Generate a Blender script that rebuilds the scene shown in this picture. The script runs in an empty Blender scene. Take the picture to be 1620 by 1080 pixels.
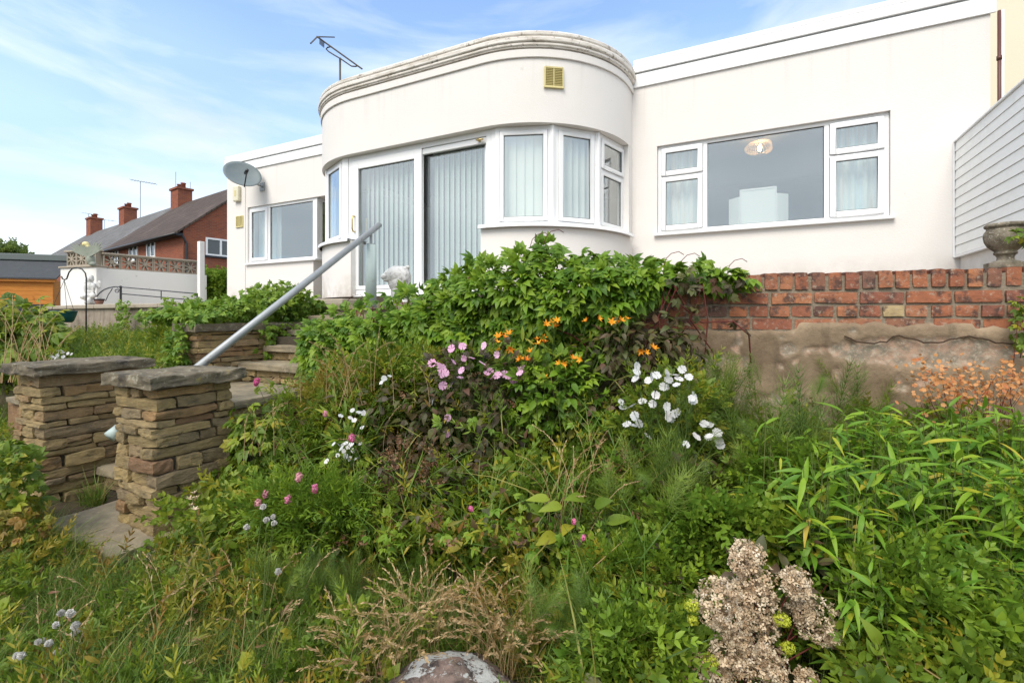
import bpy, bmesh, math, random
import numpy as np
from mathutils import Vector, Matrix, noise

random.seed(11)
RNG = np.random.default_rng(11)
SC = bpy.context.scene
COL = SC.collection
R = math.radians

# ---------------------------------------------------------------- camera
F, V0, U0 = 768.0, 503.0, 810.0
cam = bpy.data.cameras.new("camera")
cam.sensor_width = 36.0
cam.lens = F / 1620.0 * 36.0
cam.shift_y = -(540.0 - V0) / 1620.0
cam.clip_start = 0.05
cam.clip_end = 3000
camo = bpy.data.objects.new("camera", cam)
camo.location = (0, 0, 0)
camo.rotation_euler = (R(90), 0, 0)
COL.objects.link(camo)
SC.camera = camo

# ---------------------------------------------------------------- sky and sun
SUN_EL, SUN_AZ = 50.0, 210.0          # azimuth from north (+Y) clockwise: behind the camera
world = bpy.data.worlds.new("World")
SC.world = world
world.use_nodes = True
wn, wl = world.node_tree.nodes, world.node_tree.links
bg = wn["Background"]
sky = wn.new("ShaderNodeTexSky")
sky.sky_type = 'NISHITA'
sky.sun_disc = False
sky.sun_elevation = R(SUN_EL)
sky.sun_rotation = R(SUN_AZ)
sky.air_density = 1.0
sky.dust_density = 1.2
sky.ozone_density = 2.0
tc = wn.new("ShaderNodeTexCoord")
mp = wn.new("ShaderNodeMapping")
mp.inputs['Scale'].default_value = (1.0, 1.0, 3.6)
mp.inputs['Rotation'].default_value = (R(8), R(-14), R(20))
wl.new(tc.outputs['Generated'], mp.inputs['Vector'])
cn = wn.new("ShaderNodeTexNoise")
cn.inputs['Scale'].default_value = 1.9
cn.inputs['Detail'].default_value = 9
cn.inputs['Roughness'].default_value = 0.56
cn.inputs['Distortion'].default_value = 0.5
wl.new(mp.outputs['Vector'], cn.inputs['Vector'])
cr = wn.new("ShaderNodeValToRGB")
cr.color_ramp.elements[0].position = 0.42
cr.color_ramp.elements[0].color = (0.14, 0.14, 0.14, 1)
cr.color_ramp.elements[1].position = 0.68
cr.color_ramp.elements[1].color = (0.85, 0.85, 0.85, 1)
wl.new(cn.outputs['Fac'], cr.inputs['Fac'])
# thin veil thickens towards the horizon
sx = wn.new("ShaderNodeSeparateXYZ")
wl.new(tc.outputs['Generated'], sx.inputs['Vector'])
hz = wn.new("ShaderNodeMapRange")
hz.inputs['From Min'].default_value = 0.0
hz.inputs['From Max'].default_value = 0.5
hz.inputs['To Min'].default_value = 0.5
hz.inputs['To Max'].default_value = 0.0
wl.new(sx.outputs['Z'], hz.inputs['Value'])
# broad bank of cloud in the southern half of the sky (the windows in the photograph mirror it)
sb = wn.new("ShaderNodeMapRange"); sb.interpolation_type = 'SMOOTHERSTEP'
sb.inputs['From Min'].default_value = 0.35
sb.inputs['From Max'].default_value = -0.75
sb.inputs['To Min'].default_value = 0.0
sb.inputs['To Max'].default_value = 0.62
wl.new(sx.outputs['Y'], sb.inputs['Value'])
hs_ = wn.new("ShaderNodeMath"); hs_.operation = 'ADD'
wl.new(hz.outputs['Result'], hs_.inputs[0]); wl.new(sb.outputs['Result'], hs_.inputs[1])
ad = wn.new("ShaderNodeMath"); ad.operation = 'ADD'; ad.use_clamp = True
wl.new(cr.outputs['Color'], ad.inputs[0]); wl.new(hs_.outputs[0], ad.inputs[1])
# the cloud itself: brighter and greyer masses
cn2 = wn.new("ShaderNodeTexNoise")
cn2.inputs['Scale'].default_value = 1.3
cn2.inputs['Detail'].default_value = 6
wl.new(mp.outputs['Vector'], cn2.inputs['Vector'])
cr2 = wn.new("ShaderNodeValToRGB")
cr2.color_ramp.elements[0].position = 0.35
cr2.color_ramp.elements[0].color = (4.6, 5.1, 5.6, 1)
cr2.color_ramp.elements[1].position = 0.65
cr2.color_ramp.elements[1].color = (7.2, 7.6, 7.9, 1)
wl.new(cn2.outputs['Fac'], cr2.inputs['Fac'])
mx = wn.new("ShaderNodeMix"); mx.data_type = 'RGBA'
wl.new(ad.outputs[0], mx.inputs['Factor'])
gain = wn.new("ShaderNodeMix"); gain.data_type = 'RGBA'; gain.blend_type = 'MULTIPLY'
gain.inputs['Factor'].default_value = 1.0
gain.inputs['B'].default_value = (1.3, 1.58, 1.85, 1)
wl.new(sky.outputs['Color'], gain.inputs['A'])
wl.new(gain.outputs['Result'], mx.inputs['A'])
wl.new(cr2.outputs['Color'], mx.inputs['B'])
wl.new(mx.outputs['Result'], bg.inputs['Color'])
bg.inputs['Strength'].default_value = 0.10

sun = bpy.data.lights.new("sun", 'SUN')
sun.energy = 1.9
sun.angle = R(34)
sun.color = (1.0, 0.93, 0.83)
suno = bpy.data.objects.new("sun", sun)
sd = Vector((math.sin(R(SUN_AZ)) * math.cos(R(SUN_EL)), math.cos(R(SUN_AZ)) * math.cos(R(SUN_EL)), math.sin(R(SUN_EL))))
suno.rotation_euler = sd.to_track_quat('Z', 'Y').to_euler()
suno.location = sd * 30
COL.objects.link(suno)

SC.view_settings.view_transform = 'Standard'
SC.view_settings.look = 'None'
SC.view_settings.exposure = 0.95
SC.view_settings.gamma = 1.0
SC.view_settings.use_curve_mapping = False
SC.render.engine = 'CYCLES'
SC.cycles.max_bounces = 7
SC.cycles.transparent_max_bounces = 8
SC.cycles.use_denoising = True

# ---------------------------------------------------------------- frames of reference
E1 = Vector((0.89373, -0.44861, 0)); NN = Vector((-0.44861, -0.89373, 0)); E2 = -NN
P0 = Vector((1.9392, 6.48935, 0)); OG = Vector((-3.245, 3.35, 0))
UP = Vector((0, 0, 1))
TZ = 0.28                                 # terrace level (camera height is 0)
def H(s, n, z):
    v = P0 + E1 * s + NN * n
    return Vector((v.x, v.y, z))
def G(k, m, z):                           # garden frame: k to the right along the house, m towards the house
    v = OG + E1 * k + E2 * m
    return Vector((v.x, v.y, z))
def at(u, v, Y):
    return Vector(((u - U0) / F * Y, Y, (V0 - v) / F * Y))

# ---------------------------------------------------------------- building helpers
WL = {}
class MB:
    def __init__(self): self.v = []; self.f = []; self.m = []
    def add(self, vs, fs, mi=0):
        o = len(self.v); self.v += [tuple(p) for p in vs]
        for f in fs: self.f.append(tuple(i + o for i in f)); self.m.append(mi)
        return self
    def box8(self, p, mi=0):
        return self.add(p, [(3, 2, 1, 0), (4, 5, 6, 7), (0, 1, 5, 4), (1, 2, 6, 5), (2, 3, 7, 6), (3, 0, 4, 7)], mi)
    def frame(self, o, a, b, a0, a1, b0, b1, z0, z1, mi=0):   # box on plan axes a, b from o
        q = lambda x, y, z: (o.x + a.x * x + b.x * y, o.y + a.y * x + b.y * y, z)
        return self.box8([q(a0, b0, z0), q(a1, b0, z0), q(a1, b1, z0), q(a0, b1, z0),
                          q(a0, b0, z1), q(a1, b0, z1), q(a1, b1, z1), q(a0, b1, z1)], mi)
    def hb(self, s0, s1, n0, n1, z0, z1, mi=0): return self.frame(P0, E1, NN, s0, s1, n0, n1, z0, z1, mi)
    def gb(self, k0, k1, m0, m1, z0, z1, mi=0): return self.frame(OG, E1, E2, k0, k1, m0, m1, z0, z1, mi)
    def box(self, c, sx, sy, sz, rz=0, mi=0):
        a = Vector((math.cos(rz), math.sin(rz), 0)); b = Vector((-a.y, a.x, 0))
        return self.frame(Vector(c), a, b, -sx / 2, sx / 2, -sy / 2, sy / 2, c[2] - sz / 2, c[2] + sz / 2, mi)
    def tube(self, path, r, k=8, mi=0, caps=True):
        path = [Vector(p) for p in path]; n = len(path)
        rs = r if isinstance(r, (list, tuple)) else [r] * n
        vs = []; prev = None
        for i, p in enumerate(path):
            t = (path[min(i + 1, n - 1)] - path[max(i - 1, 0)])
            t = t.normalized() if t.length > 1e-9 else Vector((0, 0, 1))
            if prev is None:
                x = t.cross(UP); x = x.normalized() if x.length > 1e-3 else Vector((1, 0, 0))
            else:
                x = prev - t * prev.dot(t); x = x.normalized() if x.length > 1e-6 else Vector((1, 0, 0))
            prev = x; y = t.cross(x)
            for j in range(k):
                a = 2 * math.pi * j / k
                vs.append(p + (x * math.cos(a) + y * math.sin(a)) * rs[i])
        fs = [(i * k + j, i * k + (j + 1) % k, (i + 1) * k + (j + 1) % k, (i + 1) * k + j) for i in range(n - 1) for j in range(k)]
        if caps: fs += [tuple(range(k))[::-1], tuple((n - 1) * k + j for j in range(k))]
        return self.add(vs, fs, mi)
    def lathe(self, c, prof, k=24, mi=0):
        c = Vector(c); vs = []; n = len(prof)
        for r, z in prof:
            for j in range(k):
                a = 2 * math.pi * j / k
                vs.append((c.x + r * math.cos(a), c.y + r * math.sin(a), c.z + z))
        fs = [(i * k + j, i * k + (j + 1) % k, (i + 1) * k + (j + 1) % k, (i + 1) * k + j) for i in range(n - 1) for j in range(k)]
        fs += [tuple(range(k))[::-1], tuple((n - 1) * k + j for j in range(k))]
        return self.add(vs, fs, mi)
    def prism(self, poly, z0, z1, mi=0):
        n = len(poly)
        vs = [(p[0], p[1], z0) for p in poly] + [(p[0], p[1], z1) for p in poly]
        fs = [tuple(range(n))[::-1], tuple(range(n, 2 * n))] + [(i, (i + 1) % n, n + (i + 1) % n, n + i) for i in range(n)]
        return self.add(vs, fs, mi)
    def sweep(self, pts, nrm, o0, o1, z0, z1, mi=0):      # rectangular section along a plan path
        n = len(pts); vs = []
        for p, q in zip(pts, nrm):
            a = p + q * o0; b = p + q * o1
            vs += [(a.x, a.y, z0), (b.x, b.y, z0), (b.x, b.y, z1), (a.x, a.y, z1)]
        fs = []
        for i in range(n - 1):
            for j in range(4):
                fs.append((i * 4 + j, i * 4 + (j + 1) % 4, (i + 1) * 4 + (j + 1) % 4, (i + 1) * 4 + j))
        fs += [(0, 1, 2, 3), tuple((n - 1) * 4 + j for j in (3, 2, 1, 0))]
        return self.add(vs, fs, mi)
    def quad(self, a, b, c, d, mi=0): return self.add([a, b, c, d], [(0, 1, 2, 3)], mi)

def props(o, label=None, cat=None, group=None, kind=None):
    if label: o['label'] = label
    if cat: o['category'] = cat
    if group: o['group'] = group
    if kind: o['kind'] = kind
    return o
def link(o, parent=None, wl=None):
    COL.objects.link(o)
    if parent is not None: o.parent = parent
    WL[o.name] = wl if wl is not None else Vector((0, 0, 0))
    return o
def thing(name, label, cat, loc, group=None, rz=0):
    o = bpy.data.objects.new(name, None)
    o.empty_display_size = 0.1
    o.location = loc; o.rotation_euler = (0, 0, rz)
    link(o, None, Vector(loc))
    return props(o, label, cat, group)
def mesh_of(name, mb, mats, off=Vector((0, 0, 0)), smooth=False, weld=True):
    me = bpy.data.meshes.new(name)
    me.from_pydata([(p[0] - off.x, p[1] - off.y, p[2] - off.z) for p in mb.v], [], mb.f)
    for m in (mats if isinstance(mats, (list, tuple)) else [mats]): me.materials.append(m)
    if any(mb.m): me.polygons.foreach_set('material_index', mb.m)
    bm = bmesh.new(); bm.from_mesh(me)
    if weld: bmesh.ops.remove_doubles(bm, verts=bm.verts, dist=1e-5)
    bmesh.ops.recalc_face_normals(bm, faces=bm.faces)
    bm.to_mesh(me); bm.free()
    if smooth:
        me.polygons.foreach_set('use_smooth', [True] * len(me.polygons))
    me.update()
    return me
def obj(name, mb, mats, parent=None, smooth=False, bevel=0, origin=None, local=False, weld=True, label=None, cat=None, group=None, kind=None):
    base = WL[parent.name] if parent is not None else Vector((0, 0, 0))
    og = Vector(origin) if origin is not None else base
    if local: me = mesh_of(name, mb, mats, Vector((0, 0, 0)), smooth, weld)
    else: me = mesh_of(name, mb, mats, og, smooth, weld)
    o = bpy.data.objects.new(name, me)
    if not local: o.location = og - base
    link(o, parent, og)
    if bevel:
        b = o.modifiers.new("bevel", 'BEVEL'); b.width = bevel; b.segments = 2; b.limit_method = 'ANGLE'
        b.angle_limit = R(40); b.harden_normals = False
    return props(o, label, cat, group, kind)
def inst(name, me, parent, mat4):          # a copy that shares mesh data; mat4 is in world space, parents are unrotated empties
    o = bpy.data.objects.new(name, me)
    base = WL[parent.name]
    o.matrix_local = Matrix.Translation(-base) @ mat4
    link(o, parent, base)
    return o
def smooth_by_angle(o, ang=35):
    me = o.data
    me.polygons.foreach_set('use_smooth', [True] * len(me.polygons))
    bm = bmesh.new(); bm.from_mesh(me)
    for e in bm.edges:
        if len(e.link_faces) == 2 and e.calc_face_angle(0) > R(ang): e.smooth = False
    bm.to_mesh(me); bm.free()

# ---------------------------------------------------------------- materials
class Mt:
    def __init__(self, name, base=(0.5, 0.5, 0.5), rough=0.6, spec=0.4, metal=0.0):
        self.mat = bpy.data.materials.new(name); self.mat.use_nodes = True
        self.n = self.mat.node_tree.nodes; self.l = self.mat.node_tree.links
        self.b = self.n["Principled BSDF"]
        self.b.inputs['Base Color'].default_value = (*base, 1)
        self.b.inputs['Roughness'].default_value = rough
        self.b.inputs['Specular IOR Level'].default_value = spec
        self.b.inputs['Metallic'].default_value = metal
        self._vec = None
    def vec(self, rnd=True):
        if self._vec is None:
            t = self.n.new("ShaderNodeTexCoord"); oi = self.n.new("ShaderNodeObjectInfo")
            m = self.n.new("ShaderNodeMath"); m.operation = 'MULTIPLY'; m.inputs[1].default_value = 53.0
            self.l.new(oi.outputs['Random'], m.inputs[0])
            a = self.n.new("ShaderNodeVectorMath"); a.operation = 'ADD'
            self.l.new(t.outputs['Object'], a.inputs[0])
            if rnd: self.l.new(m.outputs[0], a.inputs[1])
            self._vec = a.outputs[0]; self.oi = oi
        return self._vec
    def scaled(self, sc):
        m = self.n.new("ShaderNodeMapping"); m.inputs['Scale'].default_value = sc
        self.l.new(self.vec(), m.inputs['Vector']); return m.outputs[0]
    def noise(self, scale, detail=4, rough=0.55, vec=None, dist=0.0):
        t = self.n.new("ShaderNodeTexNoise"); t.inputs['Scale'].default_value = scale
        t.inputs['Detail'].default_value = detail; t.inputs['Roughness'].default_value = rough
        t.inputs['Distortion'].default_value = dist
        self.l.new(vec or self.vec(), t.inputs['Vector']); return t.outputs['Fac']
    def ramp(self, fac, stops, interp='LINEAR'):
        r = self.n.new("ShaderNodeValToRGB"); e = r.color_ramp.elements; r.color_ramp.interpolation = interp
        e[0].position, e[1].position = stops[0][0], stops[-1][0]
        def c4(c): return (*c, 1) if not isinstance(c, (int, float)) else (c, c, c, 1)
        e[0].color = c4(stops[0][1]); e[1].color = c4(stops[-1][1])
        for p, c in stops[1:-1]:
            x = e.new(p); x.color = c4(c)
        self.l.new(fac, r.inputs['Fac']); return r.outputs['Color']
    def mix(self, fac, a, b, mode='MIX'):
        m = self.n.new("ShaderNodeMix"); m.data_type = 'RGBA'; m.blend_type = mode
        for k, x in (('Factor', fac), ('A', a), ('B', b)):
            if isinstance(x, (int, float)) and k == 'Factor': m.inputs['Factor'].default_value = x
            elif isinstance(x, tuple): m.inputs[k].default_value = (*x, 1)
            else: self.l.new(x, m.inputs[k])
        return m.outputs['Result']
    def math(self, op, a, b=None):
        m = self.n.new("ShaderNodeMath"); m.operation = op
        for i, x in enumerate((a, b)):
            if x is None: continue
            if isinstance(x, (int, float)): m.inputs[i].default_value = x
            else: self.l.new(x, m.inputs[i])
        return m.outputs[0]
    def color(self, c): self.l.new(c, self.b.inputs['Base Color']); return self
    def rough(self, c): self.l.new(c, self.b.inputs['Roughness']); return self
    def bump(self, h, strength=0.4, dist=0.01):
        b = self.n.new("ShaderNodeBump"); b.inputs['Strength'].default_value = strength; b.inputs['Distance'].default_value = dist
        self.l.new(h, b.inputs['Height']); self.l.new(b.outputs['Normal'], self.b.inputs['Normal']); return self
    def rnd(self): self.vec(); return self.oi.outputs['Random']
    def attr(self, name):
        a = self.n.new("ShaderNodeAttribute"); a.attribute_name = name; return a.outputs['Fac']

# exterior wall paint
m = Mt("white_render_paint", rough=0.85, spec=0.2)
n1 = m.noise(0.9, 5, 0.6); n2 = m.noise(1.0, 5, 0.6, m.scaled((7, 7, 0.7)))
c = m.mix(m.ramp(n1, [(0.35, 0.0), (0.75, 1.0)]), (0.76, 0.73, 0.70), (0.73, 0.70, 0.665))
c = m.mix(m.ramp(n2, [(0.66, 0.0), (0.88, 0.22)]), c, (0.62, 0.57, 0.52))
sz_ = m.n.new("ShaderNodeSeparateXYZ"); tcx = m.n.new("ShaderNodeTexCoord"); m.l.new(tcx.outputs['Object'], sz_.inputs[0])
drip = m.noise(1.0, 4, 0.6, m.scaled((11, 11, 0.35)))
c = m.mix(m.math('MULTIPLY', m.ramp(drip, [(0.56, 0.0), (0.78, 0.26)]), m.ramp(m.math('MULTIPLY', sz_.outputs[2], 0.333), [(0.70, 0.0), (0.96, 1.0)])), c, (0.40, 0.37, 0.33))
c = m.mix(m.math('MULTIPLY', m.ramp(m.noise(3, 6, 0.7), [(0.35, 0.0), (0.6, 0.8)]), m.ramp(m.math('MULTIPLY', sz_.outputs[2], 1.0), [(0.02, 1.0), (0.45, 0.0)])), c, (0.42, 0.37, 0.31))
c = m.mix(m.ramp(m.noise(7, 3, 0.8), [(0.70, 0.0), (0.76, 0.25)]), c, (0.45, 0.41, 0.36))
m.color(c).bump(m.math('ADD', m.noise(55, 6, 0.7), m.math('MULTIPLY', m.noise(2.5, 3, 0.5), 1.5)), 0.4, 0.007); RENDER = m.mat
m = Mt("weathered_cornice_paint", rough=0.7, spec=0.3)
n2 = m.noise(2.2, 6, 0.7, m.scaled((1.5, 1.5, 9)))
c = m.mix(m.ramp(n2, [(0.46, 0.0), (0.68, 0.85)]), (0.74, 0.70, 0.65), (0.42, 0.37, 0.29))
c = m.mix(m.ramp(m.noise(13, 5, 0.75), [(0.56, 0.0), (0.66, 0.8)]), c, (0.16, 0.13, 0.10))
m.color(c).bump(m.noise(40, 5, 0.7), 0.4, 0.006); CORNICE = m.mat
m = Mt("white_plastic", (0.80, 0.81, 0.82), 0.32, 0.5)
m.color(m.mix(m.ramp(m.noise(3, 4), [(0.5, 0.0), (0.8, 0.5)]), (0.82, 0.825, 0.83), (0.74, 0.73, 0.70))); UPVC = m.mat
m = Mt("cream_paint", rough=0.8, spec=0.2)
m.color(m.mix(m.noise(1.2, 4), (0.74, 0.68, 0.54), (0.68, 0.62, 0.48))).bump(m.noise(50, 4), 0.3, 0.005); CREAM = m.mat
m = Mt("yellowed_plastic", (0.66, 0.58, 0.27), 0.5, 0.4)
m.color(m.mix(m.noise(20, 3), (0.68, 0.60, 0.30), (0.58, 0.50, 0.22))); YELLOW = m.mat
m = Mt("white_board_paint", (0.84, 0.84, 0.81), 0.5, 0.3)
m.color(m.mix(m.ramp(m.noise(4, 5, 0.7), [(0.5, 0.0), (0.75, 0.5)]), (0.85, 0.85, 0.82), (0.70, 0.69, 0.64))); BOARD = m.mat
PALEYEL = Mt("cream_plastic", (0.70, 0.66, 0.50), 0.45, 0.4).mat
DARK = Mt("dark_void", (0.03, 0.028, 0.025), 0.9, 0.1).mat
BRASS = Mt("brass", (0.62, 0.47, 0.20), 0.3, 0.5, 0.85).mat
BLACKM = Mt("black_painted_iron", (0.025, 0.025, 0.028), 0.5, 0.4).mat
BLACKP = Mt("black_plastic", (0.02, 0.02, 0.022), 0.4, 0.5).mat
SEAL = Mt("grey_rubber_seal", (0.06, 0.065, 0.07), 0.6, 0.3).mat
BROWNP = Mt("brown_pipe", (0.10, 0.035, 0.025), 0.45, 0.4).mat
m = Mt("galvanised_steel", (0.36, 0.40, 0.42), 0.5, 0.4, 0.35)
m.color(m.mix(m.noise(30, 4), (0.36, 0.38, 0.385), (0.20, 0.215, 0.22)) if False else m.mix(m.ramp(m.noise(24, 6, 0.75), [(0.60, 0.0), (0.68, 0.75)]), m.mix(m.noise(9, 5), (0.40, 0.42, 0.425), (0.24, 0.255, 0.26)), (0.16, 0.10, 0.06))).bump(m.noise(60, 4), .3, .002); GALV = m.mat
m = Mt("pale_green_paint", (0.40, 0.47, 0.45), 0.55, 0.4)
m.color(m.mix(m.ramp(m.noise(18, 5, 0.7), [(0.55, 0.0), (0.75, 0.8)]), (0.40, 0.48, 0.46), (0.30, 0.33, 0.30))); POSTP = m.mat
m = Mt("dish_grey", (0.17, 0.20, 0.21), 0.5, 0.4)
m.color(m.mix(m.noise(7, 4), (0.13, 0.165, 0.17), (0.18, 0.21, 0.215))); DISH = m.mat

def glass_mat(name, refl, tint):
    g = bpy.data.materials.new(name); g.use_nodes = True
    n, l = g.node_tree.nodes, g.node_tree.links
    out = n["Material Output"]; n.remove(n["Principled BSDF"])
    tr = n.new("ShaderNodeBsdfTransparent"); tr.inputs['Color'].default_value = (*tint, 1)
    gl = n.new("ShaderNodeBsdfGlossy"); gl.inputs['Roughness'].default_value = 0.005
    gl.inputs['Color'].default_value = (0.93, 0.97, 1.0, 1)
    fr = n.new("ShaderNodeLayerWeight"); fr.inputs['Blend'].default_value = 0.5
    pw = n.new("ShaderNodeMath"); pw.operation = 'POWER'; pw.inputs[1].default_value = 4.0
    l.new(fr.outputs['Facing'], pw.inputs[0])
    ma = n.new("ShaderNodeMath"); ma.operation = 'MULTIPLY_ADD'; ma.use_clamp = True
    ma.inputs[1].default_value = 0.55; ma.inputs[2].default_value = refl
    l.new(pw.outputs[0], ma.inputs[0])
    mxs = n.new("ShaderNodeMixShader"); l.new(ma.outputs[0], mxs.inputs[0])
    l.new(tr.outputs[0], mxs.inputs[1]); l.new(gl.outputs[0], mxs.inputs[2]); l.new(mxs.outputs[0], out.inputs['Surface'])
    return g
GLASS = glass_mat("window_glass", 0.24, (0.95, 0.97, 0.955))
GLASSD = glass_mat("door_glass", 0.23, (0.90, 0.925, 0.91))

# stone, brick, soil
m = Mt("split_sandstone", rough=0.9, spec=0.15)
base = m.ramp(m.rnd(), [(0.0, (0.278, 0.211, 0.116)), (0.18, (0.473, 0.344, 0.165)), (0.4, (0.375, 0.280, 0.138)), (0.55, (0.556, 0.408, 0.188)), (0.7, (0.334, 0.255, 0.154)), (0.86, (0.459, 0.294, 0.138)), (0.93, (0.278, 0.153, 0.088)), (1.0, (0.529, 0.396, 0.209))])
c = m.mix(m.ramp(m.noise(14, 6, 0.7), [(0.3, 0.0), (0.7, 1.0)]), m.mix(0.5, base, (0.07, 0.06, 0.045)), base)
c = m.mix(m.ramp(m.noise(7, 5, 0.6, m.scaled((1, 1, 2.5))), [(0.56, 0.0), (0.72, 0.7)]), c, (0.085, 0.08, 0.065))
c = m.mix(m.ramp(m.noise(60, 3, 0.6), [(0.62, 0.0), (0.72, 0.5)]), c, (0.36, 0.34, 0.26))
m.color(c).bump(m.noise(45, 8, 0.7, m.scaled((1, 1, 2.0))), 0.95, 0.02); STONE = m.mat
m = Mt("weathered_cap_stone", rough=0.92, spec=0.12)
c = m.mix(m.ramp(m.noise(6, 7, 0.7), [(0.35, 0.0), (0.65, 1.0)]), (0.095, 0.085, 0.065), (0.23, 0.19, 0.13))
c = m.mix(m.ramp(m.noise(26, 4, 0.6), [(0.58, 0.0), (0.66, 0.75)]), c, (0.33, 0.31, 0.24))
c = m.mix(m.ramp(m.noise(4, 4, 0.6), [(0.56, 0.0), (0.66, 0.8)]), c, (0.055, 0.05, 0.045))
c = m.mix(m.ramp(m.noise(9, 4, 0.6), [(0.64, 0.0), (0.72, 0.6)]), c, (0.24, 0.21, 0.06))
m.color(c).bump(m.noise(28, 8, 0.72), 0.8, 0.015); CAP = m.mat
m = Mt("slab_stone", rough=0.9, spec=0.12)
c = m.mix(m.ramp(m.noise(5, 7, 0.7), [(0.35, 0.0), (0.65, 1.0)]), (0.17, 0.145, 0.105), (0.33, 0.275, 0.185))
c = m.mix(m.ramp(m.noise(22, 4, 0.6), [(0.6, 0.0), (0.7, 0.7)]), c, (0.36, 0.31, 0.22))
m.color(c).bump(m.noise(30, 8, 0.72), 0.6, 0.012); SLAB = m.mat
m = Mt("lime_mortar", rough=0.95, spec=0.1)
m.color(m.mix(m.noise(25, 6, 0.7), (0.37, 0.31, 0.23), (0.19, 0.155, 0.115))).bump(m.noise(90, 6, 0.7), 0.9, 0.012); MORTAR = m.mat
m = Mt("dark_joint_mortar", rough=0.95, spec=0.1)
m.color(m.mix(m.noise(25, 6, 0.7), (0.10, 0.085, 0.06), (0.055, 0.048, 0.036))).bump(m.noise(60, 6, 0.7), 0.9, 0.015); JOINT = m.mat
m = Mt("old_red_brick", rough=0.88, spec=0.18)
base = m.ramp(m.rnd(), [(0.0, (0.314, 0.115, 0.063)), (0.22, (0.416, 0.156, 0.075)), (0.42, (0.252, 0.095, 0.063)), (0.56, (0.454, 0.190, 0.092)), (0.68, (0.188, 0.107, 0.081)), (0.80, (0.365, 0.143, 0.075)), (0.93, (0.428, 0.190, 0.098)), (0.96, (0.504, 0.394, 0.207)), (1.0, (0.378, 0.271, 0.138))])
c = m.mix(m.ramp(m.noise(16, 6, 0.7), [(0.3, 0.0), (0.65, 1.0)]), m.mix(0.4, base, (0.10, 0.055, 0.05)), base)
c = m.mix(m.ramp(m.noise(11, 5, 0.7), [(0.50, 0.0), (0.60, 0.85)]), c, (0.075, 0.05, 0.045))
c = m.mix(m.ramp(m.noise(33, 4, 0.7), [(0.56, 0.0), (0.68, 0.65)]), c, (0.42, 0.34, 0.26))
m.color(c).bump(m.noise(50, 7, 0.7), 0.6, 0.01); BRICK = m.mat
# patched retaining-wall render: attribute "bare" marks where the skim has fallen away
m = Mt("patched_cement_render", rough=0.93, spec=0.1)
c = m.mix(m.ramp(m.noise(3.0, 6, 0.65), [(0.35, 0.0), (0.7, 1.0)]), (0.17, 0.122, 0.08), (0.38, 0.285, 0.19))
c = m.mix(m.ramp(m.noise(5, 5, 0.6, m.scaled((3, 3, 0.6))), [(0.58, 0.0), (0.75, 0.6)]), c, (0.10, 0.085, 0.06))
bare = m.mix(m.ramp(m.noise(12, 6, 0.7), [(0.42, 0.0), (0.58, 1.0)]), (0.42, 0.28, 0.20), (0.24, 0.205, 0.155))
bare = m.mix(m.ramp(m.noise(32, 5, 0.7), [(0.5, 0.0), (0.62, 0.8)]), bare, (0.45, 0.38, 0.30))
c = m.mix(m.attr("bare"), c, bare)
m.color(c).bump(m.noise(40, 8, 0.75), 0.7, 0.012); PATCH = m.mat
m = Mt("old_pebbledash", rough=0.95, spec=0.1)
c = m.mix(m.ramp(m.noise(2.4, 6, 0.7), [(0.35, 0.0), (0.65, 1.0)]), (0.20, 0.16, 0.13), (0.36, 0.30, 0.24))
c = m.mix(m.ramp(m.noise(4, 5, 0.6, m.scaled((3, 3, 0.5))), [(0.52, 0.0), (0.7, 0.8)]), c, (0.14, 0.115, 0.085))
c = m.mix(m.ramp(m.noise(18, 5, 0.7), [(0.6, 0.0), (0.7, 0.6)]), c, (0.50, 0.45, 0.40))
m.color(c).bump(m.noise(45, 6, 0.7), 0.6, 0.012); OLDWALL = m.mat
m = Mt("flaking_white_paint", rough=0.8, spec=0.2)
c = m.mix(m.ramp(m.noise(4, 6, 0.7), [(0.62, 0.0), (0.72, 0.8)]), (0.80, 0.785, 0.75), (0.50, 0.45, 0.38))
m.color(c).bump(m.noise(30, 5), 0.4, 0.008); WHITEW = m.mat
m = Mt("cast_concrete", rough=0.9, spec=0.15)
m.color(m.mix(m.noise(9, 6, 0.7), (0.29, 0.25, 0.195), (0.45, 0.39, 0.31))).bump(m.noise(60, 4), 0.4, 0.006); CONC = m.mat
m = Mt("urn_stone", rough=0.92, spec=0.12)
c = m.mix(m.ramp(m.noise(16, 6, 0.7), [(0.35, 0.0), (0.65, 1.0)]), (0.10, 0.085, 0.06), (0.30, 0.255, 0.19))
c = m.mix(m.ramp(m.noise(75, 4, 0.7), [(0.58, 0.0), (0.66, 0.85)]), c, (0.48, 0.45, 0.36))
m.color(c).bump(m.noise(90, 7, 0.7), 0.8, 0.006); URN = m.mat
m = Mt("statue_white", rough=0.8, spec=0.2)
m.color(m.mix(m.ramp(m.noise(22, 6, 0.7), [(0.48, 0.0), (0.70, 0.9)]), (0.74, 0.73, 0.71), (0.26, 0.24, 0.21))).bump(m.noise(60, 6, 0.7), 1.0, 0.02); STATUE = m.mat
m = Mt("verdigris", rough=0.7, spec=0.3)
m.color(m.mix(m.noise(14, 5), (0.20, 0.23, 0.19), (0.36, 0.38, 0.31))); VERD = m.mat
m = Mt("soil", rough=1.0, spec=0.05)
c = m.mix(m.ramp(m.noise(5, 7, 0.7), [(0.35, 0.0), (0.65, 1.0)]), (0.045, 0.035, 0.024), (0.12, 0.092, 0.062))
c = m.mix(m.ramp(m.noise(1.1, 5, 0.6), [(0.45, 0.0), (0.6, 0.8)]), c, (0.05, 0.062, 0.02))
m.color(c).bump(m.noise(40, 8, 0.75), 0.9, 0.02); SOIL = m.mat
m = Mt("terrace_paving", rough=0.92, spec=0.12)
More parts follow.
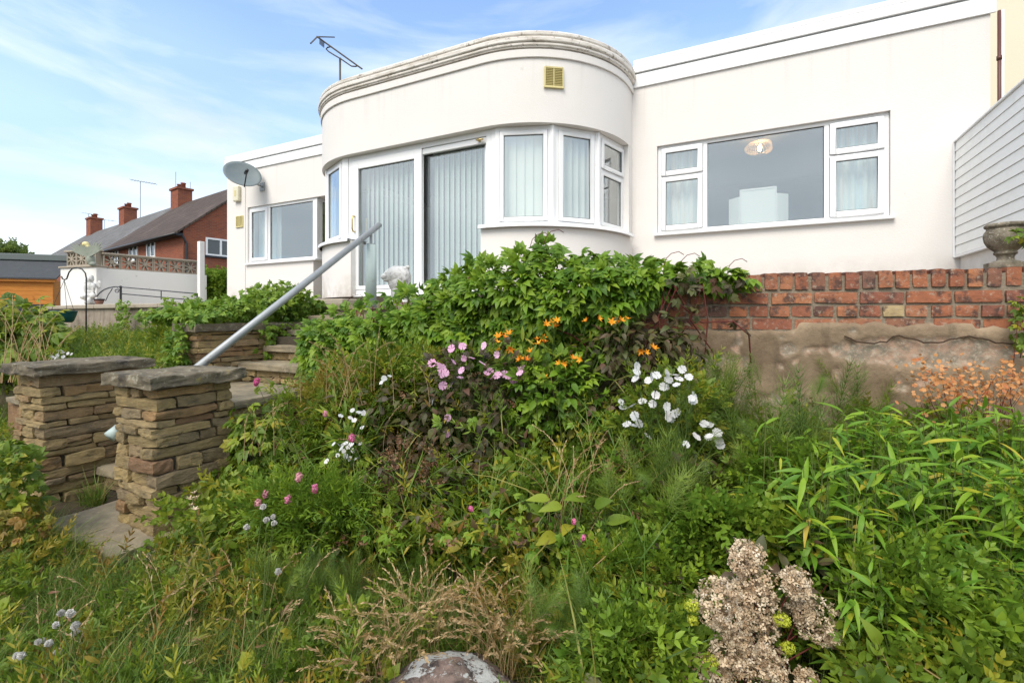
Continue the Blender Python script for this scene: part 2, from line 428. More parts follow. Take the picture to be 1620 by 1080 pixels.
m.color(m.mix(m.noise(6, 7, 0.7), (0.16, 0.13, 0.10), (0.27, 0.23, 0.18))).bump(m.noise(50, 6), 0.5, 0.01); PAVE = m.mat
m = Mt("lichen_boulder", rough=0.95, spec=0.1)
c = m.mix(m.ramp(m.noise(17, 7, 0.75), [(0.4, 0.0), (0.6, 1.0)]), (0.05, 0.042, 0.038), (0.22, 0.165, 0.135))
c = m.mix(m.ramp(m.noise(6, 6, 0.7), [(0.5, 0.0), (0.62, 0.9)]), c, (0.30, 0.21, 0.17))
a = m.math('ADD', m.attr("lichen"), m.math('MULTIPLY', m.math('SUBTRACT', m.noise(38, 5, 0.75), 0.5), 2.2))
c = m.mix(m.ramp(a, [(0.48, 0.0), (0.58, 1.0)]), c, (0.50, 0.50, 0.47))
m.color(c).bump(m.noise(55, 8, 0.75), 0.9, 0.015); BOULDER = m.mat
# timber and roofs
m = Mt("orange_timber", rough=0.6, spec=0.3)
n1 = m.noise(3.0, 6, 0.6, m.scaled((1.2, 1.2, 16)), 0.6)
c = m.mix(m.ramp(n1, [(0.35, 0.0), (0.7, 1.0)]), (0.62, 0.25, 0.045), (0.44, 0.15, 0.025))
c = m.mix(m.ramp(m.noise(4.2, 2, 0.4), [(0.70, 0.0), (0.76, 0.7)]), c, (0.20, 0.06, 0.015))
m.color(c); TIMBER = m.mat
m = Mt("slate_felt", rough=0.85, spec=0.2)
m.color(m.mix(m.noise(6, 6, 0.7), (0.045, 0.05, 0.055), (0.085, 0.09, 0.095))).bump(m.noise(80, 4), 0.4, 0.01); FELT = m.mat
TRIM = Mt("grey_roof_trim", (0.13, 0.15, 0.145), 0.6, 0.3).mat
DARKBASE = Mt("dark_painted_plinth", (0.035, 0.038, 0.045), 0.6, 0.3).mat
def roof_mat(name, c0, c1):
    m = Mt(name, rough=0.85, spec=0.2)
    w = m.n.new("ShaderNodeTexBrick"); w.inputs['Scale'].default_value = 1.0
    w.inputs['Brick Width'].default_value = 0.3; w.inputs['Row Height'].default_value = 0.26; w.inputs['Mortar Size'].default_value = 0.02
    w.inputs['Color1'].default_value = (*c0, 1); w.inputs['Color2'].default_value = (*c1, 1); w.inputs['Mortar'].default_value = tuple(x * 0.5 for x in c0) + (1,)
    m.l.new(m.vec(False), w.inputs['Vector'])
    c = m.mix(m.ramp(m.noise(0.8, 6, 0.7), [(0.5, 0.0), (0.75, 0.6)]), w.outputs['Color'], tuple(x * 1.7 for x in c1))
    m.color(c).bump(w.outputs['Fac'], 0.5, -0.03); return m.mat
ROOFB = roof_mat("brown_roof_tiles", (0.075, 0.055, 0.045), (0.10, 0.075, 0.06))
ROOFG = roof_mat("grey_roof_tiles", (0.13, 0.125, 0.12), (0.17, 0.165, 0.16))
m = Mt("house_brickwork", rough=0.9, spec=0.15)
w = m.n.new("ShaderNodeTexBrick"); w.inputs['Scale'].default_value = 1.0
w.inputs['Brick Width'].default_value = 0.235; w.inputs['Row Height'].default_value = 0.085; w.inputs['Mortar Size'].default_value = 0.008
w.inputs['Color1'].default_value = (0.31, 0.095, 0.05, 1); w.inputs['Color2'].default_value = (0.21, 0.065, 0.042, 1); w.inputs['Mortar'].default_value = (0.22, 0.15, 0.11, 1)
t = m.n.new("ShaderNodeTexCoord"); s = m.n.new("ShaderNodeSeparateXYZ"); m.l.new(t.outputs['Object'], s.inputs[0])
cx = m.n.new("ShaderNodeCombineXYZ"); m.l.new(m.math('ADD', s.outputs[0], s.outputs[1]), cx.inputs[0]); m.l.new(s.outputs[2], cx.inputs[1])
m.l.new(cx.outputs[0], w.inputs['Vector'])
m.color(m.mix(m.ramp(m.noise(0.9, 6, 0.7), [(0.4, 0.0), (0.8, 0.5)]), w.outputs['Color'], (0.33, 0.11, 0.06))).bump(w.outputs['Fac'], 0.4, -0.01); FARBRICK = m.mat
# interiors
m = Mt("interior_plaster", (0.33, 0.31, 0.27), 0.9, 0.1); INTER = m.mat
BLIND = Mt("grey_green_blind", (0.62, 0.68, 0.645), 0.8, 0.15).mat
BLINDE = Mt("lit_blind_edge", (0.82, 0.90, 0.86), 0.8, 0.15).mat  # paler than the slats: sunlight on their edges, painted in as colour
BLINDL = Mt("pale_green_blind", (0.92, 0.95, 0.90), 0.8, 0.15).mat
m = Mt("pale_curtain", (0.6, 0.66, 0.66), 0.9, 0.1)
m.color(m.ramp(m.noise(2.2, 2, 0.4, m.scaled((6, 6, 0.3))), [(0.35, (0.62, 0.80, 0.86)), (0.6, (0.88, 0.88, 0.84)), (0.7, (0.80, 0.70, 0.58))])); CURTAIN = m.mat
LIME = Mt("lime_curtain", (0.55, 0.66, 0.26), 0.9, 0.1).mat
RATTAN = Mt("rattan", (0.80, 0.62, 0.42), 0.6, 0.3).mat
MIRR = Mt("mirror_back_paint", (0.86, 0.89, 0.87), 0.5, 0.3).mat
m = Mt("lit_bulb", (1, 0.8, 0.5), 0.4); m.b.inputs['Emission Color'].default_value = (1.0, 0.72, 0.38, 1); m.b.inputs['Emission Strength'].default_value = 45.0; BULB = m.mat
POTM = Mt("terracotta_pot", (0.20, 0.10, 0.075), 0.8, 0.2).mat
TEAL = Mt("teal_plastic", (0.012, 0.085, 0.085), 0.4, 0.5).mat
m = Mt("white_sack", (0.62, 0.63, 0.64), 0.6, 0.3)
m.bump(m.noise(9, 5, 0.7), 0.8, 0.05); SACK = m.mat

# plants: colour varies from leaf to leaf by a tint attribute (joined foliage) or by object (single leaves)
def leaf_mat(name, stops, trans=0.35, rough=0.5, spec=0.35):
    m = Mt(name, rough=rough, spec=spec)
    f = m.math('FRACT', m.math('ADD', m.attr("tint"), m.rnd()))
    c = m.ramp(f, stops)
    c = m.mix(m.ramp(m.noise(35, 3, 0.6), [(0.3, 0.0), (0.7, 1.0)]), m.mix(0.8, c, c, 'MULTIPLY') if False else m.mix(0.16, c, (0.03, 0.04, 0.01)), c)
    m.color(c)
    tr = m.n.new("ShaderNodeBsdfTranslucent"); m.l.new(m.mix(0.4, c, (0.30, 0.42, 0.04)), tr.inputs['Color'])
    ms = m.n.new("ShaderNodeMixShader"); ms.inputs[0].default_value = trans
    m.l.new(m.b.outputs[0], ms.inputs[1]); m.l.new(tr.outputs[0], ms.inputs[2])
    m.l.new(ms.outputs[0], m.n["Material Output"].inputs['Surface'])
    return m.mat
def petal_mat(name, stops, trans=0.25):
    m = Mt(name, rough=0.6, spec=0.2)
    c = m.ramp(m.math('FRACT', m.math('ADD', m.attr("tint"), m.rnd())), stops)
    m.color(c)
    tr = m.n.new("ShaderNodeBsdfTranslucent"); m.l.new(c, tr.inputs['Color'])
    ms = m.n.new("ShaderNodeMixShader"); ms.inputs[0].default_value = trans
    m.l.new(m.b.outputs[0], ms.inputs[1]); m.l.new(tr.outputs[0], ms.inputs[2])
    m.l.new(ms.outputs[0], m.n["Material Output"].inputs['Surface'])
    return m.mat
L_CREEP = leaf_mat("creeper_leaf", [(0.0, (0.062, 0.148, 0.013)), (0.3, (0.116, 0.229, 0.018)), (0.6, (0.177, 0.310, 0.023)), (0.85, (0.276, 0.399, 0.031)), (1.0, (0.089, 0.177, 0.015))])
L_IVY = leaf_mat("yellow_green_leaf", [(0.0, (0.095, 0.200, 0.019)), (0.5, (0.189, 0.312, 0.031)), (1.0, (0.270, 0.375, 0.037))])
L_DARK = leaf_mat("dark_purple_green_leaf", [(0.0, (0.054, 0.042, 0.025)), (0.3, (0.085, 0.059, 0.030)), (0.5, (0.062, 0.079, 0.022)), (0.75, (0.109, 0.111, 0.030)), (0.9, (0.116, 0.053, 0.035)), (1.0, (0.070, 0.065, 0.025))], 0.2)
L_MID = leaf_mat("mid_green_leaf", [(0.0, (0.075, 0.133, 0.013)), (0.4, (0.139, 0.222, 0.019)), (0.8, (0.253, 0.321, 0.027)), (0.95, (0.406, 0.338, 0.032)), (1.0, (0.100, 0.160, 0.016))])
L_HYP = leaf_mat("shrub_green_leaf", [(0.0, (0.080, 0.156, 0.017)), (0.5, (0.163, 0.275, 0.025)), (0.85, (0.269, 0.385, 0.029)), (1.0, (0.107, 0.183, 0.020))])
L_BAMB = leaf_mat("bamboo_leaf", [(0.0, (0.087, 0.216, 0.018)), (0.45, (0.158, 0.310, 0.025)), (0.86, (0.263, 0.419, 0.028)), (0.965, (0.455, 0.464, 0.033)), (1.0, (0.595, 0.434, 0.067))])
L_BAMBY = leaf_mat("yellow_bamboo_leaf", [(0.0, (0.262, 0.341, 0.020)), (0.5, (0.356, 0.396, 0.025)), (0.8, (0.428, 0.341, 0.040)), (1.0, (0.499, 0.297, 0.100))])
L_GRASS = leaf_mat("grass_blade", [(0.0, (0.059, 0.129, 0.018)), (0.4, (0.112, 0.208, 0.025)), (0.75, (0.179, 0.272, 0.035)), (0.92, (0.299, 0.259, 0.065)), (1.0, (0.448, 0.311, 0.142))], 0.3)
L_HORSE = leaf_mat("horsetail_needle", [(0.0, (0.083, 0.146, 0.022)), (0.5, (0.141, 0.216, 0.029)), (1.0, (0.212, 0.277, 0.034))], 0.2)
L_STRAW = leaf_mat("dry_straw", [(0.0, (0.454, 0.300, 0.150)), (0.5, (0.583, 0.410, 0.220)), (0.8, (0.389, 0.240, 0.100)), (1.0, (0.324, 0.260, 0.080))], 0.2)
L_YELL = leaf_mat("yellowing_leaf", [(0.0, (0.190, 0.220, 0.022)), (0.5, (0.356, 0.264, 0.033)), (0.8, (0.285, 0.132, 0.033)), (1.0, (0.166, 0.209, 0.022))])
L_BROWN = leaf_mat("withered_brown", [(0.0, (0.108, 0.050, 0.030)), (0.5, (0.194, 0.090, 0.050)), (1.0, (0.281, 0.150, 0.080))], 0.15)
L_PALE = leaf_mat("pale_tree_leaf", [(0.0, (0.108, 0.170, 0.050)), (1.0, (0.194, 0.260, 0.070))])
P_WHITE = petal_mat("white_petal", [(0.0, (0.56, 0.57, 0.56)), (0.6, (0.68, 0.68, 0.67)), (1.0, (0.74, 0.70, 0.70))])
P_PINK = petal_mat("pink_petal", [(0.0, (0.72, 0.36, 0.56)), (1.0, (0.82, 0.52, 0.70))])
P_ROSE = petal_mat("rose_pink_petal", [(0.0, (0.62, 0.10, 0.28)), (0.7, (0.74, 0.22, 0.40)), (1.0, (0.66, 0.34, 0.36))])
P_ORANGE = petal_mat("orange_petal", [(0.0, (0.86, 0.30, 0.02)), (0.6, (0.90, 0.42, 0.03)), (1.0, (0.80, 0.18, 0.02))])
P_APRI = petal_mat("apricot_seed", [(0.0, (0.55, 0.24, 0.08)), (0.6, (0.66, 0.34, 0.14)), (1.0, (0.45, 0.15, 0.06))])
P_DRY = petal_mat("dried_floret", [(0.0, (0.62, 0.47, 0.30)), (0.5, (0.76, 0.64, 0.47)), (0.85, (0.46, 0.31, 0.18)), (1.0, (0.82, 0.72, 0.57))])
P_LIME = petal_mat("lime_floret", [(0.0, (0.34, 0.40, 0.03)), (1.0, (0.50, 0.52, 0.06))])
P_LPINK = petal_mat("lime_pink_floret", [(0.0, (0.46, 0.46, 0.10)), (0.5, (0.66, 0.44, 0.30)), (1.0, (0.74, 0.34, 0.44))])
P_FLUFF = petal_mat("seed_fluff", [(0.0, (0.52, 0.50, 0.46)), (1.0, (0.66, 0.64, 0.60))])
m = Mt("green_stem", (0.07, 0.11, 0.03), 0.7, 0.2); m.color(m.mix(m.rnd(), (0.06, 0.12, 0.025), (0.12, 0.13, 0.04))); STEM = m.mat
m = Mt("woody_stem", (0.07, 0.045, 0.03), 0.8, 0.15); WOOD = m.mat
m = Mt("red_stem", (0.12, 0.03, 0.025), 0.7, 0.2); REDST = m.mat

# ================================================================ GROUND
def sstep(a, b, x):
    t = min(1.0, max(0.0, (x - a) / (b - a))); return t * t * (3 - 2 * t)
def km(x, y):
    dx, dy = x - OG.x, y - OG.y
    return dx * E1.x + dy * E1.y, dx * E2.x + dy * E2.y
WALLPTS = [(4.5, 2.17), (1.0, 3.07), (0.2, 3.27), (-0.55, 3.75), (-1.36, 4.87)]   # face of the retaining wall, right to left
def walldist(x, y):                    # distance in front of the retaining wall
    best = 9
    for (x0, y0), (x1, y1) in zip(WALLPTS, WALLPTS[1:]):
        dx, dy = x1 - x0, y1 - y0
        t = min(1, max(0, ((x - x0) * dx + (y - y0) * dy) / (dx * dx + dy * dy)))
        d = math.hypot(x - x0 - t * dx, y - y0 - t * dy)
        if d < best: best = d
    return best
def gz(x, y):
    k, mm = km(x, y)
    low = -1.33 - 0.05 * sstep(2.6, 1.6, y) + 0.03 * noise.noise(Vector((x * 1.3, y * 1.3, 0)))
    if k > 0.9:                        # bank rising to the brick wall
        low += 0.42 * sstep(1.0, 0.1, walldist(x, y)) * sstep(0.9, 1.5, k)
    bed = -0.66 + 0.09 * max(0, min(mm, 3.0)) + 0.05 * noise.noise(Vector((x * .9, y * .9, 3)))
    m0 = 0.36 + 0.56 * sstep(-0.44, -0.56, k)
    z = low + (bed - low) * sstep(m0, m0 + 0.1, mm) * sstep(0.02, -0.06, k)
    if 0 <= k <= 1.15 and mm > 0.3: z = -1.45
    if y > 15: z = z + (-0.2 - z) * sstep(15, 25, y)
    return z
xs = [-600, -300, -150, -80, -40, -25] + list(np.arange(-16, -7, 0.75)) + list(np.arange(-7, 4.6, 0.11)) + [5, 6, 8, 12, 25, 60, 150, 400, 700]
ys = [-300, -100, -40, -15, -6, -2, 0, .6] + list(np.arange(1.0, 7.5, 0.11)) + list(np.arange(7.5, 16, .6)) + [18, 22, 30, 50, 100, 250, 700, 1500]
mb = MB()
mb.v = [(x, y, gz(x, y)) for y in ys for x in xs]
nx = len(xs)
mb.f = [(j * nx + i, j * nx + i + 1, (j + 1) * nx + i + 1, (j + 1) * nx + i) for j in range(len(ys) - 1) for i in range(nx - 1)]
mb.m = [0] * len(mb.f)
obj("ground", mb, SOIL, smooth=True, weld=False, kind='structure')

TF = 0.155
# terrace: raised ground behind the retaining walls
pin = [(4.5, 2.17 + .22), (1.05, 3.07 + .22), (0.28, 3.27 + .2), (-0.43, 3.85), (-1.25, 4.95)]
tl = G(1.05, 2.5, 0)
poly = pin + [(tl.x, tl.y)] + [tuple(G(k, mm, 0))[:2] for k, mm in ((-0.02, 2.5), (-0.02, 3.02), (-7.8, 3.02), (-9.5, 6.5), (-3, 14), (14, 14), (14, 1.0))]
mb = MB().prism(poly, -1.6, TF)
obj("terrace", mb, PAVE, kind='structure')

def on_n(u, n):
    t = (u - U0) / F; b = P0 + NN * n
    return (t * b.y - b.x) / (E1.x - t * E1.y)
# ================================================================ THE WHITE BUNGALOW
house = thing("bungalow", "white rendered flat-roofed bungalow with a curved bay and white windows", "house", H(-3, 0, TZ))
def wall_panel(mb, s0, s1, z0, z1, n0, n1, holes=(), P=P0, A=E1, B=NN):
    S = sorted({s0, s1, *[h[0] for h in holes], *[h[1] for h in holes]}); Z = sorted({z0, z1, *[h[2] for h in holes], *[h[3] for h in holes]})
    solid = lambda i, j: 0 <= i < len(S) - 1 and 0 <= j < len(Z) - 1 and not any(h[0] - 1e-6 <= S[i] and S[i + 1] <= h[1] + 1e-6 and h[2] - 1e-6 <= Z[j] and Z[j + 1] <= h[3] + 1e-6 for h in holes)
    pt = lambda s, n, z: P + A * s + B * n + Vector((0, 0, z))
    for i in range(len(S) - 1):
        for j in range(len(Z) - 1):
            if not solid(i, j): continue
            a, b, c, d = S[i], S[i + 1], Z[j], Z[j + 1]
            mb.quad(pt(a, n1, c), pt(b, n1, c), pt(b, n1, d), pt(a, n1, d)); mb.quad(pt(a, n0, c), pt(a, n0, d), pt(b, n0, d), pt(b, n0, c))
            if not solid(i - 1, j): mb.quad(pt(a, n0, c), pt(a, n1, c), pt(a, n1, d), pt(a, n0, d))
            if not solid(i + 1, j): mb.quad(pt(b, n0, c), pt(b, n0, d), pt(b, n1, d), pt(b, n1, c))
            if not solid(i, j - 1): mb.quad(pt(a, n0, c), pt(b, n0, c), pt(b, n1, c), pt(a, n1, c))
            if not solid(i, j + 1): mb.quad(pt(a, n0, d), pt(a, n1, d), pt(b, n1, d), pt(b, n0, d))
ZB = TZ + 0.02
# right-hand wall with the wide window
mb = MB(); wall_panel(mb, -0.33, 3.336, ZB, 3.40, -0.24, 0.0, [(0.0, 2.51, 1.125, 2.295)])
obj("wall", mb, RENDER, house)
# left wing: wall over the corner window, wall under it, pilaster, return into the recess
mb = MB(); wall_panel(mb, -9.09, -5.0, ZB, 3.40, -0.24, 0.0, [(-8.43, -6.47, 1.15, 2.335), (-6.47, -5.0, ZB, 2.335)])
obj("wall", mb, RENDER, house)
mb = MB(); mb.hb(-9.093, -8.49, 0.0, 0.014, ZB, 3.12); obj("pilaster", mb, RENDER, house)
mb = MB(); mb.hb(-6.71, -6.47, -1.6, -0.24, TF - .04, 1.15); obj("recess_wall", mb, RENDER, house)
mb = MB(); mb.hb(-6.47, -5.0, -1.8, -1.6, TF - .04, 2.335); obj("recess_wall", mb, RENDER, house)
mb = MB(); mb.hb(-6.47, -5.0, -1.6, -0.24, 2.34, 2.4); obj("soffit", mb, RENDER, house)
# gable ends and back
mb = MB(); mb.hb(-9.09, -8.85, -8.0, -0.24, TF - .04, 3.40); obj("end_wall", mb, RENDER, house)
mb = MB(); mb.hb(3.1, 3.336, -8.0, -0.24, TF - .04, 3.40); obj("end_wall", mb, RENDER, house)
mb = MB(); mb.hb(-8.85, 3.1, -8.0, -7.8, TF - .04, 3.40); obj("back_wall", mb, RENDER, house)
# the curved bay
CR, CL, RAD, NC = -1.78, -3.9, 1.45, 0.15
def bay_path(a0=0, a1=180, rad=RAD, step=5.0, tail=True):
    pts, nr = [], []
    def arc(cs, t0, t1):
        k = max(2, int(abs(t1 - t0) / step) + 1)
        for i in range(k + 1):
            t = R(t0 + (t1 - t0) * i / k)
            pts.append(H(cs + rad * math.cos(t), NC + rad * math.sin(t), 0)); nr.append(E1 * math.cos(t) + NN * math.sin(t))
    if a0 <= 0 and tail: pts.append(H(CR + rad, -0.2, 0)); nr.append(E1.copy())
    if a0 < 90: arc(CR, a0, min(90, a1))
    if a1 > 90: arc(CL, max(90, a0), a1)
    if a1 >= 180 and tail: pts.append(H(CL - rad, -0.2, 0)); nr.append(-E1)
    return pts, nr
p, q = bay_path(); mb = MB().sweep(p, q, -0.13, 0.0, 2.30, 3.34)
o = obj("bay_wall", mb, RENDER, house, weld=True); smooth_by_angle(o, 30)
p, q = bay_path(0, 90); p.append(H(-1.715, NC + RAD, 0) - E1 * 0.0); q.append(NN.copy())
p[-1] = H(-1.79, NC + RAD, 0)
mb = MB().sweep(p, q, -0.13, 0.0, ZB, 1.09); o = obj("bay_wall", mb, RENDER, house); smooth_by_angle(o, 30)
p, q = bay_path(90, 180); p.insert(0, H(-3.895, NC + RAD, 0)); q.insert(0, NN.copy())
mb = MB().sweep(p, q, -0.13, 0.0, ZB, 1.09); o = obj("bay_wall", mb, RENDER, house); smooth_by_angle(o, 30)
for sg, cs in ((1, CR), (-1, CL)):
    pts = [H(cs + sg * RAD, -0.2, 0), H(cs + sg * RAD, NC, 0), bay_pt(2.5 if sg > 0 else 177.5, RAD)] if False else [H(cs + sg * RAD, -0.2, 0), H(cs + sg * RAD, NC + .05, 0)]
    mb = MB().sweep(pts, [E1 * sg, E1 * sg], -0.10, 0.0, 1.093, 2.298); obj("bay_jamb", mb, RENDER, house)
# bay mouldings (each butts on the next with its own projection)
p, q = bay_path()
mb = MB().sweep(p, q, 0.002, 0.022, 3.055, 3.150); o = obj("fascia", mb, RENDER, house, bevel=.006); smooth_by_angle(o, 30)
mb = MB().sweep(p, q, 0.002, 0.030, 3.170, 3.180, 0); o = obj("drip_edge", mb, CORNICE, house); smooth_by_angle(o, 30)
mb = MB()
mb.sweep(p, q, -0.12, 0.044, 3.180, 3.222); mb.sweep(p, q, -0.12, 0.058, 3.222, 3.285)
o = obj("cornice", mb, CORNICE, house, bevel=.014); smooth_by_angle(o, 30)
mb = MB().sweep(p, q, -0.14, 0.045, 3.293, 3.36); o = obj("coping", mb, CORNICE, house, bevel=.02); smooth_by_angle(o, 30)
# straight mouldings of the wings
for s0, s1, z in ((-0.31, 3.375, 0.0), (-9.16, -5.3, 0.0)):
    mb = MB().hb(s0, s1, 0.003, 0.026, 3.125 + z, 3.300 + z); obj("fascia", mb, UPVC, house, bevel=.003)
    mb = MB().hb(s0, s1, 0.003, 0.016, 3.300 + z, 3.318 + z); obj("fascia_joint", mb, GALV, house)
    mb = MB().hb(s0, s1 + .012, -0.10, 0.042, 3.318 + z, 3.428 + z); obj("fascia", mb, UPVC, house, bevel=.008)
    mb = MB().hb(s0, s1 + .02, -0.24, 0.030, 3.434 + z, 3.500 + z); obj("coping", mb, UPVC, house, bevel=.012)
for sj in (0.31, 2.28, 2.98): # joint covers on the gutter line
    mb = MB().hb(sj, sj + .012, 0.0425, 0.045, 3.32, 3.426); obj("joint_cover", mb, UPVC, house)
mb = MB().hb(-9.0, 3.25, -7.9, -0.26, 3.36, 3.40)
obj("roof", mb, FELT, house)
pp, qq = bay_path(0, 180, 1.30); mb = MB().prism([(v.x, v.y) for v in pp], 3.30, 3.325); obj("bay_roof", mb, FELT, house)
# floor, ceiling and partitions of the rooms behind the glass
mb = MB().hb(-8.85, 3.1, -7.8, -0.24, TZ - .08, TZ + .02); pp, qq = bay_path(0, 180, 1.31)
obj("floor", mb, INTER, house)
mb = MB().prism([(v.x, v.y) for v in pp], TZ - .08, TZ + .018); obj("floor", mb, INTER, house)
mb = MB().hb(-8.85, 3.1, -7.8, -0.25, 2.72, 2.78); obj("ceiling", mb, INTER, house)
mb = MB().prism([(v.x, v.y) for v in pp], 2.722, 2.77); obj("ceiling", mb, INTER, house)
mb = MB().hb(-0.42, -0.34, -4.2, -0.25, TZ + .03, 2.71); obj("partition", mb, INTER, house)
mb = MB().hb(-5.3, -5.22, -4.2, -0.25, TZ + .03, 2.71); obj("partition", mb, INTER, house)
mb = MB().hb(-8.84, 3.09, -4.3, -4.22, TZ + .03, 2.71); obj("partition", mb, INTER, house)

mb = MB().hb(-9.07, -6.72, -.22, -.03, TF - .1, ZB); mb.hb(-.34, 3.31, -.22, -.03, TF - .1, ZB); obj("plinth", mb, JOINT, house)
p, q = bay_path(); mb = MB().sweep(p, q, -0.13, -0.035, TF - .1, ZB); obj("plinth", mb, JOINT, house)
# windows -------------------------------------------------------------
def pl(mb, o, a, nrm, t0, t1, n0, n1, z0, z1, mi=0): return mb.frame(o, a, nrm, t0, t1, n0, n1, z0, z1, mi)
def rect_frame(mb, o, a, nrm, t0, t1, z0, z1, w, n0, n1, mi=0, wb=None):
    wb = wb or w
    pl(mb, o, a, nrm, t0, t0 + w, n0, n1, z0, z1, mi); pl(mb, o, a, nrm, t1 - w, t1, n0, n1, z0, z1, mi)
    pl(mb, o, a, nrm, t0 + w, t1 - w, n0, n1, z0, z0 + wb, mi); pl(mb, o, a, nrm, t0 + w, t1 - w, n0, n1, z1 - w, z1, mi)
def pane(parent, o, a, nrm, t0, t1, z0, z1, n, mat=None):
    mb = MB(); pl(mb, o, a, nrm, t0 - .004, t1 + .004, n - .006, n, z0 - .004, z1 + .004)
    x = obj("pane", mb, mat or GLASS, parent)
    mb = MB(); rect_frame(mb, o, a, nrm, t0, t1, z0, z1, .007, n + .0005, n + .007)
    obj("seal", mb, SEAL, parent)
    return x
def sash(parent, o, a, nrm, t0, t1, z0, z1, w=.058, n0=-.085, n1=-.022, gl=None):
    mb = MB(); rect_frame(mb, o, a, nrm, t0, t1, z0, z1, w, n0, n1)
    s_ = obj("sash", mb, UPVC, parent, bevel=.007)
    pane(parent, o, a, nrm, t0 + w, t1 - w, z0 + w, z1 - w, n1 - .02, gl)

# wide window in the right-hand wall
mb = MB(); W0 = P0
rect_frame(mb, W0, E1, NN, 0.003, 2.507, 1.128, 2.292, .042, -.11, -.045)
pl(mb, W0, E1, NN, .570, .622, -.11, -.046, 1.17, 2.25); pl(mb, W0, E1, NN, 1.893, 1.945, -.11, -.046, 1.17, 2.25)
pl(mb, W0, E1, NN, .045, .570, -.108, -.047, 1.868, 1.893); pl(mb, W0, E1, NN, 1.945, 2.465, -.108, -.047, 1.868, 1.893)
win = obj("window", mb, UPVC, house, bevel=.004)
pane(win, W0, E1, NN, .622, 1.893, 1.17, 2.25, -.07)
for a0, a1 in ((.050, .566), (1.949, 2.461)):
    sash(win, W0, E1, NN, a0, a1, 1.896, 2.250); sash(win, W0, E1, NN, a0, a1, 1.172, 1.866)
mb = MB().hb(-.035, 2.545, -.11, .055, 1.090, 1.122); obj("sill", mb, UPVC, win, bevel=.006)
# corner window of the left wing
WL0 = H(-8.43, 0, 0)
mb = MB(); rect_frame(mb, WL0, E1, NN, .003, 1.957, 1.153, 2.332, .05, -.10, -.035)
pl(mb, WL0, E1, NN, .60, .66, -.10, -.036, 1.2, 2.28)
win2 = obj("window", mb, UPVC, house, bevel=.004)
sash(win2, WL0, E1, NN, .055, .598, 1.205, 2.28, .06, -.08, -.012); pane(win2, WL0, E1, NN, .66, 1.907, 1.205, 2.28, -.06)
mb = MB().hb(-6.475, -6.405, -.10, -.03, 1.153, 2.332); obj("corner_post", mb, UPVC, win2, bevel=.005)
RO = H(-6.40, -.10, 0)
mb = MB(); rect_frame(mb, RO, -NN, E1, .003, 1.40, 1.153, 2.332, .06, -.07, -.005)
win3 = obj("window", mb, UPVC, house, bevel=.004)
pane(win3, RO, -NN, E1, .063, 1.34, 1.213, 2.272, -.03)
mb = MB().hb(-8.47, -6.36, -.10, .05, 1.115, 1.147); mb.hb(-6.46, -6.36, -1.5, -.10, 1.115, 1.147)
obj("sill", mb, UPVC, win2, bevel=.005)
# bay window facets
def bay_pt(t, rad):
    cs = CR if t <= 90 else CL
    return H(cs + rad * math.cos(R(t)), NC + rad * math.sin(R(t)), 0)
BR = 1.385
def facet(t0, t1, split=None):
    a, b = bay_pt(t0, BR), bay_pt(t1, BR)     # left to right as seen from outside
    d = (b - a); L = d.length; d.normalize(); nr = Vector((d.y, -d.x, 0))
    mb = MB(); rect_frame(mb, a, d, nr, .004, L - .004, 1.108, 2.297, .05, -.075, -.005)
    w = obj("window", mb, UPVC, house, bevel=.004)
    if split is None: sash(w, a, d, nr, .058, L - .058, 1.162, 2.243, .05, -.055, .012)
    else:
        sash(w, a, d, nr, .058, L - .03, split + .015, 2.243, .05, -.055, .012)
        mb = MB(); pl(mb, a, d, nr, .054, L - .054, -.07, -.008, split - .012, split + .013); obj("transom", mb, UPVC, w)
        sash(w, a, d, nr, .058, L - .03, 1.162, split - .014, .05, -.055, .0)
    return a, d, nr, L
FAC = [facet(84, 55), facet(54, 29), facet(28, 1, 1.86), facet(129, 100), facet(156, 130)]
for t, wd in ((55, .07), (28.7, .07), (130, .07)):
    c_ = bay_pt(t, BR - .02); mb = MB(); nr = (bay_pt(t, 2) - bay_pt(t, 1)).normalized(); tg = Vector((-nr.y, nr.x, 0))
    mb.frame(c_, tg, nr, -wd / 2, wd / 2, -.06, .022, 1.10, 2.298); mb.tube([c_ + nr * .02 + UP * 1.105, c_ + nr * .02 + UP * 2.297], .022, 8)
    obj("corner_post", mb, UPVC, house, bevel=.004)
# sills following the curve
p, q = bay_path(0, 90, tail=False); p.append(H(-1.80, NC + RAD, 0)); q.append(NN.copy())
mb = MB().sweep(p, q, -.125, .062, 1.092, 1.112); mb.sweep(p, q, .04, .062, 1.07, 1.092); o = obj("sill", mb, UPVC, house, bevel=.004); smooth_by_angle(o, 30)
p, q = bay_path(90, 180, tail=False); p.insert(0, H(-3.93, NC + RAD, 0)); q.insert(0, NN.copy())
mb = MB().sweep(p, q, -.125, .062, 1.092, 1.112); mb.sweep(p, q, .04, .062, 1.07, 1.092); o = obj("sill", mb, UPVC, house, bevel=.004); smooth_by_angle(o, 30)
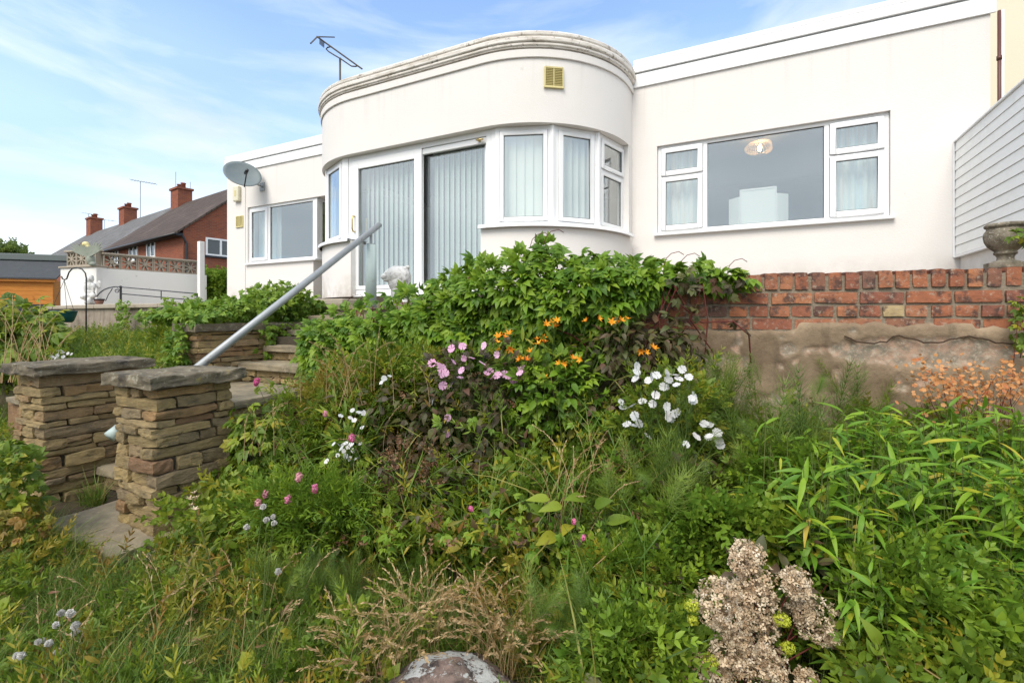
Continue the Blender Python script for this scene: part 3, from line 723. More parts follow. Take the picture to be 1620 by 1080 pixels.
# sliding doors
DN = 1.50; DO = H(-4.04, DN, 0); DW = 2.34
mb = MB(); rect_frame(mb, DO, E1, NN, 0.004, DW, TZ + .045, 2.298, .07, -.13, 0.0, wb=.075)
mb.hb(-1.698, -1.62, 1.40, 1.505, 1.115, 2.298); mb.hb(-4.16, -4.042, 1.40, 1.505, 1.115, 2.298)
door = obj("sliding_door", mb, UPVC, house, bevel=.004)
mb = MB(); rect_frame(mb, DO, E1, NN, .075, 1.30, TZ + .123, 2.226, .12, -.045, .012, wb=.05); obj("sash", mb, UPVC, door, bevel=.006)
pane(door, DO, E1, NN, .195, 1.18, TZ + .173, 2.106, -.02, GLASSD)
mb = MB(); rect_frame(mb, DO, E1, NN, 1.19, 2.268, TZ + .123, 2.226, .05, -.115, -.055, wb=.05)
mb.frame(DO, E1, NN, 1.302, 2.266, -.05, -.01, 2.15, 2.222); obj("sash", mb, UPVC, door, bevel=.006)
pane(door, DO, E1, NN, 1.30, 2.218, TZ + .173, 2.148, -.085, GLASSD)
mb = MB().hb(-4.02, -1.72, 1.36, 1.56, TZ + .012, TZ + .043); obj("threshold", mb, UPVC, door, bevel=.005)
def handle(s, n, zc, h=.19):
    c = H(s, n, zc); mb = MB()
    mb.tube([c - UP * h / 2, c - UP * h / 2 + NN * .035, c - UP * h * .3 + NN * .05, c + UP * h * .3 + NN * .05, c + UP * h / 2 + NN * .035, c + UP * h / 2], .011, 8)
    o = obj("handle", mb, BRASS, door, smooth=True); return o
handle(-3.905, 1.515, 1.33, .22)
mb = MB().hb(-3.79, -3.765, 1.40, 1.43, 1.22, 1.42); obj("handle", mb, BRASS, door, bevel=.004)
mb = MB(); mb.tube([H(-1.87, 1.49, 2.19), H(-1.87, 1.53, 2.19)], .018, 10); mb.tube([H(-1.90, 1.525, 2.19), H(-1.80, 1.525, 2.185)], .011, 8)
obj("lock", mb, BRASS, door, smooth=True)
# air vents
def vent(c, a, nr, w, h, nslat):
    mb = MB(); rect_frame(mb, c, a, nr, -w / 2, w / 2, c.z * 0 + c.z - h / 2, c.z + h / 2, .016, 0.002, .02)
    mb.frame(c, a, nr, -.006, .006, .004, .019, c.z - h / 2 + .016, c.z + h / 2 - .016)
    mb.frame(c, a, nr, -w / 2 - .006, w / 2 + .006, .002, .026, c.z - h / 2 - .014, c.z - h / 2 - .001)
    v = obj("air_vent", mb, YELLOW, house, bevel=.003)
    mb = MB(); mb.frame(c, a, nr, -w / 2 + .01, w / 2 - .01, .001, .004, c.z - h / 2 + .01, c.z + h / 2 - .01); obj("backing", mb, YELLOW, v)
    for i in range(nslat):
        z = c.z - h / 2 + .02 + (h - .04) * (i + .5) / nslat
        for x0, x1 in ((-w / 2 + .017, -.007), (.007, w / 2 - .017)):
            mb = MB(); g = (h - .04) / nslat
            q_ = lambda t, n, zz: c + a * t + nr * n + Vector((0, 0, zz - c.z))
            mb.add([q_(x0, .005, z + g * .5), q_(x1, .005, z + g * .5), q_(x1, .018, z - g * .1), q_(x0, .018, z - g * .1), q_(x0, .016, z - g * .2), q_(x1, .016, z - g * .2)], [(0, 1, 2, 3), (3, 2, 5, 4)])
            obj("slat", mb, YELLOW, v)
tv = 55; cv = bay_pt(tv, RAD) + UP * 2.83
vent(cv, Vector((bay_pt(tv, 2) - bay_pt(tv, 1)).normalized().cross(UP)) * -1, (bay_pt(tv, 2) - bay_pt(tv, 1)).normalized(), .235, .235, 10)
vent(H(-8.66, .014, 2.06), E1, NN, .23, .23, 8)
mb = MB().tube([H(3.39, .04, 1.0), H(3.39, .04, 3.12)], .015, 10); mb.tube([H(3.39, .04, 2.62), H(3.39, .04, 2.66)], .022, 10)
obj("downpipe", mb, BROWNP, house, smooth=True)
mb = MB().tube([H(3.43, .0, 1.0), H(3.43, .0, 3.14)], .012, 8); obj("waste_pipe", mb, UPVC, house, smooth=True)
# sensor on the left wing wall
# ---------------------------------------------------------------- things in and on the bungalow
def blind(o, a, nr, t0, t1, z0, z1, n, nsl, tilt, mats, label, edge=True):
    t = thing("vertical_blind", label, "blind", o + a * ((t0 + t1) / 2) + nr * n + UP * z0, "vertical blinds behind the bay glass")
    mb = MB(); mb.frame(o, a, nr, t0, t1, n - .02, n + .02, z1, z1 + .035); obj("headrail", mb, UPVC, t)
    pitch = (t1 - t0) / nsl; w = pitch * 1.12
    me = None
    for i in range(nsl):
        c = o + a * (t0 + pitch * (i + .5)) + nr * n
        if me is None:
            mb = MB(); ca, sa = math.cos(R(tilt)), math.sin(R(tilt)); da = a * ca + nr * sa; dn = a * -sa + nr * ca
            P_ = lambda x, y, z: da * (x * w) + dn * y + UP * z
            xs_ = [-.5, -.25, 0, .25, .5] if not edge else [-.5, -.25, 0, .25, .36, .5]
            for x0, x1 in zip(xs_, xs_[1:]):
                b0, b1 = .008 * (1 - (2 * x0) ** 2), .008 * (1 - (2 * x1) ** 2)
                mb.quad(P_(x0, b0, z0), P_(x1, b1, z0), P_(x1, b1, z1), P_(x0, b0, z1), 1 if (edge and x0 > .3) else 0)
            me = mesh_of("slat", mb, mats)
        inst("slat", me, t, Matrix.Translation(Vector((c.x, c.y, 0))))
blind(DO, E1, NN, .16, 1.20, TZ + .12, 2.20, -.17, 12, 24, [BLIND, BLINDE], "grey vertical blind hanging behind the left sliding door, beside the brass handle")
blind(DO, E1, NN, 1.33, 2.26, TZ + .12, 2.20, -.22, 11, 24, [BLIND, BLINDE], "grey vertical blind hanging behind the right sliding door")
nm = ["closed pale vertical blind in the bay window next to the sliding door", "half turned pale vertical blind in the middle bay window", None, "pale vertical blind in the narrow bay window left of the sliding door", None]
for (a_, d_, n_, L_), lab, tl_, ns_ in zip(FAC, nm, (12, 52, 0, 35, 0), (6, 6, 0, 6, 0)):
    if lab: blind(a_, d_, n_, .03, L_ - .03, 1.13, 2.26, -.13, ns_, tl_, [BLINDL, BLINDL], lab, False)
a_, d_, n_, L_ = FAC[2]
def curtain(o, a, nr, t0, t1, n, z0, z1, waves, mat, label, group=None):
    mb = MB(); k = waves * 8; top = []
    for i in range(k + 1):
        t = t0 + (t1 - t0) * i / k; y = n + .028 * math.sin(2 * math.pi * waves * i / k) + .01 * math.sin(3.1 * i)
        top.append(o + a * t + nr * y)
    vs = [v + UP * z0 for v in top] + [v + UP * z1 for v in top]
    mb.add(vs, [(i, i + 1, k + 2 + i, k + 1 + i) for i in range(k)])
    obj("curtain", mb, mat, smooth=True, origin=top[k // 2] + UP * z0, label=label, cat="curtain", group=group)
curtain(a_, d_, n_, .0, L_ * .5, -.22, TZ + .1, 2.27, 3, BLINDL, "pale green curtain behind the small bay window with a top opener")
curtain(P0, E1, NN, .03, .62, -.22, 1.0, 2.33, 5, CURTAIN, "pale curtain behind the left side panes of the wide window")
curtain(P0, E1, NN, 1.93, 2.52, -.22, 1.0, 2.33, 5, CURTAIN, "pale curtain behind the right side panes of the wide window")
curtain(WL0, E1, NN, .02, .72, -.25, 1.05, 2.37, 5, CURTAIN, "pale curtain behind the narrow pane of the corner window")
curtain(RO, -NN, E1, .05, 1.35, -.16, 1.05, 2.37, 8, LIME, "lime green curtain behind the side pane of the corner window")
# pendant lamp
LN = -1.5
sl = on_n(1202, LN); lc = H(sl, LN, 0); lc.z = (V0 - 234) / F * lc.y
lamp = thing("pendant_lamp", "lit woven rattan pendant lamp hanging behind the wide window", "lamp", lc)
mb = MB()
for j in range(15):
    a = math.pi * j / 15; pth = []
    for i in range(19):
        b = 2 * math.pi * i / 18
        rr = .17 * (1 + .12 * math.sin(3 * a + b))
        pth.append(lc + Vector((rr * math.cos(b) * math.cos(a) * 1.1, rr * math.cos(b) * math.sin(a) * 1.1, .11 * math.sin(b))))
    mb.tube(pth, .0042, 5, caps=False)
obj("lamp_shade", mb, RATTAN, lamp, smooth=True)
mb = MB().lathe(lc - UP * .05, [(.004, 0), (.022, .01), (.03, .035), (.026, .06), (.012, .085), (.012, .1)], 12); obj("bulb", mb, BULB, lamp, smooth=True)
mb = MB().tube([lc + UP * .05, Vector((lc.x, lc.y, 2.72))], .004, 6); obj("cord", mb, UPVC, lamp)
# dressing mirror seen from behind
MN = -.30
s0, s1 = on_n(1170, MN), on_n(1229, MN); c0 = H((s0 + s1) / 2, MN, 0); ztop = (V0 - 298) / F * c0.y; zbot = 0.98
mir = thing("dressing_mirror", "white three-fold dressing mirror standing behind the wide window", "mirror", Vector((c0.x, c0.y, zbot)))
wm = (s1 - s0) / 2
mb = MB(); rect_frame(mb, c0, E1, NN, -wm, wm, zbot, ztop, .022, -.012, .012); obj("mirror_frame", mb, UPVC, mir, bevel=.004)
mb = MB(); mb.frame(c0, E1, NN, -wm + .02, wm - .02, -.006, .004, zbot + .02, ztop - .02); obj("mirror_back", mb, MIRR, mir)
for sg in (-1, 1):
    o_ = c0 + E1 * (wm * sg); dd = (E1 * sg * .75 - NN * .66).normalized(); nn_ = Vector((dd.y, -dd.x, 0))
    mb = MB(); mb.frame(o_, dd, nn_, .005, .17, -.01, .01, zbot, ztop - .085); obj("mirror_wing", mb, MIRR, mir, bevel=.004)
mb = MB().hb((s0 + s1) / 2 - .5, (s0 + s1) / 2 + .5, -.62, -.24, TZ + .03, .975)
obj("dressing_table", mb, MIRR, origin=H((s0 + s1) / 2, -.46, TZ + .03), label="pale dressing table under the three-fold mirror behind the wide window", cat="table")

# satellite dish
dsx = on_n(384, .42); dc = H(dsx, .42, 0); dc.z = (V0 - 275) / F * dc.y
dish = thing("satellite_dish", "grey oval satellite dish on the wall corner of the left wing", "satellite dish", dc)
toc = (-dc).normalized(); rt = toc.cross(UP).normalized() * -1; upv = rt.cross(toc).normalized() * -1
if upv.z < 0: upv = -upv
rgt = Vector((E1.x, E1.y, 0)).normalized()
nrm = (toc * .66 + upv * .72 + Vector((.85, .5, 0)) * .14).normalized()
xa = nrm.cross(UP).normalized(); ya = xa.cross(nrm)
vs, fs = [], []
KR, KA = 7, 36
for i in range(KR + 1):
    r = i / KR
    for j in range(KA):
        a = 2 * math.pi * j / KA
        vs.append(dc + xa * (.345 * r * math.cos(a)) + ya * (.34 * r * math.sin(a)) + nrm * (.075 * r * r - .075))
for i in range(KR):
    for j in range(KA): fs.append((i * KA + j, i * KA + (j + 1) % KA, (i + 1) * KA + (j + 1) % KA, (i + 1) * KA + j))
mb = MB().add(vs, fs); o = obj("reflector", mb, DISH, dish, smooth=True, weld=True)
sm_ = o.modifiers.new("solid", 'SOLIDIFY'); sm_.thickness = .008
f0 = dc - ya * .30 + nrm * .0; f1 = dc - ya * .30 + nrm * .30 + ya * .10
mb = MB().tube([dc - ya * .34 - nrm * .02, dc - ya * .27 + nrm * .32], .012, 8); obj("feed_arm", mb, BLACKP, dish, smooth=True)
hd = dc - ya * .27 + nrm * .32
mb = MB().tube([hd + nrm * .05 - ya * .01, hd - (nrm * .1 - ya * .06)], [.028, .034], 12); obj("feed_horn", mb, BLACKP, dish, smooth=True)
mb = MB().tube([dc - nrm * .08, H(dsx + .02, .2, dc.z - .12), H(dsx + .02, .02, dc.z - .16)], .018, 8); mb.hb(dsx - .05, dsx + .09, .0, .016, dc.z - .25, dc.z - .08); obj("bracket", mb, GALV, dish)
# alarm box
ac = H(-8.71, .014, 2.48)
mb = MB(); mb.frame(ac, E1, NN, -.095, .095, 0.0, .075, ac.z, ac.z + .33)
al = obj("alarm_box", mb, PALEYEL, bevel=.022, origin=ac, label="cream alarm box on the wall under the satellite dish", cat="alarm box")
mb = MB(); mb.frame(ac, E1, NN, -.028, .03, .0755, .079, ac.z + .11, ac.z + .23); obj("badge", mb, YELLOW, al, bevel=.004)
# television aerial on the bay roof
tb = at(538, 120, 8.3); tb.z = 3.31; tp = at(538, 92, 8.3)
aer = thing("tv_aerial", "weathered aerial with a long loop on a stub mast above the bay roof", "aerial", tb)
AERM = Mt("weathered_aluminium", (0.12, 0.105, 0.08), 0.6, 0.3, 0.3).mat
mb = MB().tube([tb, tp], .018, 8); obj("mast", mb, AERM, aer, smooth=True)
b0_, b1_ = at(501, 58, 8.2), at(573, 109.5, 8.2)
mb = MB().tube([b0_, b1_], .014, 6); obj("boom", mb, AERM, aer)
mb = MB().tube([at(x, y, 8.25) for x, y in ((524, 74), (518, 75.5), (516, 78), (520, 82), (528, 87), (540, 94), (550, 101), (556, 105), (562, 105.5), (566, 104.5))], .011, 6); obj("loop", mb, AERM, aer, smooth=True)
mb = MB().tube([at(502, 58.5, 8.2), at(529, 59.2, 8.9)], .012, 6); mb.tube([at(502, 58.5, 8.2), at(491.5, 69, 7.6)], .012, 6); obj("element", mb, AERM, aer)
mb = MB()
for i in range(5):
    c_ = at(506 + i * 1.6, 62.5 + i * 1.3, 8.2); mb.box(c_ - UP * .03, .012, .06, .085, .4)
obj("reflector", mb, BLACKP, aer)

# cream building behind, on the right
nb = thing("cream_building", "cream rendered taller building behind the right end of the bungalow", "building", H(5.5, -2.0, TZ))
mb = MB().hb(3.46, 9.5, -6.0, -1.15, TZ - .3, 4.9); obj("wall", mb, CREAM, nb)
mb = MB().hb(3.42, 9.6, -6.1, -1.05, 4.9, 5.15); obj("fascia", mb, UPVC, nb)

# white boarded screen
FS = 3.052
scr = thing("boarded_screen", "white horizontal boarded screen fixed against the right end of the bungalow wall", "screen", H(FS, 1.2, TZ))
nbd = 12; bh = (1.845 - .66) / nbd; LEN = 2.6
me = None
for i in range(nbd):
    z0 = .66 + i * bh
    mb = MB(); q_ = lambda n, s, z: H(FS + s, n, z)
    mb.add([q_(0.004, 0, z0), q_(LEN, 0, z0), q_(LEN, 0.006, z0 + bh * .945), q_(0.004, 0.006, z0 + bh * .945), q_(LEN, .013, z0 + bh - .003), q_(.004, .013, z0 + bh - .003),
            q_(.004, .03, z0), q_(LEN, .03, z0), q_(LEN, .03, z0 + bh - .003), q_(.004, .03, z0 + bh - .003)],
           [(0, 1, 2, 3), (3, 2, 4, 5), (6, 9, 8, 7), (0, 6, 7, 1), (5, 4, 8, 9), (1, 7, 8, 4, 2), (0, 3, 5, 9, 6)])
    obj("board", mb, BOARD, scr)
mb = MB(); mb.frame(P0, E1, NN, FS - .012, FS + .045, .003, LEN, 1.848, 1.866); obj("top_trim", mb, UPVC, scr, bevel=.004)
mb = MB(); mb.frame(P0, E1, NN, FS - .008, FS + .035, .003, LEN, .632, .655); obj("bottom_trim", mb, UPVC, scr, bevel=.003)
mb = MB(); mb.frame(P0, E1, NN, FS - .014, FS - .002, .002, .016, .64, 1.85); obj("edge_trim", mb, UPVC, scr)
mb = MB(); mb.frame(P0, E1, NN, FS + .045, FS + .16, 0.004, LEN, TF - .04, 1.80)
obj("screen_wall", mb, RENDER, origin=H(FS + .1, 1.2, TZ), label="white rendered low wall carrying the boarded screen", cat="wall")

# ================================================================ RETAINING WALL: bricks over patched render
bw = thing("brick_wall", "old red brick wall over patched render holding up the terrace on the right", "wall", Vector((2.0, 2.82, -1.1)))
WA, WB_ = Vector((0.75, 3.135, 0)), Vector((4.4, 2.1946, 0))
wd = (WB_ - WA); WLn = wd.length; wd.normalize(); wo = Vector((wd.y, -wd.x, 0))    # outward to the camera
rr = random.Random(5)
def rough_box(L, D, Hh, rng, cuts=2, amp=.004, mat=None, name="brick"):
    bm = bmesh.new(); bmesh.ops.create_cube(bm, size=1.0)
    if cuts: bmesh.ops.subdivide_edges(bm, edges=bm.edges[:], cuts=cuts, use_grid_fill=True)
    sd_ = Vector((rng.random() * 50, rng.random() * 50, rng.random() * 50))
    for v in bm.verts:
        c = v.co.copy()
        edge = sum(1 for x in c if abs(abs(x) - .5) < 1e-4)
        v.co = Vector((c.x * L, c.y * D, c.z * Hh))
        nv = noise.noise_vector(v.co * 9 + sd_) * amp + noise.noise_vector(v.co * 33 + sd_) * amp * .9
        if edge >= 2:
            ins = amp * (.22 if edge == 2 else .6) * (1.6 * rng.random() if edge == 3 else 1.0)
            for ax, dim in ((0, L), (1, D), (2, Hh)):
                if abs(abs(c[ax]) - .5) < 1e-4: v.co[ax] -= math.copysign(min(ins, dim * .2), c[ax])
        v.co += nv
    me = bpy.data.meshes.new(name); bm.to_mesh(me); bm.free(); me.materials.append(mat)
    return me
HEAD_E = [rough_box(.068, .20, .100, rr, 2, .0035, BRICK) for _ in range(6)]
STRET = [rough_box(.216, .10, .066, rr, 2, .003, BRICK) for _ in range(6)]
HEADR = [rough_box(.103, .20, .064, rr, 2, .0035, BRICK) for _ in range(6)]
def place_brick(me, t, z, out=0.0, root=bw):
    c = WA + wd * t + wo * out + UP * z
    rot = Matrix(((wd.x, -wo.x, 0, 0), (wd.y, -wo.y, 0, 0), (0, 0, 1, 0), (0, 0, 0, 1)))
    rot = rot @ Matrix.Rotation(R(rr.uniform(-2, 2)), 4, 'Y') @ Matrix.Rotation(R(rr.uniform(-1.5, 1.5)), 4, 'Z')
    inst("brick", me, root, Matrix.Translation(c) @ rot)
t = .03
while t < WLn - .05:
    place_brick(rr.choice(HEAD_E), t + .034, .213 + rr.uniform(-.004, .004) + .0055 * t, -.10 + rr.uniform(-.004, .006)); t += rr.uniform(.080, .090)
t = -.08
while t < WLn - .1:
    place_brick(rr.choice(STRET), t + .108, .1185, -.05 + rr.uniform(-.004, .004)); t += rr.uniform(.227, .235)
t = .02
while t < WLn - .06:
    place_brick(rr.choice(HEADR), t + .05, .0405, -.10 + rr.uniform(-.006, .004)); t += rr.uniform(.113, .122)
t = .04
while t < WLn - .1:
    place_brick(rr.choice(STRET), t + .108, -.036, -.052 + rr.uniform(-.008, -.002)); t += rr.uniform(.227, .235)
mb = MB(); mb.frame(WA, wd, wo, -.1, WLn, -.20, -.012, -1.5, .248); obj("mortar_core", mb, MORTAR, bw)
# render face with fallen patches
nxg, nzg = 240, 70; vs = []; bare = []
for j in range(nzg + 1):
    for i in range(nxg + 1):
        t = -.12 + (WLn + .1) * i / nxg
        top = -.055 - .022 * sstep(1.0, .9, t) - .03 * max(0, noise.noise(Vector((t * 3, 7, 0)))) + .02 * noise.noise(Vector((t * 9, 2, 0))) + .012 * noise.noise(Vector((t * 27, 2, 4)))
        if .98 < t < 1.85: top += .028
        z = top + (-1.25 - top) * (j / nzg) ** 1.0
        d = 0
        for tc_, zc_, rx, rz in ((.42, -.33, .20, .13), (1.62, -.19, .56, .09), (2.3, -.20, .3, .14), (.62, -.42, .13, .20), (.85, -.60, .34, .16), (1.5, -.68, .5, .15), (.1, -.3, .1, .2)):
            e = ((t - tc_) / rx) ** 2 + ((z - zc_) / rz) ** 2
            d = max(d, 1 - e)
        d += .36 * noise.noise(Vector((t * 7, z * 7, 1))) + .30 * noise.noise(Vector((t * 19, z * 19, 5)))
        b = 1.0 if d > .21 else max(0.0, (d - .16) / .05)
        bump = .005 * noise.noise(Vector((t * 2.2, z * 2.2, 9))) + .004 * noise.noise(Vector((t * 13, z * 13, 9)))
        if b > 0: bump += b * (-.013 + .007 * noise.noise(Vector((t * 16, z * 16, 3))) + .008 * noise.noise(Vector((t * 43, z * 43, 3))))
        p_ = WA + wd * t + wo * (.006 + bump - (.012 if j == 0 else 0)) + UP * z
        vs.append(p_); bare.append(b)
mb = MB().add(vs, [(j * (nxg + 1) + i, (j + 1) * (nxg + 1) + i, (j + 1) * (nxg + 1) + i + 1, j * (nxg + 1) + i + 1) for j in range(nzg) for i in range(nxg)])
o = obj("render_coat", mb, PATCH, bw, smooth=True, weld=False)
o.data.attributes.new("bare", 'FLOAT', 'POINT').data.foreach_set('value', bare)
# a crack running across the render
mb = MB(); pth = [WA + wd * (1.22 + .03 * i) + wo * .017 + UP * (-.105 - .018 * math.sin(i * .55) - (.012 * i if i < 8 else .03) * .5 + .004 * math.sin(i * 2.3)) for i in range(34)]
mb.tube(pth, .0045, 5); obj("dry_root", mb, WOOD, bw)

# urn on the wall
uc = Vector((2.775, 2.73, .275))
urn = thing("stone_urn", "weathered stone garden urn on a plinth at the right end of the brick wall", "urn", uc)
mb = MB().lathe(uc, [(0.0851, 0.0000), (0.0897, 0.0067), (0.0897, 0.0336), (0.0646, 0.0403), (0.0471, 0.0470)], 8); o = obj("plinth", mb, URN, urn)
mb = MB().lathe(uc + UP * .040, [(0.0456, 0.0000), (0.0380, 0.0090), (0.0357, 0.0246), (0.0410, 0.0381), (0.0486, 0.0426), (0.0502, 0.0515), (0.0456, 0.0582), (0.0547, 0.0672), (0.0760, 0.0896), (0.0882, 0.1154), (0.0927, 0.1434), (0.0897, 0.1658), (0.0813, 0.1792), (0.0783, 0.1859), (0.0790, 0.1904), (0.0866, 0.1949), (0.0897, 0.2016), (0.0882, 0.2083), (0.0821, 0.2150), (0.0760, 0.2150), (0.0714, 0.1904), (0.0380, 0.1680), (0.0076, 0.1658)], 40)
o = obj("bowl", mb, URN, urn, smooth=True)

# ================================================================ STONE WORK
sr = random.Random(21)
def put_stone(root, c, a, b, L, D, Hh, amp=.007, name="stone", mat=None):
    me = rough_box(L, D, Hh, sr, 3, amp * 1.15, mat or STONE, name)
    rot = Matrix(((a.x, b.x, 0, 0), (a.y, b.y, 0, 0), (0, 0, 1, 0), (0, 0, 0, 1))) @ Matrix.Rotation(R(sr.uniform(-1.6, 1.6)), 4, 'Y') @ Matrix.Rotation(R(sr.uniform(-2.5, 2.5)), 4, 'Z')
    return inst(name, me, root, Matrix.Translation(c) @ rot)
def run(root, o, a, b, t0, t1, z0, z1, depth, lo=.08, hi=.26, jit=.017):   # stones along a from t0 to t1; b points outward
    t = t0
    while t < t1 - .01:
        L = sr.uniform(lo, hi)
        if t1 - t - L < .06: L = t1 - t
        L = min(L, t1 - t)
        d = depth * sr.uniform(.85, 1.1); pr = sr.uniform(-jit, jit)
        hh = (z1 - z0)
        if L < .16 and hh > .07 and sr.random() < .4:
            f = sr.uniform(.4, .6)
            put_stone(root, o + a * (t + L / 2) + b * (pr - d / 2) + UP * (z0 + hh * f / 2), a, -b, L - .005, d, hh * f - .005)
            put_stone(root, o + a * (t + L / 2) + b * (sr.uniform(-jit, jit) - d / 2) + UP * (z0 + hh * (1 + f) / 2), a, -b, L - .006, d, hh * (1 - f) - .005)
        else:
            put_stone(root, o + a * (t + L / 2) + b * (pr - d / 2) + UP * (z0 + hh / 2), a, -b, L - .005, d, hh - .004)
        t += L
def courses(z0, z1, lo=.042, hi=.092):
    zs = [z0]
    while zs[-1] < z1 - hi: zs.append(zs[-1] + sr.uniform(lo, hi))
    zs.append(z1); return zs
A_, B_ = -E1, E2                                    # a: along the front face to the left, b: back towards the house
def pier(c, w, d, z0, z1, label, capz, cap_over=.06):
    root = thing("stone_pier", label, "gate pier", Vector((c.x, c.y, z0)), "stone piers at the foot of the steps")
    zs = courses(z0, z1)
    mb = MB(); mb.frame(Vector((c.x, c.y, 0)), A_, B_, .035, w - .035, .035, d - .035, z0 - .05, z1); obj("core", mb, JOINT, root)
    o = Vector((c.x, c.y, 0)); al = 0
    for za, zb in zip(zs, zs[1:]):
        al ^= 1; j1, j2 = sr.uniform(-.012, .014), sr.uniform(-.012, .014)
        if al: la, lb = sr.uniform(.55, 1.0) * w, sr.uniform(.10, .16)
        else: la, lb = sr.uniform(.11, .17), sr.uniform(.45, 1.0) * d
        if w - la < .08: la = w
        if d - lb < .08: lb = d
        # near corner stone, shows on the front and on the right-hand side
        put_stone(root, o + A_ * (la / 2 - j1) + B_ * (lb / 2 - j2) + UP * ((za + zb) / 2), A_, B_, la - .004, lb - .004, zb - za - .004, .008)
        if la < w: run(root, o, A_, -B_, la + .004, w, za, zb, .13, .1, .22)
        if lb < d: run(root, o, B_, -A_, lb + .004, d, za, zb, .13, .1, .24)
        run(root, o + A_ * w, B_, A_, .12, d, za, zb, .1, .16, .3)       # left side
    # rough cap slab
    oc = o + A_ * (w / 2) + B_ * (d / 2)
    me = rough_box(w + cap_over * 2, d + cap_over * 2, .078, sr, 8, .013, CAP, "cap")
    rot = Matrix(((A_.x, B_.x, 0, 0), (A_.y, B_.y, 0, 0), (0, 0, 1, 0), (0, 0, 0, 1)))
    inst("cap", me, root, Matrix.Translation(oc + UP * (z1 + .045)) @ rot)
    mb = MB(); mb.frame(o, A_, B_, .02, w - .02, .02, d - .02, z1 - .012, z1 + .008); obj("bedding", mb, MORTAR, root)
    return root
pier(Vector((-2.06, 2.80, 0)), .43, .47, -1.315, -.415, "nearer stone pier with a thick lichen-spotted cap, right of the bottom step", -.325)
pier(Vector((-3.245, 3.35, 0)), .43, .62, -1.33, -.405, "farther stone pier with an orange stone under its cap, left of the bottom step", -.315)
# the orange stone of the farther pier
me = rough_box(.10, .06, .052, sr, 2, .006, BRICK, "stone")
# wall left of the steps, holding a raised bed of creeper
lw = thing("stone_wall", "dry stone wall with dark coping along the left of the upper steps", "wall", G(0, 1.7, -.9))
zs = courses(-.75, -.125, .04, .07)
mb = MB().gb(-.29, -.03, 1.09, 2.52, -1.2, -.125); obj("core", mb, JOINT, lw)
for za, zb in zip(zs, zs[1:]):
    run(lw, G(0, 0, 0), E2, E1, 1.05, 2.52, za, zb, .12, .12, .34)
    run(lw, G(0, 1.05, 0), -E1, -E2, 0.0, .30, za, zb, .12, .12, .3)
t = 1.0
for L in (.55, .50, .55):
    me = rough_box(L - .006, .36, .075, sr, 3, .007, CAP, "coping_stone")
    inst("coping_stone", me, lw, Matrix.Translation(G(-.14, t + L / 2, -.085)) @ Matrix(((E2.x, -E1.x, 0, 0), (E2.y, -E1.y, 0, 0), (0, 0, 1, 0), (0, 0, 0, 1)))); t += L
# the steps
st = thing("garden_steps", "stone steps climbing from between the piers up to the terrace", "steps", G(.5, 0, -1.33))
def tread(k0, k1, m0, m1, z, th=.06, face=True, riser=.12, nsp=1, side=True):
    w = (k1 - k0) / nsp
    for i in range(nsp):
        me = rough_box(w - .006, m1 - m0, th, sr, 4, .006, SLAB, "tread")
        inst("tread", me, st, Matrix.Translation(G(k0 + w * (i + .5), (m0 + m1) / 2, z - th / 2)) @ Matrix(((E1.x, E2.x, 0, 0), (E1.y, E2.y, 0, 0), (0, 0, 1, 0), (0, 0, 0, 1))))
    if face:
        zz = courses(z - th - riser, z - th, .05, .08)
        for za, zb in zip(zz, zz[1:]):
            run(st, G(k0, m0 + .04, 0), E1, -E2, 0, k1 - k0 - .03, za, zb, .1, .1, .24)
            if side: run(st, G(k1 - .03, m0 + .04, 0), E2, E1, 0, m1 - m0 - .04, za, zb, .1, .1, .24)
tread(.47, 1.38, -.20, .36, -1.255, .065, False, nsp=2)
mb = MB().gb(.52, 1.35, -.14, .36, -1.6, -1.325); obj("base_block", mb, SLAB, st, bevel=.02)
for i, (m0, m1, z) in enumerate(((.30, .52, -1.10), (.46, .68, -.93), (.60, .80, -.77))):
    tread(.02, 1.0, m0, m1 + .02, z, .06, True, .11)
tread(.02, 1.04, .70, 1.46, -.60, .062, True, .30, nsp=1)
tread(.02, 1.02, 1.40, 1.76, -.42, .06, True, .118)
for m0, z in ((1.67, -.27), (1.94, -.12), (2.21, .03)):
    tread(.02, 1.0, m0, m0 + .36, z, .06, True, .085)
mb = MB().gb(.03, .97, .36, 2.5, -1.6, -1.17); mb.gb(.03, .97, .55, 2.5, -1.17, -1.0); mb.gb(.03, .97, .70, 2.5, -1.0, -.84); mb.gb(.03, .97, .80, 2.5, -.84, -.67); mb.gb(.03, .95, 1.46, 2.5, -.67, -.485); mb.gb(.03, .95, 1.8, 2.5, -.485, -.19)
obj("core", mb, JOINT, st)
tread(.0, 1.05, 2.46, 2.75, TF + .006, .06, True, .07)
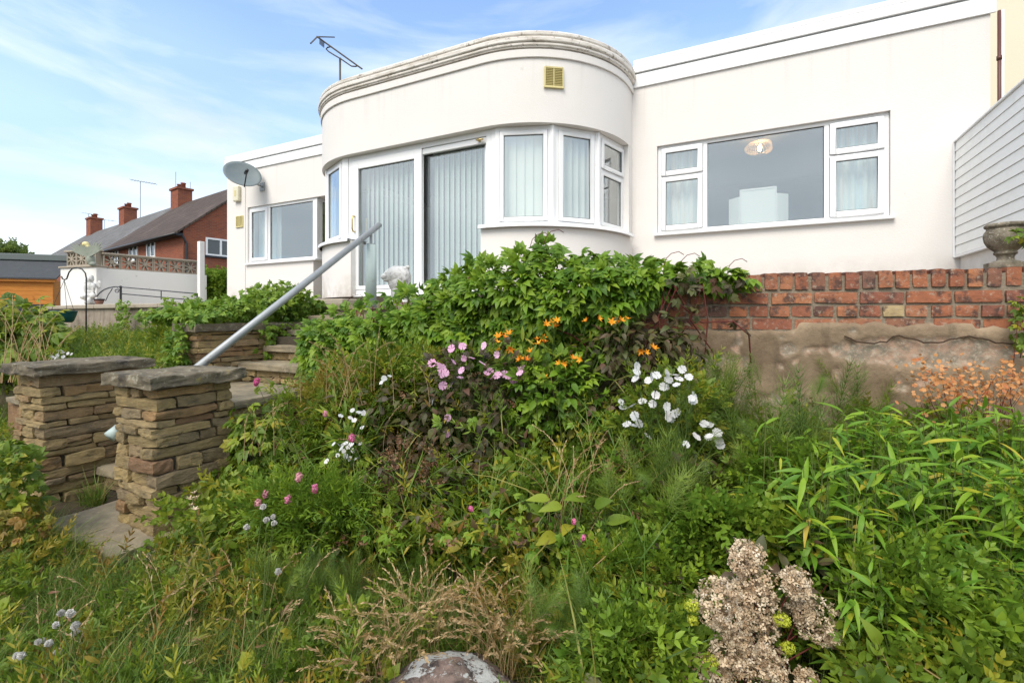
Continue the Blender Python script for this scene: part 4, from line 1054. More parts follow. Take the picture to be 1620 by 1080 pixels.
# handrail
hl, hu = Vector((-2.47, 3.0, -.72)), Vector((-1.40, 5.13, .985))
rail = thing("handrail", "grey steel handrail rising beside the garden steps", "handrail", Vector((hl.x, hl.y, -1.3)))
dr = (hu - hl).normalized()
mb = MB().tube([hl, hu], .030, 14); obj("rail", mb, GALV, rail, smooth=True)
mb = MB().tube([hl - dr * .02, hl + dr * .05], [.036, .036], 14); mb.tube([hu - dr * .004, hu + dr * .012], [.031, .02], 14); obj("end_cap", mb, POSTP, rail, smooth=True)
pb = at(587, 480, 5.02); pb.z = TF - .05; ptop = hl + dr * ((pb.y - hl.y) / dr.y)
mb = MB().tube([pb, Vector((pb.x, pb.y, ptop.z - .14))], [.058, .054], 14); obj("post", mb, POSTP, rail, smooth=True)
mb = MB().tube([Vector((pb.x, pb.y, ptop.z - .14)), Vector((ptop.x, ptop.y, ptop.z - .03))], .013, 8); mb.lathe(Vector((pb.x, pb.y, ptop.z - .145)), [(.05, 0), (.05, .012)], 14); obj("bracket", mb, GALV, rail)
lb_ = Vector((hl.x + .07, hl.y + .15, 0)); lt_ = hl + dr * ((lb_.y - hl.y) / dr.y)
mb = MB().tube([Vector((lt_.x, lt_.y, -1.28)), lt_ - UP * .02], .022, 10); obj("post", mb, GALV, rail, smooth=True)
# loose flat stones by the nearer pier, edging of the bed
for i, (u, v, L, D, rz, nmz) in enumerate(((305, 868, .42, .30, -.35, "reddish flat stone lying against the foot of the nearer pier"),
        (395, 858, .36, .28, .2, "pale flat stone half under grass right of the nearer pier"),
        (445, 850, .30, .26, .5, "pale flat stone farthest right of the nearer pier, at the edge of the flower bed"),
        (60, 888, .30, .16, .1, "whitish flat stone in the soil path left of the bottom step"))):
    p_ = at(u, v, 1); Y_ = -1.315 / p_.z; p_ = p_ * Y_
    me = rough_box(L, D, .05, sr, 4, .01, SLAB, "flat_stone")
    o = bpy.data.objects.new("flat_stone", me); o.matrix_world = Matrix.Translation(Vector((p_.x, p_.y, gz(p_.x, p_.y) + .012))) @ Matrix.Rotation(rz, 4, 'Z')
    link(o, None, p_); props(o, nmz, "flat stone")
# low walls left of the farther pier with a white sack
lo = thing("low_stone_wall", "low grey stone slab wall left of the farther pier", "wall", G(-.9, .5, -1.3))
zs = courses(-1.34, -.62, .06, .1)
mb = MB().gb(-2.7, -.60, .90, 1.06, -1.5, -.62); obj("core", mb, JOINT, lo)
for za, zb in zip(zs, zs[1:]): run(lo, G(-.59, .88, 0), -E1, -E2, 0, 2.1, za, zb, .12, .2, .45)
for i in range(4):
    me = rough_box(.52, .30, .06, sr, 3, .007, CAP, "coping_stone"); inst("coping_stone", me, lo, Matrix.Translation(G(-.86 - .53 * i, .98, -.585)) @ Matrix(((E1.x, E2.x, 0, 0), (E1.y, E2.y, 0, 0), (0, 0, 1, 0), (0, 0, 0, 1))))
lo2 = thing("low_slab_shelf", "grey slab shelf in front of the low stone wall, left of the farther pier", "slab shelf", G(-.9, .2, -1.3))
for i in range(3):
    me = rough_box(.5, .34, .055, sr, 3, .007, SLAB, "slab"); inst("slab", me, lo2, Matrix.Translation(G(-.90 - .51 * i, .66, -.80)) @ Matrix(((E1.x, E2.x, 0, 0), (E1.y, E2.y, 0, 0), (0, 0, 1, 0), (0, 0, 0, 1))))
mb = MB().gb(-2.3, -.66, .54, .87, -1.5, -.83); obj("base_block", mb, STONE, lo2, bevel=.02)
def blob(name, parts, mat, origin, vox=.02, parent=None, amp=0, **kw):
    bm = bmesh.new()
    for c, r in parts:
        rx, ry, rz = r if isinstance(r, (tuple, list)) else (r, r, r)
        bmesh.ops.create_icosphere(bm, subdivisions=3, radius=1.0, matrix=Matrix.Translation(Vector(c)) @ Matrix.Diagonal((rx, ry, rz, 1)))
    me = bpy.data.meshes.new(name); bm.to_mesh(me); bm.free(); me.materials.append(mat)
    o = bpy.data.objects.new(name, me)
    rm = o.modifiers.new("remesh", 'REMESH'); rm.mode = 'VOXEL'; rm.voxel_size = vox; rm.use_smooth_shade = True
    smx = o.modifiers.new("smooth", 'SMOOTH'); smx.iterations = 3; smx.factor = .5
    dg = bpy.context.evaluated_depsgraph_get() if False else None
    base = WL[parent.name] if parent else Vector((0, 0, 0))
    o.location = Vector(origin) - base
    link(o, parent, Vector(origin)); props(o, **kw); return o
sp_ = G(-.92, .66, -.77)
blob("sack", [((0, 0, .05), (.24, .15, .06)), ((.1, .03, .07), (.13, .11, .06)), ((-.12, -.02, .06), (.12, .1, .06)), ((.2, -.03, .03), (.07, .09, .04))], SACK, sp_, .022, label="crumpled white plastic sack lying on the slab shelf at the left edge", cat="sack")

# white lion on the terrace
lc_ = at(636, 462, 5.35); lc_.z = TF
sc_ = .31
fx = Vector((-.93, -.36, 0)); fy = Vector((fx.y, -fx.x, 0))
def lp(f, s, z): return fx * (f * sc_) + fy * (s * sc_) + UP * (z * sc_)
LP = [(lp(-.1, 0, .28), (.13, .12, .11)), (lp(.02, 0, .55), (.11, .105, .13)), (lp(.12, 0, .78), (.115, .115, .12)), (lp(.2, 0, 1.0), (.115, .115, .11)), (lp(.06, 0, 1.02), (.10, .115, .10)),
      (lp(.44, 0, 1.02), (.065, .055, .055)), (lp(.60, 0, .95), (.045, .042, .036)), (lp(.54, .0, .84), (.036, .036, .022)), (lp(.40, 0, 1.14), (.05, .05, .03)), (lp(.2, .24, 1.12), (.022, .02, .022)), (lp(.2, -.24, 1.12), (.022, .02, .022)), (lp(.02, 0, .93), (.105, .125, .13)), (lp(.08, 0, .66), (.10, .10, .12)),
      (lp(.26, .14, .3), (.038, .036, .12)), (lp(.26, -.14, .3), (.038, .036, .12)), (lp(.33, .15, .06), (.055, .04, .03)), (lp(.33, -.15, .06), (.055, .04, .03)),
      (lp(-.2, .24, .2), (.10, .055, .08)), (lp(-.2, -.24, .2), (.10, .055, .08)), (lp(.0, .28, .05), (.08, .035, .028)), (lp(.0, -.28, .05), (.08, .035, .028)), (lp(-.1, 0, .05), (.16, .13, .03))]
for i in range(26):
    a = random.uniform(0, 6.28); e = random.uniform(-.6, 1.2)
    LP.append((lp(.08 + .05 * math.cos(i), 0, .9) + fy * (.10 * math.cos(a)) - fx * (.02 + .06 * abs(math.sin(a))) + UP * (.13 * math.sin(a)), .022))
blob("lion_statue", LP, STATUE, lc_, .0055, label="small white seated lion statue in front of the left sliding door", cat="statue")

# ================================================================ LEFT SIDE: patio walls
SA = Vector((-8.33, 9.72, 0)); SD = Vector((.581, .814, 0)).normalized(); SN = Vector((SD.y, -SD.x, 0))   # receding screen; SN faces the camera side
SF = Vector((-.954, .30, 0)).normalized(); SFN = Vector((-SF.y, SF.x, 0)) * -1
if SFN.y > 0: SFN = -SFN
if SN.y > 0: SN = -SN
ww = thing("patio_wall", "flaking white patio wall topped by a pierced block screen on the left", "wall", SA + UP * TZ)
mb = MB(); mb.frame(SA, SD, SN, 0.02, 2.02, -.15, .02, TF - .04, 1.0); obj("wall_face", mb, WHITEW, ww)
mb = MB(); mb.frame(SA + SD * .03, SF, SFN, -.04, 1.02, -.14, .05, TF - .05, 1.02)
obj("wall_face", mb, WHITEW, ww)
mb = MB(); mb.frame(SA + SD * .03, SF, SFN, -.06, 1.05, -.17, .08, 1.021, 1.06); obj("coping", mb, CONC, ww, bevel=.01)
BS = .286
def breeze_mesh():
    mb = MB(); o = Vector((0, 0, 0)); ax = Vector((1, 0, 0)); ay = Vector((0, 1, 0)); h = BS / 2 - .003
    rect_frame(mb, o, ax, ay, -h, h, -h, h, .02, -.05, .05)
    for k in range(8):
        a = math.pi * k / 4 + math.pi / 8
        d = Vector((math.cos(a), 0, math.sin(a))); e = Vector((-d.z, 0, d.x))
        L = (h - .015) / max(abs(d.x), abs(d.z)); w = .011
        P_ = lambda t, s, y: d * t + e * s + ay * y
        mb.box8([P_(.02, -w, -.045), P_(L, -w, -.045), P_(L, -w, .045), P_(.02, -w, .045), P_(.02, w, -.045), P_(L, w, -.045), P_(L, w, .045), P_(.02, w, .045)])
    mb.lathe(o - UP * 0, [(.0, 0)], 3) if False else None
    c = []; n_ = 12
    vs = [(.035 * math.cos(2 * math.pi * j / n_), y, .035 * math.sin(2 * math.pi * j / n_)) for y in (-.05, .05) for j in range(n_)]
    mb.add(vs, [tuple(range(n_)), tuple(range(2 * n_ - 1, n_ - 1, -1))] + [(j, (j + 1) % n_, n_ + (j + 1) % n_, n_ + j) for j in range(n_)])
    return mesh_of("screen_block", mb, CONC)
BM_ = breeze_mesh()
for i in range(6):
    c = SA + SD * (.12 + BS * (i + .5)) + SN * -.06 + UP * (1.002 + BS / 2)
    inst("screen_block", BM_, ww, Matrix.Translation(c) @ Matrix(((SD.x, SN.x, 0, 0), (SD.y, SN.y, 0, 0), (0, 0, 1, 0), (0, 0, 0, 1))))
for i in range(3):
    c = SA + SD * .05 + SF * (.05 + BS * (i + .5)) + SFN * -.02 + UP * (1.062 + BS / 2)
    inst("screen_block", BM_, ww, Matrix.Translation(c) @ Matrix(((SF.x, SFN.x, 0, 0), (SF.y, SFN.y, 0, 0), (0, 0, 1, 0), (0, 0, 0, 1))))
mb = MB(); mb.frame(SA, SD, SN, .10, 1.86, -.14, .02, 1.002 + BS, 1.04 + BS); obj("screen_coping", mb, CONC, ww, bevel=.008)
mb = MB(); mb.frame(SA + SD * .05, SF, SFN, .02, .95, -.10, .06, 1.062 + BS, 1.10 + BS); obj("screen_coping", mb, CONC, ww, bevel=.008)
# retaining wall of the upper garden
rw = thing("retaining_wall", "stained old rendered garden wall with a concrete coping, below the white patio wall", "wall", G(-4, 2.9, -.5))
NG = 70; vs = []
for j in range(9):
    for i in range(NG + 1):
        k = -8.05 + 8.0 * i / NG; z = -.95 + (.165 + .95) * j / 8
        vs.append(G(k, 2.88 + .02 * noise.noise(Vector((k * 1.5, z * 2, 4))) + .008 * noise.noise(Vector((k * 7, z * 7, 4))), z))
mb = MB().add(vs, [(j * (NG + 1) + i, j * (NG + 1) + i + 1, (j + 1) * (NG + 1) + i + 1, (j + 1) * (NG + 1) + i) for j in range(8) for i in range(NG)])
obj("wall_face", mb, OLDWALL, rw, smooth=True, weld=False)
mb = MB().gb(-8.08, -.06, 2.93, 3.08, -1.2, .16); obj("wall_core", mb, OLDWALL, rw)
for i in range(8):
    mb = MB().gb(-8.1 + i * 1.0, -8.1 + i * 1.0 + .992, 2.83, 3.09, .166, .235 + .004 * (i % 3)); obj("coping_stone", mb, CONC, rw, bevel=.014)
# metal gate leaning along the coping
g0, g1 = at(191, 470, 8.35), at(314, 470, 7.2)
gt = thing("metal_gate", "low black metal gate with a scrolled arch lying behind the coping", "gate", Vector((g0.x, g0.y, TZ)))
def gp(u, v):
    f = (u - 150) / (314 - 150); Y = 8.75 + (7.25 - 8.75) * f
    return at(u, v, Y)
mb = MB().tube([gp(191, 452), gp(191, 484)], .018, 6); mb.tube([gp(312, 464), gp(312, 484)], .012, 6); mb.tube([gp(255, 460), gp(255, 474)], .008, 6); obj("upright", mb, BLACKM, gt)
mb = MB().tube([gp(191, 454), gp(312, 464.5)], .009, 6); obj("bar", mb, BLACKM, gt); mb = MB().tube([gp(191, 464.5), gp(300, 474)], .009, 6); obj("bar", mb, BLACKM, gt)
mb = MB().tube([gp(153, 469), gp(158, 463), gp(165, 458), gp(173, 455), gp(182, 453.5), gp(191, 454)], .010, 6); obj("arch", mb, BLACKM, gt)
mb = MB().tube([gp(184.5 + r_ * math.cos(a), 459.5 + r_ * math.sin(a)) for r_, a in ((4, -1.2), (4, -.2), (3.6, .9), (3, 2), (2.6, 3.1), (2, 4.2), (1.4, 5.4), (.6, 6.6))], .007, 6); mb.tube([gp(167, 476), gp(171, 467), gp(178, 456)], .007, 6); obj("scroll", mb, BLACKM, gt)
# shepherd's hook and hanging basket
hb_ = at(136, 545, 6.6); hb_.z = gz(hb_.x, hb_.y) - .05
hk = thing("shepherd_hook", "black iron shepherd's hook standing in the upper bed before the patio wall", "plant hook", hb_)
mb = MB().tube([hb_] + [at(u, v, 6.6) for u, v in ((136.5, 440), (135, 432), (130, 426), (122, 423), (114, 425), (109, 431), (107, 437), (105.5, 441), (102, 442.5), (99, 441), (97, 437))], .0085, 8); obj("hook", mb, BLACKM, hk, smooth=True)
bc_ = at(101.5, 510, 6.6)
bk = thing("hanging_basket", "teal plastic hanging basket under the iron hook", "hanging basket", bc_)
mb = MB().lathe(bc_, [(.08, 0), (.10, .02), (.128, .10), (.138, .145), (.142, .15), (.142, .16), (.13, .158), (.12, .1)], 24); obj("bowl", mb, TEAL, bk, smooth=True)
mb = MB()
for a in (0, 2.1, 4.2): mb.tube([bc_ + Vector((.135 * math.cos(a), .135 * math.sin(a), .155)), at(101.5, 443, 6.6)], .003, 5)
obj("chain", mb, BLACKM, bk)
# cherub, pot and bird figure
cb = at(143, 478, 9.25); cb.z = .24
CB = [((0, 0, .06), (.11, .09, .06)), ((0, 0, .2), (.085, .075, .11)), ((0, 0, .36), (.08, .07, .10)), ((.0, -.01, .50), (.065, .065, .07)), ((.08, -.02, .33), (.03, .03, .10)), ((-.08, -.02, .33), (.03, .03, .10)),
      ((.1, -.06, .18), (.06, .05, .05)), ((-.07, -.07, .16), (.06, .06, .05)), ((.05, -.08, .08), (.04, .06, .07)), ((.12, .05, .40), (.05, .02, .09)), ((-.12, .05, .40), (.05, .02, .09)), ((0, .0, .55), (.06, .05, .035))]
blob("cherub_statue", CB, STATUE, cb, .016, label="white cherub garden statue on the coping against the patio wall", cat="statue")
pc_ = at(157, 480, 8.8); pc_.z = .24
pot = thing("flower_pot", "small dark rimmed clay pot on the coping beside the cherub", "pot", pc_)
mb = MB().lathe(pc_, [(.045, 0), (.05, .01), (.075, .085), (.07, .085)], 16); obj("bowl", mb, POTM, pot, smooth=True)
mb = MB().lathe(pc_ + UP * .083, [(.075, 0), (.082, .004), (.082, .025), (.07, .025)], 16); obj("rim", mb, BLACKM, pot, smooth=True)
bd = at(147, 424, 9.5); bd.z = 1.0
bird = thing("bird_ornament", "grey green bird ornament with raised wings and yellow head on the block screen corner", "ornament", bd)
blob("body", [((0, -.05, .14), (.07, .07, .12)), ((-.03, -.05, .27), (.05, .05, .08)), ((.04, -.05, .05), (.06, .06, .05))], VERD, bd, .014, parent=bird)
blob("head", [((-.10, -.05, .43), (.07, .05, .06)), ((-.05, -.05, .36), (.045, .045, .07))], YELLOW, bd, .012, parent=bird)
mb = MB().tube([bd + Vector((-.16, -.05, .44)), bd + Vector((-.21, -.05, .43)), bd + Vector((-.235, -.05, .40))], [.03, .02, .004], 8); obj("beak", mb, BROWNP, bird, smooth=True)
for sg in (-1, 1):
    for i in range(7):
        a = R(92 + sg * (12 + i * 9)); L = .46 - .02 * abs(i - 4) * 2
        b0 = bd + Vector((sg * .04, -.08, .10 + .012 * i)); d = Vector((math.cos(a), -.1, math.sin(a))).normalized(); e = Vector((-d.z, 0, d.x))
        mb = MB(); pts = []
        for f, w in ((0, .012), (.35, .022), (.75, .020), (1, .004)):
            c = b0 + d * (L * f) + Vector((0, -.004 * i, 0)); pts += [c + e * w, c - e * w]
        mb.add(pts, [(0, 1, 3, 2), (2, 3, 5, 4), (4, 5, 7, 6)]); mb.add([p + Vector((0, .012, 0)) for p in pts], [(0, 2, 3, 1), (2, 4, 5, 3), (4, 6, 7, 5)])
        obj("feather", mb, VERD, bird)
# white post and hedge beside the house
pp_ = at(318, 470, 10.9); pp_.z = TF - .02
mb = MB(); rb = R(-30); mb.box(pp_ + UP * .79, .11, .11, 1.58, rb)
obj("post", mb, WHITEW, origin=pp_, bevel=.01, label="peeling white painted post at the end of the patio wall", cat="post")

# timber shed
s0 = Vector((at(-120, 0, 14.0).x, 14.0, 0)); s1 = Vector((at(103, 0, 15.0).x, 15.0, 0))
sdv = (s1 - s0).normalized(); sn = Vector((sdv.y, -sdv.x, 0)); SL = (s1 - s0).length; sz0, sz1, sz2 = .14, 1.16, 2.0
shed = thing("timber_shed", "orange timber shed with a dark grey roof at the left edge", "shed", Vector((s0.x, s0.y, .1)) + sdv * SL / 2)
nb_ = 5
for i in range(nb_):
    h = (1.10 - .42) / nb_; z = .42 + i * h
    mb = MB(); mb.frame(s0, sdv, sn, 0, SL - .3, -.04, .0, z, z + h - .006); mb.frame(s0, sdv, sn, 0, SL - .3, -.04, -.008, z + h - .006, z + h); obj("plank", mb, TIMBER, shed, bevel=.006)
mb = MB(); mb.frame(s0, sdv, sn, 0, SL - .28, -.06, .002, .05, .42); obj("plinth", mb, DARKBASE, shed)
mb = MB(); mb.frame(s0, sdv, sn, -.1, SL - .2, -.02, .10, 1.10, 1.18); obj("fascia_board", mb, TIMBER, shed)
q_ = lambda t, n, z: s0 + sdv * t + sn * n + UP * z
mb = MB().box8([q_(-.2, .14, 1.18), q_(SL - .15, .14, 1.18), q_(SL - .15, -.8, 1.80), q_(-.2, -.8, 1.80), q_(-.2, .14, 1.22), q_(SL - .15, .14, 1.22), q_(SL - .15, -.8, 1.84), q_(-.2, -.8, 1.84)]); obj("roof", mb, FELT, shed)
mb = MB(); mb.frame(s0, sdv, sn, -.3, SL + .05, -1.1, -.70, 1.82, 2.02); obj("roof_trim", mb, TRIM, shed, bevel=.02)
mb = MB(); mb.frame(s0, sdv, sn, 0, SL - .3, -2.2, -.05, .05, 1.15); obj("body", mb, TIMBER, shed)

# ================================================================ BRICK HOUSES BEYOND
RZ = math.atan2(.579, -.815)                    # local x runs along the street away from the corner, local y is across the house
HO = Vector((-16.93, 25.0, -.6))
ez, rzz = 5.16, 8.6                              # eaves and ridge above local base
def brick_house(L0, L1, roofm, label, wins, gable=False, chims=()):
    org = HO + Vector((-.815, .579, 0)) * L0
    r = thing("brick_house", label, "house", org, "terrace of brick houses beyond the garden", RZ)
    L = L1 - L0; D = 8.0
    sy = -1.0 if Vector((-math.sin(RZ), math.cos(RZ), 0)).dot(Vector((.579, .815, 0))) < 0 else 1.0
    y = lambda v: v * sy
    def part(name, mb, mat, par=r, **k): return obj(name, mb, mat, par, local=True, **k)
    mb = MB(); g = [(0, ez), (D, ez), (D / 2, rzz - .06)]
    vs = []
    for x in (0, L): vs += [(x, y(0), 0), (x, y(D), 0), (x, y(D), ez), (x, y(D / 2), rzz - .05), (x, y(0), ez)]
    mb.add(vs, [(0, 1, 2, 3, 4), (9, 8, 7, 6, 5), (0, 4, 9, 5), (1, 6, 7, 2), (0, 5, 6, 1)]); part("wall", mb, FARBRICK)
    mb = MB(); ov = .35; sl = (rzz - ez) / (D / 2)
    x0 = -.12 if gable else 0.0
    for s_ in (0, 1):
        ya, yb = (-ov, D / 2) if s_ == 0 else (D + ov, D / 2)
        za = ez - ov * sl
        mb.add([(x0, y(ya), za + .02), (L, y(ya), za + .02), (L, y(yb), rzz), (x0, y(yb), rzz), (x0, y(ya), za + .14), (L, y(ya), za + .14), (L, y(yb), rzz + .12), (x0, y(yb), rzz + .12)],
               [(0, 1, 2, 3), (4, 7, 6, 5), (0, 4, 5, 1), (1, 5, 6, 2), (2, 6, 7, 3), (3, 7, 4, 0)])
    rf = part("roof", mb, roofm)
    mb = MB(); mb.tube([(x0, 0 + y(-ov - .06), ez - .28), (L, y(-ov - .06), ez - .28)], .07, 8); part("gutter", mb, BLACKP, rf, smooth=True)
    mb = MB(); mb.add(*[[(x, y(q), z) for x in (0, L) for q, z in ((-.33, ez - .34), (0.0, ez - .34), (0.0, ez - .2), (-.33, ez - .2))], [(0, 1, 2, 3), (7, 6, 5, 4), (0, 4, 5, 1), (3, 2, 6, 7), (0, 3, 7, 4)]]); part("soffit", mb, DARKBASE, rf)
    if gable:
        mb = MB(); mb.tube([(-.03, y(-.06), ez - .3), (-.06, y(.12), ez - .7), (-.06, y(.12), 0)], .06, 8); part("downpipe", mb, BLACKP)
    for cx, cw, ch, pots in chims:
        mb = MB(); z0 = rzz - .5
        X = lambda a, b, c, d, e, f: mb.box8([(a, y(c), e), (b, y(c), e), (b, y(d), e), (a, y(d), e), (a, y(c), f), (b, y(c), f), (b, y(d), f), (a, y(d), f)])
        X(cx - cw / 2, cx + cw / 2, D / 2 - .45, D / 2 + .45, z0, rzz + ch); X(cx - cw / 2 - .08, cx + cw / 2 + .08, D / 2 - .53, D / 2 + .53, rzz + ch, rzz + ch + .14)
        cm = part("chimney", mb, FARBRICK)
        for i in range(pots):
            mb = MB().lathe((cx - cw / 4 + i * cw / 2, y(D / 2), rzz + ch + .14), [(.15, 0), (.14, .3), (.17, .32), (.17, .38), (.1, .38)], 12); part("chimney_pot", mb, POTM if i else FARBRICK, cm, smooth=True)
    for face, a0, a1, z0, z1 in wins:
        mb = MB(); zz0, zz1 = z0 + .6, z1 + .6
        def wb(t0, t1, n0, n1, e, f):
            if face == 'side': return mb.box8([(t0, y(-n1), e), (t1, y(-n1), e), (t1, y(-n0), e), (t0, y(-n0), e), (t0, y(-n1), f), (t1, y(-n1), f), (t1, y(-n0), f), (t0, y(-n0), f)])
            return mb.box8([(-n1, y(t0), e), (-n1, y(t1), e), (-n0, y(t1), e), (-n0, y(t0), e), (-n1, y(t0), f), (-n1, y(t1), f), (-n0, y(t1), f), (-n0, y(t0), f)])
        w = .09
        wb(a0, a0 + w, -.02, .05, zz0, zz1); wb(a1 - w, a1, -.02, .05, zz0, zz1); wb(a0 + w, a1 - w, -.02, .05, zz0, zz0 + w); wb(a0 + w, a1 - w, -.02, .05, zz1 - w, zz1)
        mid = (a0 + a1) / 2; wb(mid - .05, mid + .05, -.018, .048, zz0 + w, zz1 - w)
        wn_ = part("window", mb, UPVC)
        mb = MB(); wb(a0 + w, a1 - w, .001, .012, zz0 + w, zz1 - w); part("pane", mb, GLASSR, wn_)
        mb = MB(); wb(a0 - .08, a1 + .08, .0, .1, zz0 - .1, zz0); part("sill", mb, DARKBASE if face != 'side' else CONC, wn_)
    return r
GLASSR = Mt("far_window_glass", (0.05, 0.065, 0.07), 0.08, 0.8).mat
brick_house(0, 11.3, ROOFB, "red brick house with a brown tiled roof and gable, right behind the white post", [('gable', 1.05, 2.55, 3.35, 4.30), ('side', 3.64, 4.88, 3.40, 4.40), ('side', 6.3, 7.7, 3.40, 4.40), ('side', 9.6, 10.7, 3.4, 4.35)], True, ((11.0, 1.25, 1.05, 2),))
brick_house(11.3, 22.0, ROOFG, "red brick house with a grey roof, joined to the brown-roofed house", [('side', 1.0, 2.2, 3.4, 4.35), ('side', 4.4, 5.7, 3.4, 4.4), ('side', 7.4, 8.7, 3.4, 4.4)], False, ((10.4, 1.25, 1.1, 2),))
brick_house(22.0, 33.0, ROOFG, "farthest grey-roofed brick house of the terrace, showing one chimney above the block screen", [('side', 2.4, 3.7, 3.4, 4.4)], False, ((8.6, 1.3, 1.3, 2),))
# more distant house behind the shed
fh = thing("distant_house", "distant house whose small brick chimney stands over the shed roof", "house", Vector((-66, 70, -1)))
mb = MB().box(Vector((-66, 72, 2.2)), 9, 7, 6.4, .3); obj("wall", mb, FARBRICK, fh)
mb = MB(); c_ = Vector((-66, 72, 5.4)); ca, sa = math.cos(.3), math.sin(.3)
pq = lambda x, y, z: c_ + Vector((ca * x - sa * y, sa * x + ca * y, z))
mb.add([pq(-4.7, -3.7, 0), pq(4.7, -3.7, 0), pq(4.7, 3.7, 0), pq(-4.7, 3.7, 0), pq(-4.5, 0, 2.2), pq(4.5, 0, 2.2)], [(0, 1, 5, 4), (2, 3, 4, 5), (0, 4, 3), (1, 2, 5), (0, 3, 2, 1)]); rf_ = obj("roof", mb, ROOFG, fh)
cp = at(93, 413, 71.0)
mb = MB().box(Vector((cp.x, 71, 7.6)), .75, .9, 2.0, .3); mb.box(Vector((cp.x, 71, 8.65)), .95, 1.1, .16, .3); mb.box(Vector((cp.x, 71, 8.9)), .35, .35, .4, .3); obj("chimney", mb, FARBRICK, rf_)
# aerials on the roofs
def yagi(u, vb, vt, Y, label, boom=1.4, els=9, r=.03, w=.25, ang=.3):
    b = at(u, vb, Y); t_ = at(u, vt, Y)
    a = thing("roof_aerial", label, "aerial", b)
    mb = MB().tube([b, t_], r, 6); obj("mast", mb, GALV, a)
    if boom:
        d = Vector((math.cos(ang), math.sin(ang), -.12)); e = Vector((-d.y, d.x, 0)).normalized()
        mb = MB().tube([t_ - d * boom * .6, t_ + d * boom], r * .8, 6); obj("boom", mb, GALV, a)
        mb = MB()
        for i in range(els):
            c = t_ - d * boom * .6 + d * (boom * 1.6 * i / (els - 1)); mb.tube([c - e * w, c + e * w], r * .5, 5)
        obj("element", mb, GALV, a)
yagi(222, 348, 287, 40, "tall thin television aerial between the two nearest chimneys", 1.1, 10)
yagi(278, 345, 272, 36, "bare thin mast rising in front of the nearest chimney", 0, r=.022)
yagi(301, 335, 288, 36, "short bare mast at the right side of the nearest chimney", 0, r=.022)
yagi(140, 372, 338, 50, "faint aerial left of the third chimney", .9, 5, .025)
yagi(165.5, 374, 348, 50, "faint aerial right of the third chimney", 1.2, 5, .025, ang=-.2)

# lichen covered boulder in the foreground
bo = at(722, 1052, 1.62); bz = gz(bo.x, bo.y)
bm = bmesh.new(); bmesh.ops.create_icosphere(bm, subdivisions=5, radius=1.0)
lich = []
for v in bm.verts:
    c = v.co.copy()
    n_ = noise.noise(c * 1.6 + Vector((3, 1, 2))) * .18 + noise.noise(c * 4.5) * .06 + noise.noise(c * 11) * .022
    k_ = 1 + n_
    z_ = c.z
    z_ = math.copysign(abs(z_) ** .8, z_)
    v.co = Vector((c.x * .27 * k_, c.y * .22 * k_, z_ * .22 * k_ * (1 - .25 * math.hypot(c.x, c.y)) * (1.0 if z_ > 0 else .6)))
    lich.append(max(0.0, min(1.0, .62 - abs(c.z - .86) * 3.2 + (.15 if c.y > -.15 else -.45))))
me = bpy.data.meshes.new("boulder"); bm.to_mesh(me); bm.free(); me.materials.append(BOULDER)
me.polygons.foreach_set('use_smooth', [True] * len(me.polygons))
me.attributes.new("lichen", 'FLOAT', 'POINT').data.foreach_set('value', lich)
o = bpy.data.objects.new("boulder", me); o.location = (bo.x - .03, bo.y + .06, bz - .022); link(o, None, bo); props(o, "pinkish boulder crusted with white lichen at the bottom of the lawn", "boulder")

# ================================================================ PLANTS
def nrmz(a): return a / np.maximum(np.linalg.norm(a, axis=-1, keepdims=True), 1e-9)
def lance(L, W, segs=3, fold=.25, curl=.5, p=.85, twist=0.0):
    V = []; T = []
    for i in range(segs + 1):
        t = i / segs
        w = W * .5 * math.sin(math.pi * min(1, max(0, t)) ** p) ** .9 if 0 < t < 1 else 0
        y = L * t; z = -curl * L * t * t
        c, s = math.cos(twist * t), math.sin(twist * t)
        if w == 0: V.append((0, y, z))
        else: V += [(-w * c, y, z + fold * w - w * s), (0, y, z), (w * c, y, z + fold * w + w * s)]
    T += [(0, 2, 1), (0, 3, 2)]
    for i in range(segs - 2):
        a = 1 + 3 * i; b = a + 3
        T += [(a, a + 1, b), (a + 1, b + 1, b), (a + 1, a + 2, b + 1), (a + 2, b + 2, b + 1)]
    a = 1 + 3 * (segs - 2); e = a + 3
    T += [(a, a + 1, e), (a + 1, a + 2, e)]
    return np.array(V, float), np.array(T, int)
def rotm(axis, a): return np.array(Matrix.Rotation(a, 3, axis))
def join(parts):
    V, T, o = [], [], 0
    for v, t in parts: V.append(v); T.append(t + o); o += len(v)
    return np.concatenate(V), np.concatenate(T)
def palmate(n=5, L=.075, W=.036, spread=150, seed=0, petiole=.05, segs=3):
    r = np.random.default_rng(seed); ps = []
    for i in range(n):
        a = R(-spread / 2 + spread * i / (n - 1)); f = 1 - .35 * abs(i - (n - 1) / 2) / ((n - 1) / 2)
        v, t = lance(L * f * r.uniform(.9, 1.1), W * f * r.uniform(.9, 1.1), segs, .35, r.uniform(.25, .55), .8)
        v = v @ rotm('X', r.uniform(-.15, .1)).T @ rotm('Z', -a).T; ps.append((v + [0, petiole, 0], t))
    pv = np.array([(-.0015, 0, .03), (.0015, 0, .03), (0, petiole, 0)]); ps.append((pv - [0, 0, 0], np.array([(0, 1, 2)])))
    return join(ps)
